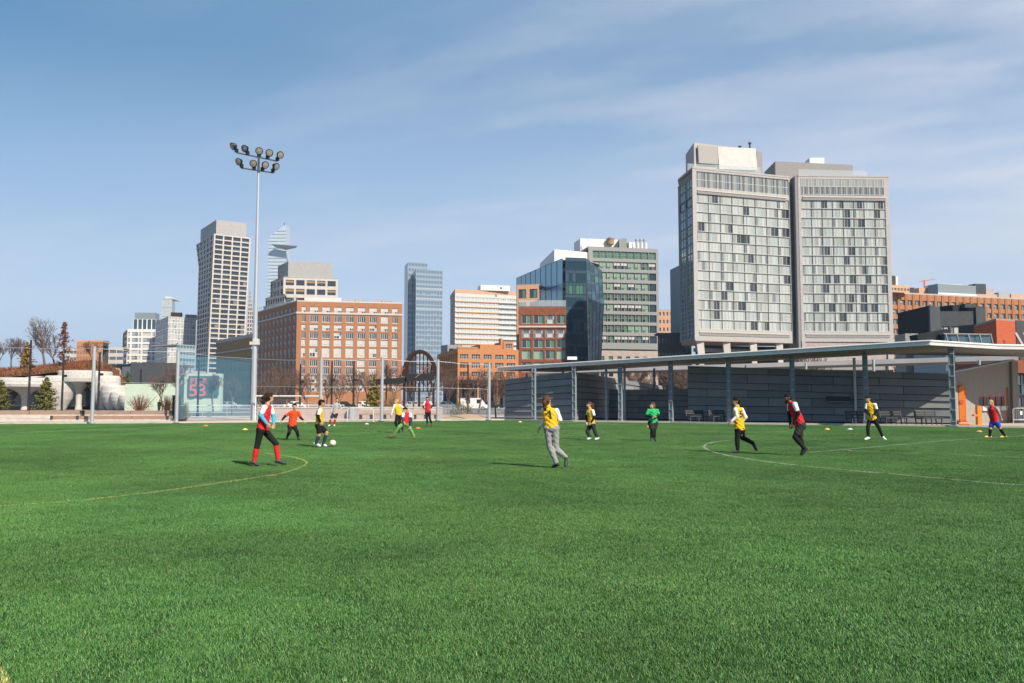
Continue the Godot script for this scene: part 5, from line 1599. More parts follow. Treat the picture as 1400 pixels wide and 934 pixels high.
func railing() -> void:
	var runs := [["grey pipe railing behind the blue net", Vector3(-29.69, 0, -75), Vector3(-24.22, 0, -78.12)], ["grey pipe railing behind the goal", Vector3(-23.75, 0, -78.12), Vector3(-16.24, 0, -81.52)], ["grey mesh fence right of the rusty arch", Vector3(-7.13, 0, -81.52), Vector3(-4.66, 0, -81.52)], ["low grey railing left of the pavilion's end", Vector3(-4.15, 0, -79.78), Vector3(-0.69, 0, -79.78)]]
	for i in runs.size():
		var a: Vector3 = runs[i][1]
		var b: Vector3 = runs[i][2]
		a.y = 0.05
		b.y = 0.05
		var t := thing("railing", runs[i][0], "railing", (a + b) * 0.5, "grey railings behind the pitch")
		var o := t.position
		var h := 1.15 if i < 3 else 0.8
		var len := a.distance_to(b)
		var n := maxi(int(len / 1.9), 2)
		for k in n + 1:
			var p := a.lerp(b, float(k) / n) - o
			var m := MB.new()
			m.tube(p, p + Vector3(0, h, 0), 0.035, 0.035, 8)
			part("post", m, M.steel, t)
		for y in ([h, h * 0.72, h * 0.45, 0.15] if i < 3 else [h, 0.5, 0.2]):
			var m := MB.new()
			m.tube(a - o + Vector3(0, y, 0), b - o + Vector3(0, y, 0), 0.03 if y == h else 0.018, 0.03 if y == h else 0.018, 7)
			part("rail", m, M.steel, t)
		if i == 2:
			var inf := MB.new()
			for k in 40:
				var p := a.lerp(b, k / 39.0) - o
				inf.bar(p + Vector3(0, 0.15, 0), p + Vector3(0, h, 0), 0.02, 0.02)
			var pn := part("infill_bars", inf, M.steel, t)
			pn.set_meta("kind", "stuff")
	# low stone walls and blocks behind
	var w := thing("low_stone_wall", "long low brownish stone wall behind the goal and railing", "wall", Vector3(-14.56, 1.62, -73) * Vector3(1, 0, 1))
	block(w, "wall", M.granite, rect(Vector2(-22.04, -73), Vector2(-6.14, -74.5), 0.5), 0, 0.98)
	block(w, "coping", M.paving, rect(Vector2(-22.02, -72.95), Vector2(-6.14, -74.45), 0.6), 0.98, 1.08)
	var mound := MB.new()
	for k in 18:
		var u0 := k / 18.0
		var u1 := (k + 1) / 18.0
		var pa := (Vector2(-6.15, -71.03)).lerp(Vector2(-2, -72.12), u0)
		var pb := (Vector2(-6.15, -71.03)).lerp(Vector2(-2, -72.12), u1)
		mound.quad(v3(pa, 0.04), v3(pb, 0.04), v3(pb + Vector2(0, -3), 0.08 + 0.38 * sin(u1 * PI)), v3(pa + Vector2(0, -3), 0.08 + 0.38 * sin(u0 * PI)))
		mound.quad(v3(pa + Vector2(0, -3), 0.08 + 0.38 * sin(u0 * PI)), v3(pb + Vector2(0, -3), 0.08 + 0.38 * sin(u1 * PI)), v3(pb + Vector2(0, -7), 0.04), v3(pa + Vector2(0, -7), 0.04))
	var mo := put("planting_bed", mound.mesh(noisy(Color(0.36, 0.24, 0.16), Color(0.52, 0.38, 0.27), 1.2, 0.05)))
	mo.set_meta("kind", "structure")
	var steps := [["long pale timber bench behind the mini goal", Vector3(-12.95, 0, -71.57), Vector3(-10.97, 0, -71.57)], ["timber bench left of the red bibbed watcher", Vector3(-10.99, 0, -72.12), Vector3(-8.74, 0, -72.12)], ["timber bench behind the red bibbed watcher", Vector3(-8.31, 0, -71.57), Vector3(-6.45, 0, -71.57)]]
	for e in steps:
		var x0: float = e[1].x
		var x1: float = e[2].x
		var t := thing("timber_bench", e[0], "bench", Vector3((x0 + x1) * 0.5, 0.06, e[1].z), "timber benches by the railing")
		for k in 2:
			var m := MB.new()
			m.cube(Vector3(0, 0.42 + k * 0.42, -0.02 - k * 0.45), Vector3(x1 - x0, 0.12, 0.40))
			part("plank", m, M.timber if k == 0 else M.paving, t)
		for k in 3:
			var m := MB.new()
			m.cube(Vector3((x1 - x0) * (k - 1) * 0.46, 0.18, -0.25), Vector3(0.14, 0.36, 0.7))
			part("leg", m, M.darkgrey, t)
	for e in [["dark steel litter bin behind the goalkeeper", Vector3(-14.8, 0, -74.12), M.slate2], ["pale ribbed litter bin right of the goalkeeper", Vector3(-13.89, 0, -73.25), M.galv]]:
		var t := thing("litter_bin", e[0], "bin", e[1] + Vector3(0, 0.06, 0), "litter bins by the railing")
		var m := MB.new()
		m.tube(Vector3.ZERO, Vector3(0, 0.95, 0), 0.27, 0.30, 16)
		part("barrel", m, e[2], t)
		var r := MB.new()
		r.tube(Vector3(0, 0.95, 0), Vector3(0, 1.03, 0), 0.33, 0.28, 16)
		part("rim", r, M.galv, t)
		for k in 10:
			var s := MB.new()
			var q := Vector3(cos(TAU * k / 10), 0, sin(TAU * k / 10))
			s.bar(q * 0.28 + Vector3(0, 0.05, 0), q * 0.31 + Vector3(0, 0.92, 0), 0.05, 0.02)
			part("slat", s, M.steel if e[2] == M.galv else M.darkgrey, t)

func goals() -> void:
	# training goal
	var p0 := Vector3(-20.39, 0, -67.95)
	var d := -p0.z
	var w := 5.3
	var h := 2.0
	var t := thing("soccer_goal", "white framed soccer goal with net behind the orange shirted runner", "goal", p0 + Vector3(w * 0.5, 0.0, 0.9))
	var px := [-w * 0.5, w * 0.5]
	for x in px:
		var m := MB.new()
		m.tube(Vector3(x, 0, 0), Vector3(x, h, 0), 0.04, 0.04, 10)
		part("upright", m, M.white, t)
		var b := MB.new()
		b.tube(Vector3(x, h, 0), Vector3(x, 0.03, -1.3), 0.02, 0.02, 6)
		b.tube(Vector3(x, 0.03, 0), Vector3(x, 0.03, -1.3), 0.025, 0.025, 6)
		part("stay", b, M.steel, t)
	var cb := MB.new()
	cb.tube(Vector3(px[0], h, 0), Vector3(px[1], h - 0.02, 0), 0.055, 0.055, 12)
	part("crossbar", cb, M.white, t)
	var net := MB.new()
	for i in 28:
		var x := lerpf(px[0], px[1], i / 27.0)
		net.tube(Vector3(x, h, 0), Vector3(x, 0.03, -1.3), 0.004, 0.004, 3, false)
	for j in 12:
		var k := j / 11.0
		net.tube(Vector3(px[0], h * (1 - k) + 0.03, -1.3 * k), Vector3(px[1], h * (1 - k) + 0.03, -1.3 * k), 0.004, 0.004, 3, false)
	part("net", net, M.white, t)
	# rounded steel frame
	var f := thing("mini_goal", "small rounded grey steel goal frame right of the goalkeeper", "goal", Vector3(-11.47, 0, -63.8))
	var fm := MB.new()
	var pts := [Vector3(-0.98, 0, 0), Vector3(-0.98, 0.88, 0), Vector3(-0.92, 1.0, 0), Vector3(-0.80, 1.06, 0), Vector3(0.80, 1.06, 0), Vector3(0.92, 1.0, 0), Vector3(0.98, 0.88, 0), Vector3(0.98, 0, 0)]
	for i in pts.size() - 1:
		fm.tube(pts[i], pts[i + 1], 0.035, 0.035, 8)
	part("frame", fm, M.white, f)
	for s in [-0.98, 0.98]:
		var ft := MB.new()
		ft.bar(Vector3(s, 0.03, 0.1), Vector3(s, 0.03, -0.8), 0.06, 0.05)
		part("foot", ft, M.steel, f)
	for i in 7:
		var nb := MB.new()
		nb.tube(Vector3(-0.95 + i * 0.316, 1.05, 0), Vector3(-0.95 + i * 0.316, 0.03, -0.75), 0.006, 0.006, 4, false)
		part("net_cord", nb, M.white, f)

func arch() -> void:
	var c := Vector3(-10.09, 1.62, -92) * Vector3(1, 0, 1)
	var t := thing("rusty_arch", "rusty brown steel pier arch ruin with upright bars and a long black beam", "arch", c)
	var outline := []
	for i in 25:
		var a := PI * i / 24.0
		outline.append(Vector3(-1.68 * cos(a), 4.34 + 2.64 * sin(a), 0))
	var ar := MB.new()
	for i in 24:
		ar.bar(outline[i], outline[i + 1] + (outline[i + 1] - outline[i]) * 0.06, 0.50, 0.42)
	part("arch_rib", ar, M.rust, t)
	for i in 7:
		var x := -1.28 + i * 0.424
		var m := MB.new()
		m.bar(Vector3(x, 2.58, 0), Vector3(x, 4.34 + 2.64 * sqrt(maxf(0.0, 1.0 - pow(x / 1.6, 2.0))), 0), 0.12, 0.10)
		part("bar", m, M.rust, t)
	for y in [5.54, 2.66]:
		var m := MB.new()
		m.bar(Vector3(-1.5, y, 0), Vector3(1.6, y, 0), 0.14, 0.12)
		part("cross_bar", m, M.rust, t)
	var b := MB.new()
	b.bar(Vector3(-4.72, 3.66, 0) + Vector3(0, 0, 0.3), Vector3(-1.4, 3.82, 0) + Vector3(0, 0, 0.3), 0.35, 0.62)
	b.bar(Vector3(-1.56, 4.1, 0) + Vector3(0, 0, 0.3), Vector3(1.56, 4.22, 0) + Vector3(0, 0, 0.3), 0.35, 0.80)
	b.bar(Vector3(-4.66, 3.86, 0) + Vector3(0, 0, 0.3), Vector3(-4.71, 2.9, 0) + Vector3(0, 0, 0.3), 0.12, 0.12)
	part("beam", b, M.black, t)
	for x in [-1.68, -0.04, 1.52]:
		var m := MB.new()
		var p := Vector3(x, 3.54, 0)
		m.bar(Vector3(p.x, 0, 0.1), p + Vector3(0, 0, 0.1), 0.24, 0.22)
		part("leg", m, M.rust, t)
	for e in [[Vector3(-3.08, 4.1, 0), Vector3(-1.64, 5.22, 0)], [Vector3(-0.44, 4.1, 0), Vector3(1.32, 5.62, 0)]]:
		var m := MB.new()
		m.bar(e[0] + Vector3(0, 0, 0.55), e[1] + Vector3(0, 0, 0.2), 0.12, 0.10)
		part("brace", m, plain(0.20, 0.085, 0.055, 0.8), t)

func cars() -> void:
	rng.seed = 95
	var specs := [["white van parked behind the railing left of the pavilion", Vector2(-6.77, -150), M.white, 2.1, 5.2], ["dark parked car just right of the goal", Vector2(-32.92, -165), M.slate, 1.5, 4.4], ["silver parked car behind the blue net's right half", Vector2(-53.57, -160), M.steel, 1.45, 4.4], ["white parked car behind the mini goal", Vector2(-29.44, -168), M.white, 1.5, 4.4], ["grey parked car under the rusty arch", Vector2(-19.76, -170), M.frame_grey, 1.45, 4.4], ["dark blue parked car left of the white van", Vector2(-12.21, -160), M.navy_glass2, 1.5, 4.4], ["black parked car right of the white van", Vector2(-3.84, -158), M.black, 1.5, 4.4], ["white parked car behind the goal", Vector2(-41.45, -162), M.white, 1.5, 4.4], ["red parked car left of the rusty arch", Vector2(-23.87, -172), M.brick_red, 1.45, 4.3]]
	for e in specs:
		var t := thing("parked_car", e[0], "car", v3(e[1], 0.0), "vehicles parked along the avenue")
		var L: float = e[4]
		var H: float = e[3]
		var van := H > 2.0
		var body := MB.new()
		body.cube(Vector3(0, 0.62, 0), Vector3(L, 0.60, 1.75))
		body.cube(Vector3(0, 0.50, 0), Vector3(L + 0.12, 0.30, 1.6))
		part("body", body, e[2], t)
		var cab := MB.new()
		var y0 := 0.92
		var lo := [-L * (0.46 if van else 0.34), L * (0.40 if van else 0.28)]
		var hi := [-L * (0.45 if van else 0.20), L * (0.24 if van else 0.12)]
		var q := []
		for z in [0.85, -0.85]:
			q.append(Vector3(lo[0], y0, z)); q.append(Vector3(lo[1], y0, z)); q.append(Vector3(hi[1], H, z * 0.88)); q.append(Vector3(hi[0], H, z * 0.88))
		cab.quad(q[0], q[1], q[2], q[3])
		cab.quad(q[5], q[4], q[7], q[6])
		cab.quad(q[3], q[2], q[6], q[7])
		cab.quad(q[1], q[5], q[6], q[2])
		cab.quad(q[4], q[0], q[3], q[7])
		part("cabin", cab, e[2], t)
		for s in 2:
			var g := MB.new()
			var a0 := lerpf(lo[0], lo[1], 0.12 + 0.42 * s + (0.0 if not van else 0.1))
			g.cube(Vector3(a0 + 0.42, y0 + (H - y0) * 0.5, 0.82), Vector3(0.72, (H - y0) * 0.6, 0.06))
			part("side_window", g, M.glass_dark, t)
		for s in [-1, 1]:
			var wmesh := MB.new()
			wmesh.tube(Vector3(s * L * 0.31, 0.32, 0.70), Vector3(s * L * 0.31, 0.32, 0.90), 0.32, 0.32, 14)
			var wh := part("wheel", wmesh, M.rubber, t)
			var rim := MB.new()
			rim.tube(Vector3(s * L * 0.31, 0.32, 0.90), Vector3(s * L * 0.31, 0.32, 0.91), 0.19, 0.18, 12)
			part("rim", rim, M.steel, wh)

func small_things() -> void:
	for e in [["orange disc cone left of the walking red bibbed player, far touchline", Vector3(-19.33, 0, -53.3), M.orange], ["yellow disc cone behind the walking red bibbed player", Vector3(-14.71, 0, -46.57), plain(0.8, 0.6, 0.12, 0.5)], ["white disc cone in front of the mini goal", Vector3(-9.89, 0, -57.54), M.white], ["orange disc cone beside the red bibbed watcher", Vector3(-5.42, 0, -48.74), M.orange], ["pale yellow disc cone near the net post by the pavilion", Vector3(0.6, 0, -62.94), plain(0.85, 0.6, 0.25, 0.5)], ["yellow disc cone right of the bearded player", Vector3(17.5, 0, -46.92), plain(0.85, 0.5, 0.1, 0.5)], ["orange and yellow disc cone left of the blue shorted player", Vector3(24.02, 0, -43.45), plain(0.9, 0.35, 0.06, 0.5)], ["small white marker left of the white shoed player", Vector3(18.76, 0, -46.92), M.white], ["orange disc cone behind the green shirted player", Vector3(8.28, 0, -51.27), M.orange]]:
		var t := thing("disc_cone", e[0], "cone", e[1] + Vector3(0, 0.025, 0), "training cones on the turf")
		var b := MB.new()
		b.lathe(Vector3.ZERO, [Vector2(0.15, 0.0), Vector2(0.145, 0.012), Vector2(0.06, 0.075), Vector2(0.045, 0.075), Vector2(0.045, 0.06)], 18)
		part("disc", b, e[2], t)
		var r := MB.new()
		r.lathe(Vector3.ZERO, [Vector2(0.16, 0.0), Vector2(0.16, 0.01), Vector2(0.145, 0.014)], 18)
		part("rim", r, e[2], t)
	var bibs := thing("training_bib", "crumpled orange training bib lying by the dark pavilion wall", "bib", Vector3(20.09, 0, -56.34) + Vector3(0, 0.03, 0))
	var bm := MB.new()
	rng.seed = 97
	var hts := {}
	for i in 9:
		for j in 6:
			hts[[i, j]] = Vector3((i - 4) * 0.075 + rng.randfn(0, 0.012), 0.05 + absf(rng.randfn(0, 0.05)), (j - 2.5) * 0.075)
	for i in 8:
		for j in 5:
			bm.quad(hts[[i, j + 1]], hts[[i + 1, j + 1]], hts[[i + 1, j]], hts[[i, j]])
	part("cloth", bm, M.orange_deep, bibs)
	var hem := MB.new()
	for i in 8:
		hem.bar(hts[[i, 5]], hts[[i + 1, 5]], 0.03, 0.02)
	part("hem", hem, M.orange, bibs)
	# ball with panels
	var bl := thing("soccer_ball", "pale cream soccer ball rolling in front of the black shorted player", "ball", Vector3(-6.3, 0, -29.74) + Vector3(0, 0.135, 0))
	var sp := SphereMesh.new()
	sp.radius = 0.113
	sp.height = 0.226
	sp.radial_segments = 32
	sp.rings = 16
	sp.material = plain(0.74, 0.70, 0.60, 0.45)
	put("bladder", sp, bl)
	var phi := (1.0 + sqrt(5.0)) / 2.0
	var pent := plain(0.50, 0.47, 0.40, 0.45)
	for s1 in [-1, 1]:
		for s2 in [-1, 1]:
			for c in [Vector3(0, s1, s2 * phi), Vector3(s1, s2 * phi, 0), Vector3(s2 * phi, 0, s1)]:
				var n := Vector3(c).normalized()
				var x := n.cross(Vector3(0.3, 0.9, 0.2)).normalized()
				var y := x.cross(n)
				var pm := MB.new()
				for i in 5:
					var a0 := TAU * i / 5
					var a1 := TAU * (i + 1) / 5
					var q0 := (n * 0.11 + (x * cos(a0) + y * sin(a0)) * 0.036).normalized() * 0.1145
					var q1 := (n * 0.11 + (x * cos(a1) + y * sin(a1)) * 0.036).normalized() * 0.1145
					pm.tri(n * 0.1165, q0, q1)
				part("panel", pm, pent, bl)

# ---------------------------------------------------------------- pavilion
func plank_wall(t: Node3D, a: Vector2, b: Vector2, ha: float, hb: float, boards: int, segs: int, y0 := 0.12) -> void:
	# overlapping metal boards, each tilted a little and proud of the one below
	var o := t.position
	var dir := (b - a).normalized()
	var n := Vector2(-dir.y, dir.x)
	if n.y < 0:
		n = -n
	var mats := [M.panel, M.panel2, M.panel3]
	for j in boards:
		var k0 := float(j) / boards
		var k1 := (j + 1.0) / boards
		for s in segs:
			var off := 0.5 if j % 2 else 0.0
			var u0 := clampf((s - off) / segs, 0.0, 1.0)
			var u1 := clampf((s + 1 - off) / segs, 0.0, 1.0)
			if s == segs - 1:
				u1 = 1.0
			if u1 - u0 < 0.01:
				continue
			var pa := a.lerp(b, u0 + 0.001)
			var pb := a.lerp(b, u1 - 0.001)
			var h0 := lerpf(ha, hb, u0)
			var h1 := lerpf(ha, hb, u1)
			# the lowest courses run level, the upper ones follow the slope
			var ya0 := y0 + (minf(ha, hb) - y0) * k0 if j < boards - 1 else y0 + (minf(ha, hb) - y0) * k0
			var wob := 0.05 * sin(j * 2.1 + u0 * 3.0)
			var wob1 := 0.05 * sin(j * 2.1 + u1 * 3.0)
			var lo0 := lerpf(y0, h0, k0) + (wob if j > 0 else 0.0)
			var lo1 := lerpf(y0, h1, k0) + (wob1 if j > 0 else 0.0)
			var hi0 := lerpf(y0, h0, k1) + (0.05 * sin((j + 1) * 2.1 + u0 * 3.0) if j < boards - 1 else 0.0)
			var hi1 := lerpf(y0, h1, k1) + (0.05 * sin((j + 1) * 2.1 + u1 * 3.0) if j < boards - 1 else 0.0)
			lo0 += 0.035
			lo1 += 0.035
			var nf := v3(n, 0) * 0.14
			var nt := v3(n, 0) * 0.03
			var m := MB.new()
			var q := [v3(pa, lo0) - o + nf, v3(pb, lo1) - o + nf, v3(pb, hi1) - o + nt, v3(pa, hi0) - o + nt]
			m.quad(q[0], q[1], q[2], q[3])
			m.quad(q[0] - nf, q[1] - nf, q[1], q[0])
			m.quad(q[3], q[2], q[2] - nt, q[3] - nt)
			m.quad(q[0] - nf, q[0], q[3], q[3] - nt)
			m.quad(q[1], q[1] - nf, q[2] - nt, q[2])
			part("panel", m, mats[(j * 2 + s + (1 if j % 3 else 0)) % 3], t)
	var core := MB.new()
	var bk := v3(n, 0) * -0.35
	var f := [v3(a, 0) - o, v3(b, 0) - o, v3(b, hb) - o, v3(a, ha) - o]
	core.quad(f[0], f[1], f[2], f[3])
	core.quad(f[1] + bk, f[0] + bk, f[3] + bk, f[2] + bk)
	core.quad(f[3], f[2], f[2] + bk, f[3] + bk)
	core.quad(f[0], f[3], f[3] + bk, f[0] + bk)
	core.quad(f[1], f[1] + bk, f[2] + bk, f[2])
	part("wall_core", core, M.slate, t)

func slab(t: Node3D, called: String, pts: Array, hs: Array, thick: float, top: Material, under: Material, rim: Material) -> void:
	var o := t.position
	var k := pts.size()
	var pv := PackedVector2Array()
	for p in pts:
		pv.append(p)
	var ids := Geometry2D.triangulate_polygon(pv)
	var mt := MB.new()
	var mu := MB.new()
	for i in range(0, ids.size(), 3):
		var a := v3(pts[ids[i]], hs[ids[i]]) - o
		var b := v3(pts[ids[i + 1]], hs[ids[i + 1]]) - o
		var c := v3(pts[ids[i + 2]], hs[ids[i + 2]]) - o
		if (b - a).cross(c - a).y < 0:
			var s := b
			b = c
			c = s
		mt.tri(a, b, c)
		var dn := Vector3(0, -thick, 0)
		mu.tri(a + dn, c + dn, b + dn)
	var mr := MB.new()
	for i in k:
		var a := v3(pts[i], hs[i]) - o
		var b := v3(pts[(i + 1) % k], hs[(i + 1) % k]) - o
		var dn := Vector3(0, -thick, 0)
		mr.quad(a + dn, b + dn, b, a)
	var r := part(called, mt, top, t)
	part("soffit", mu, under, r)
	part("fascia", mr, rim, r)

func pavilion() -> void:
	rng.seed = 98
	var t := thing("park_pavilion", "long low park pavilion with slim white roof on steel columns and slate panel walls", "pavilion", Vector3(14, 0, -62))
	var o := t.position
	var F0 := Vector2(-1.25, -72)
	var F1 := Vector2(25.05, -50.3)
	var F3 := Vector2(30.9, -53.5)
	var F2 := Vector2(47.0, -55.6)
	var h0 := 4.47
	var h1 := 5.22
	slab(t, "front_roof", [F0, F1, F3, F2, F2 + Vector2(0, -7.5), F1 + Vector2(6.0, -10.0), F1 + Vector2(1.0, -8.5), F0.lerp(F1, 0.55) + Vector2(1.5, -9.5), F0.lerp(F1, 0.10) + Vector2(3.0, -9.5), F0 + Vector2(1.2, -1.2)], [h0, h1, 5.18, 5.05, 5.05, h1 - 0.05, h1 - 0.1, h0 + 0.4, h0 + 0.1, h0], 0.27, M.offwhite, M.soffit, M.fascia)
	var edge := MB.new()
	edge.tube(v3(F0, h0 - 0.02) - o, v3(F1, h1 - 0.02) - o, 0.065, 0.065, 12)
	edge.tube(v3(F1, h1 - 0.02) - o, v3(F3, 5.16) - o, 0.065, 0.065, 12)
	edge.tube(v3(F3, 5.16) - o, v3(F2, 5.03) - o, 0.065, 0.065, 12)
	part("drip_edge", edge, M.white, t)
	# rear roof, seen under the front one across the open court
	var R0 := Vector2(2.39, -86)
	var R1 := Vector2(37.68, -62.5)
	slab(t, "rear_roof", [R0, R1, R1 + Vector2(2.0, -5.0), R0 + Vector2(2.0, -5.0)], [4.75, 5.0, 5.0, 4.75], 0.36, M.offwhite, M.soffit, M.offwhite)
	var ca := Vector2(1.9, -69.1)
	var cb := Vector2(27.25, -52.0)
	var dirc := (cb - ca).normalized()
	for p in [Vector2(1.8, -69.16), Vector2(4.96, -67.04), Vector2(8.33, -64.76), Vector2(11.78, -62.43), Vector2(15.44, -59.97), Vector2(19.14, -57.47), Vector2(23.03, -54.84), Vector2(27.2, -52.04)]:
		var h := lerpf(h0, h1, clampf((p.x - F0.x) / (F1.x - F0.x), 0, 1)) - 0.28
		if p.x > 27.0:
			h = 5.16 - 0.28
		var w := 0.26 if p.x < 27.0 else 0.29
		var m := MB.new()
		m.cube(v3(p, h * 0.5) - o, Vector3(w * 0.45, h, w), atan2(dirc.x, dirc.y))
		for fl in [-1, 1]:
			m.cube(v3(p + dirc * fl * w * 0.5, h * 0.5) - o, Vector3(w * 0.9, h, 0.03), atan2(dirc.x, dirc.y))
		var c := part("column", m, M.column, t)
		for k in 7:
			var bt := MB.new()
			bt.cube(v3(p, h * (k + 0.5) / 7.0) - o + Vector3(0, 0, w * 0.3), Vector3(w * 0.62, 0.05, w * 0.7), atan2(dirc.x, dirc.y))
			part("splice_plate", bt, M.galv, c)
		var bp := MB.new()
		bp.cube(v3(p, 0.08) - o, Vector3(w * 1.7, 0.06, w * 1.7), atan2(dirc.x, dirc.y))
		part("base_plate", bp, M.galv, c)
	for e in [[Vector2(1.32, -76), 4.4], [Vector2(4.49, -74), 4.5], [Vector2(7.44, -66.5), 4.6], [Vector2(8.82, -66), 4.65], [Vector2(8.12, -78), 4.5], [Vector2(12.18, -72), 4.7], [Vector2(18.93, -68), 4.8], [Vector2(23.07, -66), 4.9], [Vector2(23.82, -58.5), 4.9], [Vector2(26.67, -62), 4.95], [Vector2(29.96, -57), 4.9], [Vector2(34.47, -62), 4.9], [Vector2(37.31, -64), 4.9]]:
		var m := MB.new()
		m.tube(v3(e[0], 0.05) - o, v3(e[0], e[1] - 0.3) - o, 0.10, 0.10, 12)
		part("inner_column", m, M.column if e[0].x < 22.0 else M.galv, t)
	# walls
	var w1a := Vector2(-0.57, -73)
	var w1b := Vector2(4.86, -67.5)
	var w1c := Vector2(15.29, -86)
	plank_wall(t, w1a, w1b, 3.46, 3.93, 7, 3)
	plank_wall(t, w1b + Vector2(0.05, -0.02), w1c, 3.93, 3.15, 7, 4)
	plank_wall(t, Vector2(8.25, -71.5), Vector2(13.96, -66.5), 2.55, 2.55, 5, 4)
	plank_wall(t, Vector2(13.38, -64), Vector2(29.29, -56), 4.27, 3.42, 7, 6)
	var slot := MB.new()
	slot.bar(Vector3(22.06, 1.77, -59.4) - o + Vector3(0, 0, 0.22), Vector3(23.43, 1.75, -58.7) - o + Vector3(0, 0, 0.22), 0.14, 0.40)
	var sl := part("slot_window", slot, M.black, t)
	var ls := MB.new()
	ls.bar(Vector3(22.06, 1.98, -59.4) - o + Vector3(0, 0, 0.28), Vector3(23.43, 1.95, -58.7) - o + Vector3(0, 0, 0.28), 0.2, 0.06)
	ls.bar(Vector3(22.05, 1.57, -59.4) - o + Vector3(0, 0, 0.28), Vector3(23.42, 1.55, -58.7) - o + Vector3(0, 0, 0.28), 0.2, 0.06)
	part("slot_frame", ls, M.column, sl)
	# board marked concrete wall with its openings, at right
	var k0 := Vector2(29.29, -56)
	var k1 := Vector2(35.7, -60)
	var top0 := 3.45
	var top1 := 4.45
	var cw := MB.new()
	var nn := Vector2(k0.y - k1.y, k1.x - k0.x).normalized()
	if nn.y < 0:
		nn = -nn
	var at := func(u: float, y: float, out: float) -> Vector3:
		return v3(k0.lerp(k1, u) + nn * out, y) - o
	var us := [0.0, 0.085, 0.165, 0.41, 0.835, 0.865, 0.915, 1.0]
	for i in us.size() - 1:
		var u0: float = us[i]
		var u1: float = us[i + 1]
		var ta := lerpf(top0, top1, u0)
		var tb := lerpf(top0, top1, u1)
		var lo := 0.0
		if i == 1 or i == 5:
			lo = 2.55
		if i == 3:
			cw.quad(at.call(u0, 0, 0), at.call(u1, 0, 0), at.call(u1, 0.95, 0), at.call(u0, 0.95, 0))
			cw.quad(at.call(u0, 0.95, 0), at.call(u1, 0.95, 0), at.call(u1, 0.95, -0.3), at.call(u0, 0.95, -0.3))
			lo = 1.95
		cw.quad(at.call(u0, lo, 0), at.call(u1, lo, 0), at.call(u1, tb, 0), at.call(u0, ta, 0))
		if lo > 0:
			cw.quad(at.call(u0, lo, -0.3), at.call(u1, lo, -0.3), at.call(u1, lo, 0), at.call(u0, lo, 0))
			cw.quad(at.call(u0, 0, 0), at.call(u0, lo, 0), at.call(u0, lo, -0.3), at.call(u0, 0, -0.3))
			cw.quad(at.call(u1, 0, -0.3), at.call(u1, lo, -0.3), at.call(u1, lo, 0), at.call(u1, 0, 0))
	cw.quad(at.call(0, top0, 0), at.call(1, top1, 0), at.call(1, top1, -0.35), at.call(0, top0, -0.35))
	cw.quad(at.call(1, 0, 0), at.call(1, 0, -0.5), at.call(1, top1, -0.5), at.call(1, top1, 0))
	part("concrete_wall", cw, M.board, t)
	var cap := MB.new()
	cap.bar(at.call(-0.02, top0 + 0.06, -0.1), at.call(1.0, top1 + 0.06, -0.1), 0.5, 0.10)
	part("wall_capping", cap, M.galv, t)
	var pil := MB.new()
	pil.bar(at.call(0.965, 0.0, 0.12), at.call(0.985, top1 - 0.05, 0.12), 0.42, 0.5)
	part("end_pier", pil, M.board, t)
	var inn := MB.new()
	inn.cube(at.call(0.5, 1.6, -3.0), Vector3(4.4, 3.2, 0.2))
	part("inner_wall", inn, M.slate2, t)
	# orange door standing ajar, another shut one
	var dr := MB.new()
	dr.bar(at.call(0.088, 1.28, 0.02), at.call(0.112, 1.28, 0.30), 0.05, 2.5)
	var d1 := part("door", dr, M.orange, t)
	var hd := MB.new()
	hd.tube(at.call(0.098, 1.55, 0.17), at.call(0.094, 1.55, 0.20), 0.14, 0.14, 14)
	part("porthole", hd, M.orange_deep, d1)
	var df := MB.new()
	df.bar(at.call(0.168, 0, 0.02), at.call(0.168, 2.6, 0.02), 0.10, 0.24)
	df.bar(at.call(0.083, 2.58, 0.02), at.call(0.17, 2.58, 0.02), 0.24, 0.10)
	part("door_frame", df, M.orange_deep, t)
	var d2 := MB.new()
	d2.bar(at.call(0.868, 1.28, -0.12), at.call(0.912, 1.28, -0.12), 0.06, 2.5)
	var dd2 := part("door", d2, M.orange_deep, t)
	var dh := MB.new()
	dh.bar(at.call(0.905, 1.0, -0.07), at.call(0.905, 1.3, -0.07), 0.04, 0.04)
	part("handle", dh, M.steel, dd2)
	for i in 4:
		var u0 := 0.415 + i * 0.104
		var wn := MB.new()
		wn.bar(at.call(u0 + 0.008, 1.60, -0.14), at.call(u0 + 0.096, 1.60, -0.14), 0.04, 0.62)
		var w := part("window", wn, M.glass_dark, t)
		var fr := MB.new()
		for q in [[u0, u0], [u0 + 0.1, u0 + 0.1]]:
			fr.bar(at.call(q[0] + 0.003, 0.95, -0.10), at.call(q[0] + 0.003, 1.95, -0.10), 0.06, 0.08)
		fr.bar(at.call(u0, 1.92, -0.10), at.call(u0 + 0.102, 1.92, -0.10), 0.08, 0.06)
		part("frame", fr, M.orange_deep, w)
		var sill := MB.new()
		sill.bar(at.call(u0 + 0.01, 1.10, 0.04), at.call(u0 + 0.092, 1.10, 0.04), 0.30, 0.30)
		part("counter", sill, M.white, w)
	# downlights under the roof edge
	for i in 26:
		var k := (i + 0.7) / 26.5
		var p := F0.lerp(F1, k) + Vector2(0.42, -1.0)
		var m := MB.new()
		var y := lerpf(h0, h1, k) - 0.275
		m.tube(v3(p, y) - o, v3(p, y - 0.05) - o, 0.06, 0.055, 8)
		part("downlight", m, M.white, t)
	# roof hatch
	var hx := MB.new()
	hx.cube(Vector3(5, 5.15, -70) - o, Vector3(0.8, 0.25, 0.5))
	part("roof_hatch", hx, M.white, t)
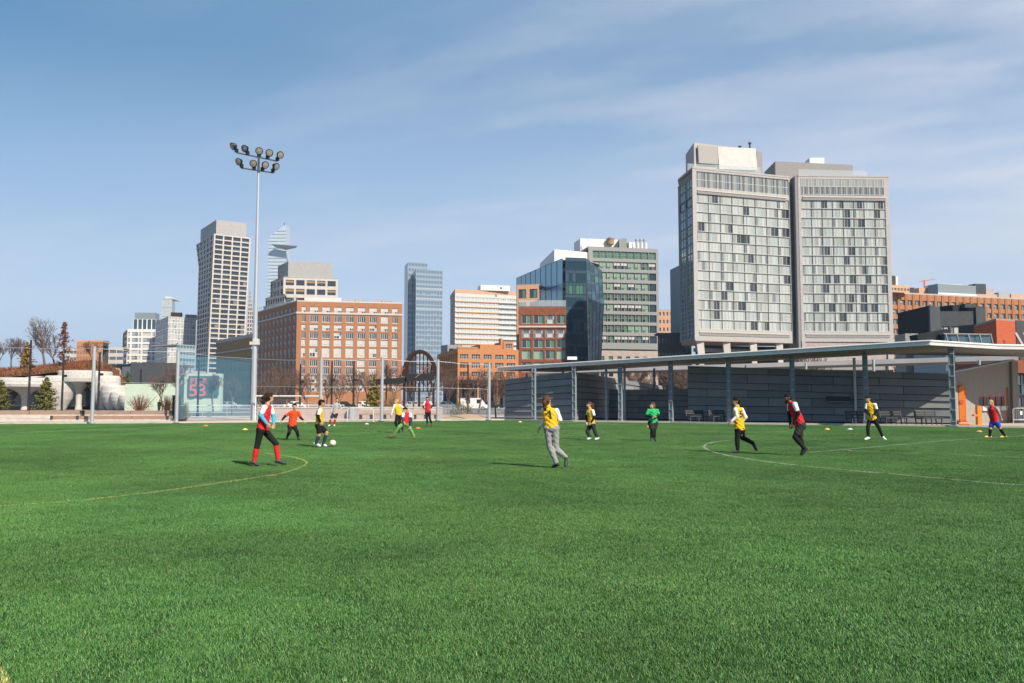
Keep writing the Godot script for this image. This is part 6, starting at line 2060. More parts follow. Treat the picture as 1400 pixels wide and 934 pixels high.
	# benches along the wall
	for e in [["dark bench at the left end of the long slate wall", Vector2(13.43, -61.2), 1.7], ["dark bench behind the yellow bibbed runner's hands", Vector2(14.85, -60.5), 1.5], ["dark bench right of the slot window", Vector2(22.96, -55.6), 2.2], ["dark bench behind the white shoed player", Vector2(24.81, -54.8), 2.2], ["dark bench nearest to the orange door", Vector2(26.8, -54.2), 2.2]]:
		var b := thing("bench", e[0], "bench", v3(e[1], 0.06), "benches under the pavilion roof", 0.5)
		var L: float = e[2]
		for k in 3:
			var m := MB.new()
			m.cube(Vector3(0, 0.45, -0.16 + k * 0.16), Vector3(L, 0.05, 0.13))
			part("seat_slat", m, M.darkgrey, b)
		for k in 2:
			var m := MB.new()
			m.cube(Vector3(0, 0.66 + k * 0.16, -0.30 - k * 0.03), Vector3(L, 0.12, 0.04))
			part("back_slat", m, M.darkgrey, b)
		for s in [-1, 0, 1]:
			var m := MB.new()
			m.cube(Vector3(s * L * 0.46, 0.22, 0.16), Vector3(0.07, 0.44, 0.06))
			m.cube(Vector3(s * L * 0.46, 0.42, -0.02), Vector3(0.07, 0.05, 0.44))
			m.bar(Vector3(s * L * 0.46, 0, -0.22), Vector3(s * L * 0.46, 0.9, -0.33), 0.07, 0.05)
			part("leg", m, M.slate2, b)
	# orange drinking fountain
	var f := thing("drinking_fountain", "bright orange steel drinking fountain in front of the concrete wall", "fountain", v3(Vector2(30.43, -55.2), 0.05))
	var fp := MB.new()
	fp.cube(Vector3(0.08, 0.62, 0), Vector3(0.26, 1.24, 0.30))
	part("pillar", fp, M.orange, f)
	var fb := MB.new()
	fb.cube(Vector3(-0.16, 0.62, 0.05), Vector3(0.30, 0.12, 0.32))
	part("basin", fb, M.orange, f)
	var fs := MB.new()
	fs.tube(Vector3(-0.14, 0.68, 0.05), Vector3(-0.10, 0.78, 0.05), 0.015, 0.015, 8)
	part("spout", fs, M.steel, f)
	var bag := thing("equipment_bag", "long orange equipment bag on the ground by the orange door", "bag", v3(Vector2(28.15, -52.6), 0.05))
	var bg := MB.new()
	for i in 6:
		var r: Array = [0.06, 0.13, 0.15, 0.15, 0.13, 0.06]
		if i < 5:
			bg.tube(Vector3(-0.34 + i * 0.136, 0.14, 0), Vector3(-0.34 + (i + 1) * 0.136, 0.14, 0), r[i], r[i + 1], 14)
	part("body", bg, M.orange_deep, bag)
	var bs := MB.new()
	bs.tube(Vector3(-0.12, 0.28, 0.05), Vector3(0, 0.34, 0.06), 0.015, 0.015, 6)
	bs.tube(Vector3(0, 0.34, 0.06), Vector3(0.12, 0.28, 0.05), 0.015, 0.015, 6)
	part("strap", bs, M.black, bag)
	# dark glazed block and barrier beyond the wall
	var g := thing("glazed_block", "dark glazed building corner beyond the concrete wall at the right edge", "building", v3(Vector2(46.41, -78), 0))
	var gw := unit_window("gz", [0, 0.5, 1], [0, 0.5, 1], [M.glass_dark, M.navy_glass2, M.glass_mid, M.glass_dark], M.frame_dark, 0.04, 0.04, 0.1)
	fface(g, Vector2(46.01, -78), Vector2(51.35, -80), 0, 4.2, spans(5, 0.08), spans(2, 0.08), 0.15, M.slate, func(_i, _j): return gw)
	block(g, "roof", M.brick_dark, rect(Vector2(45.89, -77.8), Vector2(51.22, -79.8), 6), 4.2, 5.4)
	var br := thing("crowd_barrier", "steel crowd barrier standing beside the concrete wall at the right edge", "barrier", Vector3(35.02, 1.62, -58) * Vector3(1, 0, 1) + Vector3(0, 0.06, 0))
	var bf := MB.new()
	var pts := [Vector3(-0.6, 0, 0), Vector3(-0.6, 0.95, 0), Vector3(-0.5, 1.05, 0), Vector3(1.3, 1.05, 0), Vector3(1.4, 0.95, 0), Vector3(1.4, 0, 0)]
	for i in 5:
		bf.tube(pts[i], pts[i + 1], 0.03, 0.03, 8)
	bf.tube(Vector3(-0.6, 0.25, 0), Vector3(1.4, 0.25, 0), 0.025, 0.025, 8)
	part("frame", bf, M.galv, br)
	for i in 13:
		var m := MB.new()
		m.tube(Vector3(-0.5 + i * 0.15, 0.25, 0), Vector3(-0.5 + i * 0.15, 1.05, 0), 0.01, 0.01, 5, false)
		part("bar", m, M.galv, br)
	var pp := MB.new()
	pp.cube(Vector3(-0.05, 0.72, 0.04), Vector3(0.16, 0.28, 0.01))
	part("notice", pp, M.white, br)

# ---------------------------------------------------------------- people
# A field of smoothly joined tapered capsules, meshed as surface nets. bones: [a, b, ra, rb]
func nets(bones: Array, cell: float, k: float, out_v: PackedVector3Array, out_n: PackedVector3Array, x := Transform3D.IDENTITY, wrinkle := 0.0, clip := []) -> void:
	var lo := Vector3.ONE * 1e9
	var hi := -lo
	for b in bones:
		var r := maxf(b[2], b[3]) + cell * 2.0 + k * 0.3
		for p in [b[0], b[1]]:
			lo = lo.min(p - Vector3.ONE * r)
			hi = hi.max(p + Vector3.ONE * r)
	var nx := int((hi.x - lo.x) / cell) + 2
	var ny := int((hi.y - lo.y) / cell) + 2
	var nz := int((hi.z - lo.z) / cell) + 2
	var f := PackedFloat32Array()
	f.resize(nx * ny * nz)
	f.fill(1.0)
	var sxy := nx * ny
	for b in bones:
		var a: Vector3 = b[0]
		var ba: Vector3 = b[1] - a
		var l2 := maxf(ba.length_squared(), 1e-8)
		var ra: float = b[2]
		var dr: float = b[3] - ra
		var m := maxf(b[2], b[3]) + cell * 2.0 + k * 0.5
		var p0: Vector3 = (a.min(b[1]) - Vector3.ONE * m - lo) / cell
		var p1: Vector3 = (a.max(b[1]) + Vector3.ONE * m - lo) / cell
		for z in range(maxi(int(p0.z), 0), mini(int(p1.z) + 2, nz)):
			for y in range(maxi(int(p0.y), 0), mini(int(p1.y) + 2, ny)):
				var i := z * sxy + y * nx
				var q := lo + Vector3(0, y, z) * cell - a
				for xx in range(maxi(int(p0.x), 0), mini(int(p1.x) + 2, nx)):
					var pa := Vector3(q.x + xx * cell, q.y, q.z)
					var t := clampf(pa.dot(ba) / l2, 0.0, 1.0)
					var d := (pa - ba * t).length() - ra - dr * t
					var o := f[i + xx]
					var h := maxf(k - absf(o - d), 0.0) / k
					f[i + xx] = minf(o, d) - h * h * k * 0.25
	if wrinkle > 0.0:
		for z in nz:
			for y in ny:
				var i := z * sxy + y * nx
				for xx in nx:
					if absf(f[i + xx]) < 0.05:
						var p := lo + Vector3(xx, y, z) * cell
						f[i + xx] += wrinkle * (sin(p.y * 55.0 + p.x * 38.0 + sin(p.z * 40.0) * 1.6) + 0.7 * sin(p.x * 61.0 - p.y * 33.0 + p.z * 47.0))
	for pl in clip:
		var pp: Vector3 = pl[0]
		var pn: Vector3 = pl[1]
		for z in nz:
			for y in ny:
				var i := z * sxy + y * nx
				for xx in nx:
					if f[i + xx] < 0.05:
						f[i + xx] = maxf(f[i + xx], (lo + Vector3(xx, y, z) * cell - pp).dot(pn))
	var ids := {}
	var vs := PackedVector3Array()
	var ns := PackedVector3Array()
	var lim := cell * 2.2
	for z in nz - 1:
		for y in ny - 1:
			var row := z * sxy + y * nx
			for xx in nx - 1:
				var i := row + xx
				if absf(f[i]) > lim:
					continue
				var c0 := f[i]; var c1 := f[i + 1]; var c2 := f[i + nx]; var c3 := f[i + nx + 1]
				var c4 := f[i + sxy]; var c5 := f[i + sxy + 1]; var c6 := f[i + sxy + nx]; var c7 := f[i + sxy + nx + 1]
				var ins := int(c0 < 0) + int(c1 < 0) + int(c2 < 0) + int(c3 < 0) + int(c4 < 0) + int(c5 < 0) + int(c6 < 0) + int(c7 < 0)
				if ins == 0 or ins == 8:
					continue
				var s := Vector3.ZERO
				var n := 0
				if (c0 < 0) != (c1 < 0): s += Vector3(c0 / (c0 - c1), 0, 0); n += 1
				if (c2 < 0) != (c3 < 0): s += Vector3(c2 / (c2 - c3), 1, 0); n += 1
				if (c4 < 0) != (c5 < 0): s += Vector3(c4 / (c4 - c5), 0, 1); n += 1
				if (c6 < 0) != (c7 < 0): s += Vector3(c6 / (c6 - c7), 1, 1); n += 1
				if (c0 < 0) != (c2 < 0): s += Vector3(0, c0 / (c0 - c2), 0); n += 1
				if (c1 < 0) != (c3 < 0): s += Vector3(1, c1 / (c1 - c3), 0); n += 1
				if (c4 < 0) != (c6 < 0): s += Vector3(0, c4 / (c4 - c6), 1); n += 1
				if (c5 < 0) != (c7 < 0): s += Vector3(1, c5 / (c5 - c7), 1); n += 1
				if (c0 < 0) != (c4 < 0): s += Vector3(0, 0, c0 / (c0 - c4)); n += 1
				if (c1 < 0) != (c5 < 0): s += Vector3(1, 0, c1 / (c1 - c5)); n += 1
				if (c2 < 0) != (c6 < 0): s += Vector3(0, 1, c2 / (c2 - c6)); n += 1
				if (c3 < 0) != (c7 < 0): s += Vector3(1, 1, c3 / (c3 - c7)); n += 1
				var g := Vector3(c1 + c3 + c5 + c7 - c0 - c2 - c4 - c6, c2 + c3 + c6 + c7 - c0 - c1 - c4 - c5, c4 + c5 + c6 + c7 - c0 - c1 - c2 - c3)
				ids[i] = vs.size()
				vs.append(x * (lo + (Vector3(xx, y, z) + s / maxf(n, 1)) * cell))
				ns.append((x.basis * g).normalized())
	for i in ids:
		var at: int = i
		for ax in 3:
			var st: int = [1, nx, sxy][ax]
			var u: int = [nx, sxy, 1][ax]
			var w: int = [sxy, 1, nx][ax]
			if (f[at] < 0) == (f[at + st] < 0):
				continue
			if not (ids.has(at - u) and ids.has(at - w) and ids.has(at - u - w)):
				continue
			var q := [ids[at], ids[at - u], ids[at - u - w], ids[at - w]]
			if f[at] < 0:
				q = [q[0], q[3], q[2], q[1]]
			for e in [0, 1, 2, 0, 2, 3]:
				out_v.append(vs[q[e]])
				out_n.append(ns[q[e]])

func sdf_mesh(bones: Array, cell: float, k: float, m: Material, wrinkle := 0.0, clip := []) -> ArrayMesh:
	var v := PackedVector3Array()
	var n := PackedVector3Array()
	nets(bones, cell, k, v, n, Transform3D.IDENTITY, wrinkle, clip)
	return raw_mesh(v, n, m)

func raw_mesh(v: PackedVector3Array, n: PackedVector3Array, m: Material) -> ArrayMesh:
	var am := ArrayMesh.new()
	var arr := []
	arr.resize(Mesh.ARRAY_MAX)
	arr[Mesh.ARRAY_VERTEX] = v
	arr[Mesh.ARRAY_NORMAL] = n
	am.add_surface_from_arrays(Mesh.PRIMITIVE_TRIANGLES, arr)
	am.surface_set_material(0, m)
	return am

var head_v := PackedVector3Array()
var head_n := PackedVector3Array()
var hand_v := PackedVector3Array()
var hand_n := PackedVector3Array()

func body_stock() -> void:
	# head: looks along +z, centre of the skull at the origin
	nets([[Vector3(0, 0.035, -0.025), Vector3(0, 0.035, -0.01), 0.088, 0.088], [Vector3(0, 0.02, 0.02), Vector3(0, -0.02, 0.03), 0.076, 0.066], [Vector3(-0.025, -0.062, 0.035), Vector3(0.025, -0.062, 0.035), 0.042, 0.042], [Vector3(0, -0.085, 0.06), Vector3(0, -0.08, 0.065), 0.026, 0.026], [Vector3(-0.035, 0.028, 0.078), Vector3(0.035, 0.028, 0.078), 0.016, 0.016], [Vector3(-0.045, -0.02, 0.062), Vector3(-0.04, -0.03, 0.062), 0.022, 0.02], [Vector3(0.045, -0.02, 0.062), Vector3(0.04, -0.03, 0.062), 0.022, 0.02], [Vector3(0, 0.012, 0.092), Vector3(0, -0.024, 0.112), 0.009, 0.014], [Vector3(0, -0.055, 0.088), Vector3(0, -0.06, 0.088), 0.016, 0.014], [Vector3(-0.082, -0.018, -0.012), Vector3(-0.090, 0.016, -0.02), 0.012, 0.018], [Vector3(0.082, -0.018, -0.012), Vector3(0.090, 0.016, -0.02), 0.012, 0.018], [Vector3(0, -0.04, -0.025), Vector3(0, -0.16, -0.045), 0.052, 0.054]], 0.0065, 0.02, head_v, head_n)
	# hand: wrist at the origin, fingers along +y, thumb towards +x, palm faces +z
	var b := []
	for i in 4:
		var x := -0.030 + i * 0.020
		var l: float = [0.030, 0.037, 0.040, 0.036][i]
		var base := Vector3(x * 1.05, 0.088 + (0.004 if i in [1, 2] else -0.004), 0.0)
		b.append([Vector3(x * 0.6, 0.0, 0), base, 0.016, 0.0135])
		var j1 := base + Vector3(x * 0.08, l, 0.008)
		var j2 := j1 + Vector3(x * 0.02, l * 0.55, 0.017)
		var j3 := j2 + Vector3(0, l * 0.25, 0.020)
		b.append([base, j1, 0.0092, 0.0085])
		b.append([j1, j2, 0.0085, 0.0078])
		b.append([j2, j3, 0.0078, 0.0070])
	b.append([Vector3(0.016, 0.022, 0.004), Vector3(0.046, 0.058, 0.016), 0.015, 0.0105])
	b.append([Vector3(0.046, 0.058, 0.016), Vector3(0.054, 0.088, 0.026), 0.0102, 0.0085])
	nets(b, 0.0042, 0.006, hand_v, hand_n)

func add_to(v: PackedVector3Array, n: PackedVector3Array, sv: PackedVector3Array, sn: PackedVector3Array, x: Transform3D) -> void:
	var flip := x.basis.determinant() < 0
	var nb := x.basis
	for i in range(0, sv.size(), 3):
		for e in ([0, 2, 1] if flip else [0, 1, 2]):
			v.append(x * sv[i + e])
			n.append((nb * sn[i + e]).normalized())

func cut(b: Array, t0: float, t1: float, grow: float) -> Array:
	var p: Vector3 = b[0]
	var q: Vector3 = b[1]
	return [p.lerp(q, t0), p.lerp(q, t1), lerpf(b[2], b[3], t0) + grow, lerpf(b[2], b[3], t1) + grow]

# wear: [name, material, [[bone, from, to, extra], ...], wrinkle]
func person(label: String, at: Vector3, J: Array, look: Vector3, fwd: Vector3, skin: Material, hair: String, hair_m: Material, wear: Array, shoe_m: Material, build := 1.0, number := "", cell := 0.015) -> Node3D:
	var t := thing("person", label, "person", at + Vector3(0, 0.012, 0), "soccer players on the pitch")
	var head: Vector3 = J[0]
	var neck: Vector3 = J[1]
	var pelvis: Vector3 = J[8]
	var lat: Vector3 = (J[2] - J[3])
	var latn := (lat * Vector3(1, 0.3, 1)).normalized()
	var spine_dir := (neck - pelvis).normalized()
	var chest := neck - spine_dir * 0.17
	var waist := pelvis.lerp(chest, 0.45)
	fwd = (fwd - latn * fwd.dot(latn)).normalized()
	var hip_a := pelvis + latn * 0.085 + Vector3(0, -0.05, 0)
	var hip_b := pelvis - latn * 0.085 + Vector3(0, -0.05, 0)
	var s := build * 0.93
	# shoulders no farther apart than a real pair
	var shm: Vector3 = (J[2] + J[3]) * 0.5
	var shw := 0.175 * s
	var sa: Vector3 = shm + latn * shw
	var sb: Vector3 = shm - latn * shw
	var B := {
		"spine": [pelvis + Vector3(0, 0.0, 0), waist, 0.110 * s, 0.100 * s],
		"chest": [waist, chest, 0.104 * s, 0.115 * s],
		"side_a": [pelvis + latn * 0.05, chest + latn * 0.075, 0.085 * s, 0.088 * s],
		"side_b": [pelvis - latn * 0.05, chest - latn * 0.075, 0.085 * s, 0.088 * s],
		"yoke": [sa - latn * 0.02, sb + latn * 0.02, 0.056 * s, 0.056 * s],
		"neck": [neck - spine_dir * 0.04, neck.lerp(head, 0.7), 0.062 * s, 0.050 * s],
		"hips": [hip_a, hip_b, 0.100 * s, 0.100 * s],
		"seat": [pelvis - fwd * 0.035 + Vector3(0, -0.05, 0), pelvis - fwd * 0.035 + Vector3(0, -0.03, 0), 0.105 * s, 0.10 * s],
		"hem": [waist, pelvis + Vector3(0, -0.07, 0) - fwd * 0.01, 0.112 * s, 0.128 * s],
		"hem_a": [waist + latn * 0.05, pelvis + latn * 0.075 + Vector3(0, -0.07, 0), 0.09 * s, 0.10 * s],
		"hem_b": [waist - latn * 0.05, pelvis - latn * 0.075 + Vector3(0, -0.07, 0), 0.09 * s, 0.10 * s],
		"arm_a": [sa, J[4], 0.050 * s, 0.040 * s], "fore_a": [J[4], J[5], 0.040 * s, 0.027 * s],
		"arm_b": [sb, J[6], 0.050 * s, 0.040 * s], "fore_b": [J[6], J[7], 0.040 * s, 0.027 * s],
		"thigh_a": [hip_a, J[9], 0.088 * s, 0.054 * s], "shin_a": [J[9], J[10], 0.052 * s, 0.036 * s],
		"thigh_b": [hip_b, J[12], 0.088 * s, 0.054 * s], "shin_b": [J[12], J[13], 0.052 * s, 0.036 * s],
	}
	for e in [["a", 9, 10], ["b", 12, 13]]:
		var kn: Vector3 = J[e[1]]
		var an: Vector3 = J[e[2]]
		B["calf_" + e[0]] = [kn.lerp(an, 0.18), kn.lerp(an, 0.5), 0.050 * s, 0.046 * s]
		B["foot_" + e[0]] = [an, J[e[2] + 1], 0.036, 0.026]
	var bones := []
	for k in B:
		if not (k in ["hem", "hem_a", "hem_b"]):
			bones.append(B[k])
	var v := PackedVector3Array()
	var n := PackedVector3Array()
	nets(bones, cell, 0.045, v, n)
	# head, turned to what it looks at
	var hz := look.normalized()
	var hx := Vector3.UP.cross(hz).normalized()
	var hy := hz.cross(hx)
	var hx3 := Transform3D(Basis(hx, hy, hz).scaled_local(Vector3.ONE * (0.94 + 0.06 * s)), head)
	add_to(v, n, head_v, head_n, hx3)
	for e in [[4, 5, 1.0], [6, 7, -1.0]]:
		var w: Vector3 = J[e[1]]
		var dy: Vector3 = (w - J[e[0]]).normalized()
		# thumbs point ahead, palms to the body
		var tx := (fwd - dy * fwd.dot(dy))
		tx = tx.normalized() if tx.length() > 0.1 else dy.cross(Vector3.RIGHT).normalized()
		var pz: Vector3 = -latn * e[2]
		pz = (pz - dy * pz.dot(dy) - tx * pz.dot(tx)).normalized()
		add_to(v, n, hand_v, hand_n, Transform3D(Basis(tx, dy, pz), w - dy * 0.012))
	put("body", raw_mesh(v, n, skin), t)
	# clothing
	for g in wear:
		var gb := []
		for e in g[2]:
			var c := cut(B[e[0]], e[1], e[2], e[3])
			if e.size() > 4:
				c[0] += e[4]
				c[1] += e[4]
			gb.append(c)
		var clip := []
		if g[0] in ["bib", "shirt"]:
			clip = [[pelvis - spine_dir * 0.055, -spine_dir]]
		put(g[0], sdf_mesh(gb, cell * 0.95, 0.03, g[1], g[3], clip), t)
	# shoes
	for e in [[10, 11], [13, 14]]:
		var an: Vector3 = J[e[0]]
		var toe: Vector3 = J[e[1]]
		var dir := toe - an
		var flat := dir.normalized()
		var down := (Vector3(0, -1, 0) - flat * -flat.y)
		down = down.normalized() if down.length() > 0.2 else Vector3(0, -1, 0)
		# a foot is about a quarter metre from heel to tip, whatever the view shortens
		toe = an + flat * clampf(dir.length(), 0.13, 0.21)
		if an.y < 0.2:
			toe.y = maxf(toe.y, 0.036)
		var heel := an + down * 0.045 - flat * 0.035
		heel.y = maxf(heel.y, 0.036)
		var ball := heel.lerp(toe, 0.72)
		put("shoe", sdf_mesh([[an, heel, 0.042, 0.036], [an + flat * 0.02, ball, 0.044, 0.038], [heel, toe, 0.036, 0.033], [ball + fwd * 0.0, toe, 0.040, 0.031]], 0.010, 0.02, shoe_m), t)
	# hair
	var hb := []
	var H := func(x: float, y: float, z: float) -> Vector3: return hx3 * Vector3(x, y, z)
	hb.append([H.call(0, 0.048, -0.035), H.call(0, 0.055, 0.0), 0.093, 0.088])
	hb.append([H.call(0, -0.03, -0.055), H.call(0, 0.03, -0.045), 0.068, 0.092])
	if hair == "short":
		hb.append([H.call(0, 0.075, 0.03), H.call(0, 0.08, 0.045), 0.06, 0.05])
	elif hair == "tail":
		hb.append([H.call(0, 0.045, -0.12), H.call(0, 0.02, -0.165), 0.036, 0.044])
		hb.append([H.call(0, 0.02, -0.165), H.call(0, -0.10, -0.175), 0.044, 0.040])
		hb.append([H.call(0, -0.10, -0.175), H.call(0, -0.24, -0.15), 0.040, 0.014])
	elif hair == "bun":
		hb.append([H.call(0, 0.115, -0.075), H.call(0, 0.13, -0.08), 0.052, 0.048])
	elif hair == "long":
		hb.append([H.call(0, 0.0, -0.07), H.call(0.01, -0.15, -0.085), 0.075, 0.062])
		hb.append([H.call(0.0, -0.15, -0.085), H.call(0.0, -0.25, -0.09), 0.062, 0.03])
		hb.append([H.call(-0.05, 0.02, -0.02), H.call(-0.06, -0.10, -0.03), 0.045, 0.03])
		hb.append([H.call(0.05, 0.02, -0.02), H.call(0.06, -0.10, -0.03), 0.045, 0.03])
	elif hair == "beard":
		hb.append([H.call(0, 0.075, 0.03), H.call(0, 0.08, 0.04), 0.055, 0.05])
	put("hair", sdf_mesh(hb, 0.009, 0.025, hair_m, 0.0015), t)
	if hair == "beard":
		put("beard", sdf_mesh([[H.call(-0.055, -0.04, 0.03), H.call(-0.03, -0.085, 0.055), 0.028, 0.034], [H.call(0.055, -0.04, 0.03), H.call(0.03, -0.085, 0.055), 0.028, 0.034], [H.call(-0.02, -0.10, 0.065), H.call(0.02, -0.10, 0.065), 0.036, 0.036]], 0.008, 0.02, hair_m), t)
	for sx in [-1.0, 1.0]:
		var eye := SphereMesh.new()
		eye.radius = 0.0095
		eye.height = 0.019
		eye.radial_segments = 10
		eye.rings = 6
		eye.material = M.eye
		put("eye", eye, t, Transform3D(Basis.IDENTITY, H.call(0.031 * sx, 0.008, 0.083)))
	var mo := SphereMesh.new()
	mo.radius = 0.02
	mo.height = 0.012
	mo.radial_segments = 12
	mo.rings = 6
	mo.material = M.lips
	put("mouth", mo, t, Transform3D(hx3.basis, H.call(0, -0.052, 0.094)))
	if number != "":
		var tm := TextMesh.new()
		var sf := SystemFont.new()
		sf.font_names = PackedStringArray(["Droid Sans"])
		sf.font_weight = 800
		tm.font = sf
		tm.text = number
		tm.font_size = 48
		tm.pixel_size = 0.0058
		tm.depth = 0.03
		tm.material = M.print_dark if not number.begins_with("4") else M.white
		var bz := -fwd
		var by := spine_dir
		var bx := by.cross(bz).normalized()
		put("number", tm, t, Transform3D(Basis(bx, by, bx.cross(by)), waist.lerp(chest, 0.72) + bz * (0.122 * s + 0.012)))
	return t

const BIB := [["chest", -0.2, 1.0, 0.020], ["side_a", 0.3, 0.95, 0.020], ["side_b", 0.3, 0.95, 0.020], ["hem", 0.0, 0.92, 0.020], ["hem_a", 0.0, 0.92, 0.018], ["hem_b", 0.0, 0.92, 0.018], ["yoke", 0.16, 0.84, 0.014], ["neck", 0.0, 0.22, 0.010]]
const TEE := [["chest", -0.2, 1.0, 0.020], ["side_a", 0.2, 1.0, 0.018], ["side_b", 0.2, 1.0, 0.018], ["hem", 0.0, 0.9, 0.018], ["hem_a", 0.0, 0.9, 0.016], ["hem_b", 0.0, 0.9, 0.016], ["yoke", 0.0, 1.0, 0.014], ["neck", 0.0, 0.25, 0.008], ["arm_a", 0.0, 0.70, 0.022], ["arm_b", 0.0, 0.70, 0.022]]
const SHORT_SLEEVES := [["yoke", 0.0, 1.0, 0.008], ["arm_a", 0.0, 0.62, 0.020], ["arm_b", 0.0, 0.62, 0.020]]
const LONG_SLEEVES := [["yoke", 0.0, 1.0, 0.008], ["arm_a", 0.0, 1.0, 0.014], ["arm_b", 0.0, 1.0, 0.014], ["fore_a", 0.0, 0.92, 0.014], ["fore_b", 0.0, 0.92, 0.014]]
const UNDER_SLEEVES := [["arm_a", 0.45, 1.0, 0.013], ["arm_b", 0.45, 1.0, 0.013], ["fore_a", 0.0, 0.95, 0.013], ["fore_b", 0.0, 0.95, 0.013]]
const TIGHTS := [["hips", 0.0, 1.0, 0.016], ["seat", 0.0, 1.0, 0.016], ["spine", 0.0, 0.3, 0.014], ["thigh_a", 0.0, 1.0, 0.016], ["thigh_b", 0.0, 1.0, 0.016], ["shin_a", 0.0, 0.97, 0.015], ["shin_b", 0.0, 0.97, 0.015], ["calf_a", 0.0, 1.0, 0.015], ["calf_b", 0.0, 1.0, 0.015]]
const KNEE_TIGHTS := [["hips", 0.0, 1.0, 0.014], ["seat", 0.0, 1.0, 0.014], ["spine", 0.0, 0.3, 0.012], ["thigh_a", 0.0, 1.0, 0.015], ["thigh_b", 0.0, 1.0, 0.015], ["shin_a", 0.0, 0.22, 0.014], ["shin_b", 0.0, 0.22, 0.014]]
const PANTS := [["hips", 0.0, 1.0, 0.016], ["seat", 0.0, 1.0, 0.016], ["spine", 0.0, 0.4, 0.010], ["thigh_a", 0.0, 1.0, 0.022], ["thigh_b", 0.0, 1.0, 0.022], ["shin_a", 0.0, 0.94, 0.022], ["shin_b", 0.0, 0.94, 0.022], ["calf_a", 0.0, 1.0, 0.020], ["calf_b", 0.0, 1.0, 0.020]]
const SHORTS := [["hips", 0.0, 1.0, 0.020], ["seat", 0.0, 1.0, 0.020], ["spine", 0.0, 0.3, 0.012], ["thigh_a", 0.0, 0.66, 0.036], ["thigh_b", 0.0, 0.66, 0.036]]
const SOCKS := [["shin_a", 0.30, 1.0, 0.015], ["shin_b", 0.30, 1.0, 0.015], ["calf_a", 0.2, 1.0, 0.014], ["calf_b", 0.2, 1.0, 0.014], ["foot_a", 0.0, 0.3, 0.015], ["foot_b", 0.0, 0.3, 0.015]]
const LONG_SOCKS := [["shin_a", 0.16, 0.92, 0.017], ["shin_b", 0.16, 0.92, 0.017], ["calf_a", 0.0, 1.0, 0.016], ["calf_b", 0.0, 1.0, 0.016]]

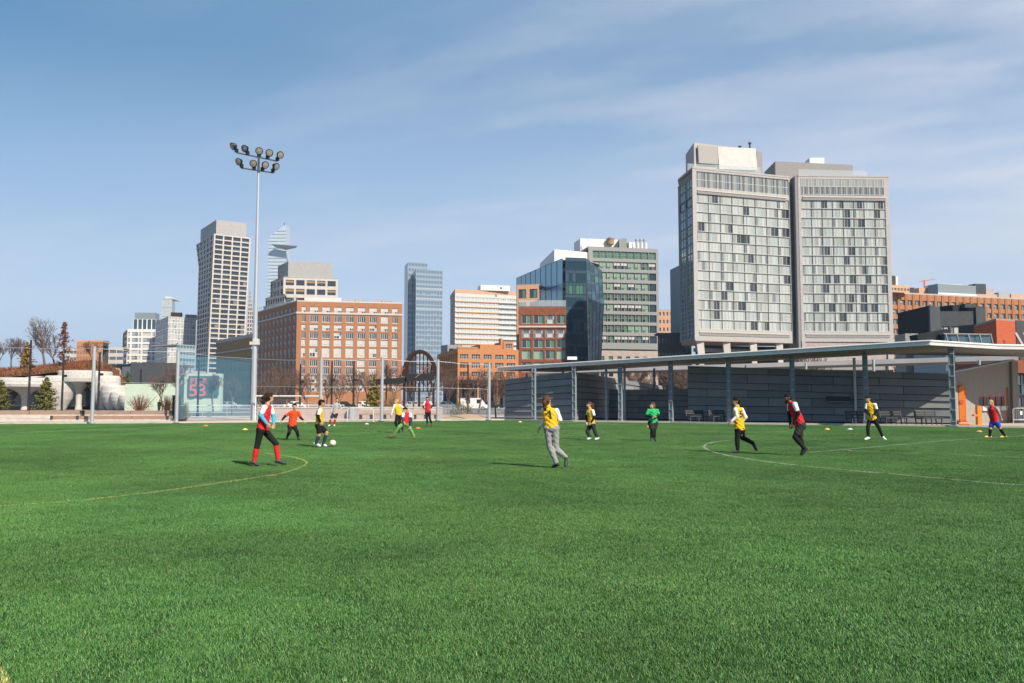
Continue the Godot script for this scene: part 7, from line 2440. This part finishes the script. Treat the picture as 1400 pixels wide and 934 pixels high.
func people() -> void:
	body_stock()
	M.eye = plain(0.03, 0.02, 0.015, 0.2)
	M.lips = plain(0.42, 0.15, 0.12, 0.5)
	M.print_dark = plain(0.02, 0.02, 0.025, 0.7)
	var fab := func(r: float, g: float, b: float) -> StandardMaterial3D:
		var m := noisy(Color(r, g, b) * 0.90, Color(r, g, b) * 1.06, 0.35, 0.03, 0.85, Vector3.ONE, 0.0, 5, 3)
		return m
	var skin := plain(0.52, 0.31, 0.21, 0.55)
	var tan := plain(0.42, 0.235, 0.15, 0.55)
	var brown := plain(0.13, 0.062, 0.038, 0.5)
	for m in [skin, tan]:
		m.subsurf_scatter_enabled = true
		m.subsurf_scatter_strength = 0.1
	var yellow: StandardMaterial3D = fab.call(0.72, 0.43, 0.015)
	var red: StandardMaterial3D = fab.call(0.60, 0.025, 0.030)
	var orange: StandardMaterial3D = fab.call(0.72, 0.075, 0.025)
	var white: StandardMaterial3D = fab.call(0.78, 0.78, 0.80)
	var black: StandardMaterial3D = fab.call(0.016, 0.016, 0.018)
	var char: StandardMaterial3D = fab.call(0.035, 0.036, 0.040)
	var grey: StandardMaterial3D = fab.call(0.27, 0.28, 0.28)
	var lgrey: StandardMaterial3D = fab.call(0.40, 0.40, 0.41)
	var green: StandardMaterial3D = fab.call(0.03, 0.42, 0.13)
	var pgreen: StandardMaterial3D = fab.call(0.16, 0.34, 0.10)
	var blue: StandardMaterial3D = fab.call(0.06, 0.38, 0.60)
	var royal: StandardMaterial3D = fab.call(0.05, 0.09, 0.50)
	var navy: StandardMaterial3D = fab.call(0.03, 0.045, 0.07)
	var darkhair := plain(0.012, 0.009, 0.007, 0.7, 0.0, 0.25)
	var brownhair := plain(0.028, 0.015, 0.010, 0.7, 0.0, 0.25)
	var auburn := plain(0.095, 0.040, 0.020, 0.7, 0.0, 0.25)
	var blond := plain(0.42, 0.25, 0.10, 0.7, 0.0, 0.25)
	var sh_dark := plain(0.03, 0.035, 0.045, 0.5)
	var sh_white := plain(0.78, 0.77, 0.76, 0.45)
	var sh_yellow := plain(0.75, 0.50, 0.10, 0.45)
	var sh_brown := plain(0.16, 0.10, 0.06, 0.6)
	var W := 0.006

	person("person in red bib and bright blue arm sleeves with red socks, walking right", Vector3(-6.09, 0.0, -20.95), [Vector3(0.054, 1.672, 0.000), Vector3(0.000, 1.509, 0.000), Vector3(-0.012, 1.439, 0.150), Vector3(0.040, 1.450, -0.150), Vector3(-0.082, 1.240, 0.220), Vector3(0.070, 1.041, 0.200), Vector3(0.117, 1.216, -0.200), Vector3(0.147, 1.029, -0.100), Vector3(-0.101, 0.936, 0.000), Vector3(-0.194, 0.468, 0.100), Vector3(-0.264, 0.105, 0.100), Vector3(-0.157, 0.038, 0.120), Vector3(0.222, 0.538, -0.100), Vector3(0.281, 0.129, -0.100), Vector3(0.456, 0.058, -0.100)], Vector3(0.62, 0.02, -0.75), Vector3(0.95, 0, -0.3), skin, "tail", brownhair, [["bib", red, BIB, W], ["undershirt_sleeves", white, SHORT_SLEEVES, 0.002], ["arm_sleeves", blue, UNDER_SLEEVES, 0.0], ["leggings", black, KNEE_TIGHTS, 0.0], ["socks", red, LONG_SOCKS, 0.0]], sh_dark, 1.0, "4", 0.012)
	person("person in orange shirt and black leggings running towards the camera", Vector3(-8.98, 0.0, -34.74), [Vector3(0.026, 1.371, 0.000), Vector3(0.026, 1.228, 0.000), Vector3(-0.103, 1.138, 0.000), Vector3(0.168, 1.099, 0.000), Vector3(-0.349, 0.970, 0.050), Vector3(-0.453, 0.802, 0.150), Vector3(0.272, 0.918, 0.000), Vector3(0.427, 0.810, 0.100), Vector3(-0.065, 0.608, 0.000), Vector3(-0.129, 0.323, 0.150), Vector3(-0.284, 0.168, -0.150), Vector3(-0.297, 0.091, -0.100), Vector3(0.168, 0.349, 0.100), Vector3(0.207, 0.085, 0.000), Vector3(0.284, 0.038, 0.150)], Vector3(0.25, -0.05, 1), Vector3(0.1, 0, 1), skin, "short", darkhair, [["shirt", orange, TEE, W], ["arm_sleeves", black, UNDER_SLEEVES, 0.0], ["leggings", black, TIGHTS, 0.001]], sh_dark, 1.0)
	person("person in yellow bib, black shorts and white shoes beside the ball", Vector3(-6.74, 0.0, -29.6), [Vector3(0.066, 1.510, 0.000), Vector3(0.011, 1.366, 0.000), Vector3(0.033, 1.267, 0.150), Vector3(-0.022, 1.278, -0.150), Vector3(-0.011, 1.069, 0.220), Vector3(0.066, 0.871, 0.200), Vector3(-0.154, 1.102, -0.250), Vector3(-0.088, 0.959, -0.100), Vector3(-0.011, 0.782, 0.000), Vector3(0.018, 0.430, 0.100), Vector3(-0.093, 0.143, 0.100), Vector3(0.044, 0.044, 0.120), Vector3(0.238, 0.485, -0.080), Vector3(0.115, 0.099, -0.080), Vector3(0.209, 0.038, -0.050)], Vector3(0.9, -0.15, -0.3), Vector3(0.9, 0, -0.2), tan, "short", darkhair, [["bib", yellow, BIB, W], ["undershirt_sleeves", white, SHORT_SLEEVES, 0.002], ["arm_sleeves", black, UNDER_SLEEVES, 0.0], ["shorts", black, SHORTS, 0.003], ["socks", navy, SOCKS, 0.0]], sh_white, 1.0, "", 0.013)
	person("person in grey shirt, dark shorts, red socks and orange gloves in goal", Vector3(-11.27, 0.0, -52.86), [Vector3(0.295, 1.645, 0.000), Vector3(0.275, 1.468, 0.000), Vector3(0.079, 1.370, 0.000), Vector3(0.492, 1.370, 0.000), Vector3(-0.020, 1.094, 0.050), Vector3(-0.020, 0.917, 0.150), Vector3(0.571, 1.114, 0.000), Vector3(0.413, 0.897, 0.150), Vector3(0.177, 0.819, 0.000), Vector3(-0.059, 0.464, 0.100), Vector3(-0.138, 0.110, 0.000), Vector3(-0.177, 0.038, 0.150), Vector3(0.216, 0.464, 0.100), Vector3(0.138, 0.110, 0.000), Vector3(0.197, 0.038, 0.150)], Vector3(0.1, 0, 1), Vector3(0.05, 0, 1), skin, "short", auburn, [["shirt", lgrey, TEE, W], ["long_sleeves", lgrey, LONG_SLEEVES, 0.0], ["shorts", navy, SHORTS, 0.002], ["socks", red, LONG_SOCKS, 0.0], ["gloves", M.orange, [["fore_a", 0.85, 1.25, 0.022], ["fore_b", 0.85, 1.25, 0.022]], 0.0]], sh_white, 1.0, "", 0.017)
	person("person in yellow bib and black trousers turning behind the green trousered player", Vector3(-5.64, 0.0, -42.33), [Vector3(-0.166, 1.545, 0.000), Vector3(-0.152, 1.435, 0.000), Vector3(-0.248, 1.366, 0.100), Vector3(0.000, 1.380, -0.100), Vector3(-0.331, 1.145, 0.100), Vector3(-0.400, 0.897, 0.100), Vector3(0.179, 1.228, -0.100), Vector3(0.262, 1.062, -0.100), Vector3(-0.028, 0.924, 0.000), Vector3(-0.166, 0.510, 0.150), Vector3(-0.028, 0.085, -0.100), Vector3(-0.055, 0.038, 0.000), Vector3(0.000, 0.510, 0.000), Vector3(0.138, 0.166, -0.200), Vector3(0.152, 0.083, -0.100)], Vector3(-0.7, 0.2, 0.6), Vector3(-0.5, 0, 0.85), skin, "short", blond, [["bib", yellow, BIB, W], ["long_sleeves", white, LONG_SLEEVES, 0.002], ["trousers", black, PANTS, 0.003]], sh_dark, 1.0, "", 0.016)
	person("person in red bib and green trousers lunging in a wide stance", Vector3(-4.59, 0.0, -35.71), [Vector3(0.058, 1.199, 0.000), Vector3(0.081, 1.094, 0.000), Vector3(0.023, 1.036, 0.100), Vector3(0.233, 1.059, -0.050), Vector3(-0.019, 0.873, 0.150), Vector3(0.023, 0.733, 0.200), Vector3(0.338, 0.826, 0.100), Vector3(0.291, 0.547, 0.150), Vector3(0.105, 0.698, 0.000), Vector3(-0.175, 0.501, 0.150), Vector3(-0.384, 0.175, 0.100), Vector3(-0.547, 0.116, 0.150), Vector3(0.291, 0.431, 0.100), Vector3(0.454, 0.105, 0.000), Vector3(0.442, 0.038, 0.120)], Vector3(-0.5, -0.15, 0.85), Vector3(-0.3, 0, 0.95), skin, "short", darkhair, [["bib", red, BIB, W], ["undershirt_sleeves", white, SHORT_SLEEVES, 0.002], ["arm_sleeves", navy, UNDER_SLEEVES, 0.0], ["trousers", pgreen, PANTS, 0.003]], sh_brown, 1.0)
	person("person in red bib and black leggings standing by the far railing", Vector3(-5.22, 0.0, -53.08), [Vector3(-0.121, 1.730, 0.000), Vector3(-0.104, 1.591, 0.000), Vector3(-0.277, 1.505, 0.000), Vector3(0.069, 1.488, 0.000), Vector3(-0.381, 1.246, 0.000), Vector3(-0.294, 1.107, 0.120), Vector3(0.225, 1.297, 0.000), Vector3(0.086, 1.107, 0.120), Vector3(-0.069, 0.934, 0.000), Vector3(-0.121, 0.536, 0.050), Vector3(-0.104, 0.190, 0.000), Vector3(-0.121, 0.038, 0.150), Vector3(0.052, 0.502, 0.050), Vector3(0.156, 0.190, -0.100), Vector3(0.156, 0.038, 0.000)], Vector3(0, 0, 1), Vector3(0.05, 0, 1), tan, "short", darkhair, [["bib", red, BIB, W], ["undershirt_sleeves", white, SHORT_SLEEVES, 0.002], ["arm_sleeves", black, UNDER_SLEEVES, 0.0], ["leggings", black, TIGHTS, 0.0]], sh_dark, 1.0, "", 0.017)
	person("person in yellow bib and grey joggers looking up, back to the camera", Vector3(1.06, 0.0, -20.31), [Vector3(-0.218, 1.602, 0.000), Vector3(-0.198, 1.487, 0.000), Vector3(-0.250, 1.394, 0.000), Vector3(-0.042, 1.352, 0.000), Vector3(-0.250, 1.175, -0.050), Vector3(-0.385, 0.967, -0.150), Vector3(0.094, 1.154, 0.000), Vector3(0.021, 0.998, -0.150), Vector3(-0.114, 1.009, 0.000), Vector3(-0.152, 0.510, 0.000), Vector3(0.010, 0.114, 0.050), Vector3(-0.069, 0.038, -0.050), Vector3(0.000, 0.447, -0.050), Vector3(0.229, 0.260, 0.100), Vector3(0.218, 0.073, 0.150)], Vector3(0.4, 0.35, -0.85), Vector3(-0.3, 0, -0.95), skin, "tail", auburn, [["bib", yellow, BIB, W], ["long_sleeves", white, LONG_SLEEVES, 0.002], ["joggers", grey, PANTS, 0.003], ["jogger_stripe", black, [["thigh_a", 0.40, 0.95, -0.030, Vector3(0.055, 0, 0.030)]], 0.0]], sh_dark, 1.0, "1", 0.012)
	person("person with ponytail in yellow bib and black leggings before the slate wall corner", Vector3(3.34, 0.0, -34.89), [Vector3(-0.150, 1.429, 0.000), Vector3(-0.125, 1.286, 0.000), Vector3(-0.018, 1.179, 0.150), Vector3(-0.179, 1.197, -0.120), Vector3(0.054, 0.929, 0.200), Vector3(-0.089, 0.715, 0.200), Vector3(-0.250, 0.947, -0.100), Vector3(-0.250, 0.733, 0.000), Vector3(-0.054, 0.661, 0.000), Vector3(0.071, 0.357, 0.100), Vector3(0.172, 0.089, 0.100), Vector3(0.107, 0.038, 0.150), Vector3(-0.232, 0.339, -0.050), Vector3(-0.114, 0.089, -0.050), Vector3(-0.207, 0.038, 0.000)], Vector3(-0.9, 0, 0.4), Vector3(-0.85, 0, 0.3), skin, "tail", auburn, [["bib", yellow, BIB, W], ["undershirt_sleeves", white, SHORT_SLEEVES, 0.002], ["arm_sleeves", black, UNDER_SLEEVES, 0.0], ["leggings", char, PANTS, 0.002]], sh_white, 1.0)
	person("person in bright green shirt and black shorts over leggings, hands together", Vector3(5.62, 0.0, -33.72), [Vector3(-0.011, 1.407, 0.000), Vector3(0.011, 1.308, 0.000), Vector3(-0.132, 1.209, 0.000), Vector3(0.143, 1.209, 0.000), Vector3(-0.253, 1.011, 0.050), Vector3(-0.055, 0.978, 0.200), Vector3(0.242, 1.033, 0.050), Vector3(0.099, 0.967, 0.200), Vector3(0.011, 0.769, 0.000), Vector3(-0.033, 0.418, 0.050), Vector3(-0.066, 0.110, 0.000), Vector3(-0.099, 0.038, 0.150), Vector3(0.055, 0.418, 0.000), Vector3(0.066, 0.110, 0.000), Vector3(0.088, 0.038, 0.150)], Vector3(-0.8, 0, 0.5), Vector3(-0.1, 0, 1), skin, "long", auburn, [["shirt", green, TEE, W], ["arm_sleeves", black, UNDER_SLEEVES, 0.0], ["shorts", char, SHORTS, 0.003], ["leggings", black, TIGHTS, 0.0]], sh_dark, 1.08)
	person("person in yellow bib number five and black trousers running left", Vector3(6.99, 0.0, -26.13), [Vector3(-0.046, 1.572, 0.000), Vector3(-0.035, 1.445, 0.000), Vector3(-0.092, 1.341, 0.120), Vector3(0.127, 1.325, -0.050), Vector3(-0.058, 1.121, 0.120), Vector3(-0.231, 0.971, 0.100), Vector3(0.266, 1.098, -0.100), Vector3(0.220, 1.006, -0.120), Vector3(0.058, 0.751, 0.000), Vector3(-0.046, 0.405, 0.050), Vector3(-0.035, 0.085, 0.050), Vector3(-0.173, 0.038, 0.050), Vector3(0.139, 0.474, -0.050), Vector3(0.486, 0.289, -0.050), Vector3(0.578, 0.081, -0.050)], Vector3(-0.95, -0.05, -0.15), Vector3(-0.6, 0, -0.8), tan, "bun", darkhair, [["bib", yellow, BIB, W], ["long_sleeves", white, LONG_SLEEVES, 0.002], ["trousers", black, PANTS, 0.002], ["trouser_stripe", lgrey, [["thigh_b", 0.05, 0.75, -0.035, Vector3(-0.02, 0, 0.058)]], 0.0]], sh_dark, 1.0, "5", 0.013)
	person("bearded person in red bib and black shorts over leggings leaning forward", Vector3(8.54, 0.0, -24.91), [Vector3(-0.397, 1.675, 0.000), Vector3(-0.320, 1.565, 0.000), Vector3(-0.253, 1.498, 0.200), Vector3(-0.286, 1.509, -0.150), Vector3(-0.176, 1.234, 0.250), Vector3(-0.308, 0.937, 0.200), Vector3(-0.308, 1.234, -0.150), Vector3(-0.331, 0.903, 0.000), Vector3(-0.033, 0.925, 0.000), Vector3(-0.242, 0.551, 0.100), Vector3(0.044, 0.187, 0.100), Vector3(-0.044, 0.038, 0.100), Vector3(-0.022, 0.507, -0.100), Vector3(0.066, 0.220, -0.100), Vector3(0.000, 0.038, -0.100)], Vector3(-0.95, -0.15, 0.2), Vector3(-0.98, 0, 0.1), brown, "beard", darkhair, [["bib", red, BIB, W], ["undershirt_sleeves", white, SHORT_SLEEVES, 0.002], ["arm_sleeves", black, UNDER_SLEEVES, 0.0], ["shorts", char, SHORTS, 0.003], ["leggings", black, TIGHTS, 0.0]], char, 1.1, "", 0.013)
	person("person in yellow bib, black leggings and white shoes, in a wide stance", Vector3(14.75, 0.0, -34.49), [Vector3(-0.193, 1.662, 0.000), Vector3(-0.145, 1.542, 0.000), Vector3(0.036, 1.445, 0.150), Vector3(-0.229, 1.445, -0.050), Vector3(0.084, 1.192, 0.200), Vector3(-0.048, 1.000, 0.250), Vector3(-0.289, 1.204, 0.000), Vector3(-0.193, 0.988, 0.200), Vector3(-0.036, 0.867, 0.000), Vector3(0.193, 0.530, 0.050), Vector3(0.349, 0.145, 0.050), Vector3(0.422, 0.038, 0.150), Vector3(-0.229, 0.530, 0.000), Vector3(-0.217, 0.120, 0.000), Vector3(-0.409, 0.038, 0.100)], Vector3(-0.8, -0.1, 0.55), Vector3(-0.6, 0, 0.8), tan, "short", darkhair, [["bib", yellow, BIB, W], ["undershirt_sleeves", white, SHORT_SLEEVES, 0.002], ["arm_sleeves", black, UNDER_SLEEVES, 0.0], ["leggings", black, TIGHTS, 0.001]], sh_white, 1.02)
	person("blond person in red bib, blue shorts and yellow shoes walking left", Vector3(21, 0.0, -36.7), [Vector3(-0.178, 1.511, 0.000), Vector3(-0.123, 1.374, 0.000), Vector3(-0.014, 1.265, 0.120), Vector3(-0.150, 1.292, -0.100), Vector3(0.109, 1.060, 0.150), Vector3(0.219, 0.841, 0.100), Vector3(-0.191, 1.060, -0.150), Vector3(-0.164, 0.841, -0.100), Vector3(-0.027, 0.719, 0.000), Vector3(0.137, 0.459, 0.050), Vector3(0.355, 0.104, 0.050), Vector3(0.178, 0.038, 0.050), Vector3(-0.191, 0.432, -0.050), Vector3(-0.232, 0.090, -0.050), Vector3(-0.464, 0.038, -0.050)], Vector3(-0.95, -0.1, 0.3), Vector3(-0.95, 0, 0.15), skin, "long", blond, [["bib", red, BIB, W], ["undershirt_sleeves", lgrey, SHORT_SLEEVES, 0.002], ["shorts", royal, SHORTS, 0.003], ["socks", black, SOCKS, 0.0]], sh_yellow, 1.04)
	var far := person("small distant person in dark clothes walking by the mint green wall", Vector3(-43.48, 1.62, -104) * Vector3(1, 0, 1), [Vector3(0.02, 1.62, 0), Vector3(0, 1.46, 0), Vector3(-0.17, 1.40, 0.02), Vector3(0.17, 1.40, -0.02), Vector3(-0.22, 1.13, -0.06), Vector3(-0.20, 0.90, 0.04), Vector3(0.22, 1.13, 0.06), Vector3(0.22, 0.90, 0.14), Vector3(0, 0.95, 0), Vector3(-0.09, 0.52, 0.08), Vector3(-0.10, 0.09, -0.12), Vector3(-0.10, 0.04, 0.04), Vector3(0.09, 0.52, 0.10), Vector3(0.10, 0.09, 0.16), Vector3(0.10, 0.04, 0.32)], Vector3(0.2, 0, 1), Vector3(0, 0, 1), tan, "short", darkhair, [["jacket", char, TEE, W], ["jacket_sleeves", char, LONG_SLEEVES, 0.0], ["trousers", navy, PANTS, 0.002]], sh_dark, 1.0, "", 0.02)
	far.set_meta("group", "walkers on the promenade")

# ---------------------------------------------------------------- scene
func _ready() -> void:
	var cam := Camera3D.new()
	cam.name = "camera"
	add_child(cam)
	cam.position = Vector3(0, 1.62, 0)
	cam.rotation_degrees.x = 4.029
	cam.fov = 44.2
	cam.near = 0.1
	cam.far = 9000.0
	cam.current = true
	var env := Environment.new()
	env.background_mode = Environment.BG_SKY
	var sky := Sky.new()
	sky.sky_material = make_sky()
	env.sky = sky
	env.background_energy_multiplier = 1.0
	env.tonemap_mode = Environment.TONE_MAPPER_LINEAR
	env.tonemap_exposure = 1.4
	env.sdfgi_enabled = true
	env.ssao_enabled = true
	env.ssil_enabled = true
	env.fog_enabled = true
	env.fog_density = 0.0001
	env.fog_light_color = Color(0.70, 0.80, 0.90)
	var we := WorldEnvironment.new()
	we.name = "environment"
	we.environment = env
	add_child(we)
	var sun := DirectionalLight3D.new()
	sun.name = "sun"
	add_child(sun)
	sun.look_at_from_position(Vector3(1.30, 1.72, 1.67) * 50.0, Vector3.ZERO)
	sun.light_energy = 1.6
	sun.light_angular_distance = 0.53
	sun.light_color = Color(1.0, 0.945, 0.87)
	sun.shadow_enabled = true
	make_materials()
	ground_and_pitch()
	city()
	print("city ", Time.get_ticks_msec())
	pavilion()
	terrace()
	island()
	planting()
	print("planting ", Time.get_ticks_msec())
	railing()
	arch()
	cars()
	light_mast()
	posts_and_nets()
	lamp_posts()
	goals()
	people()
	print("people ", Time.get_ticks_msec())
	small_things()
	lines()
	turf()
	print("turf ", Time.get_ticks_msec())
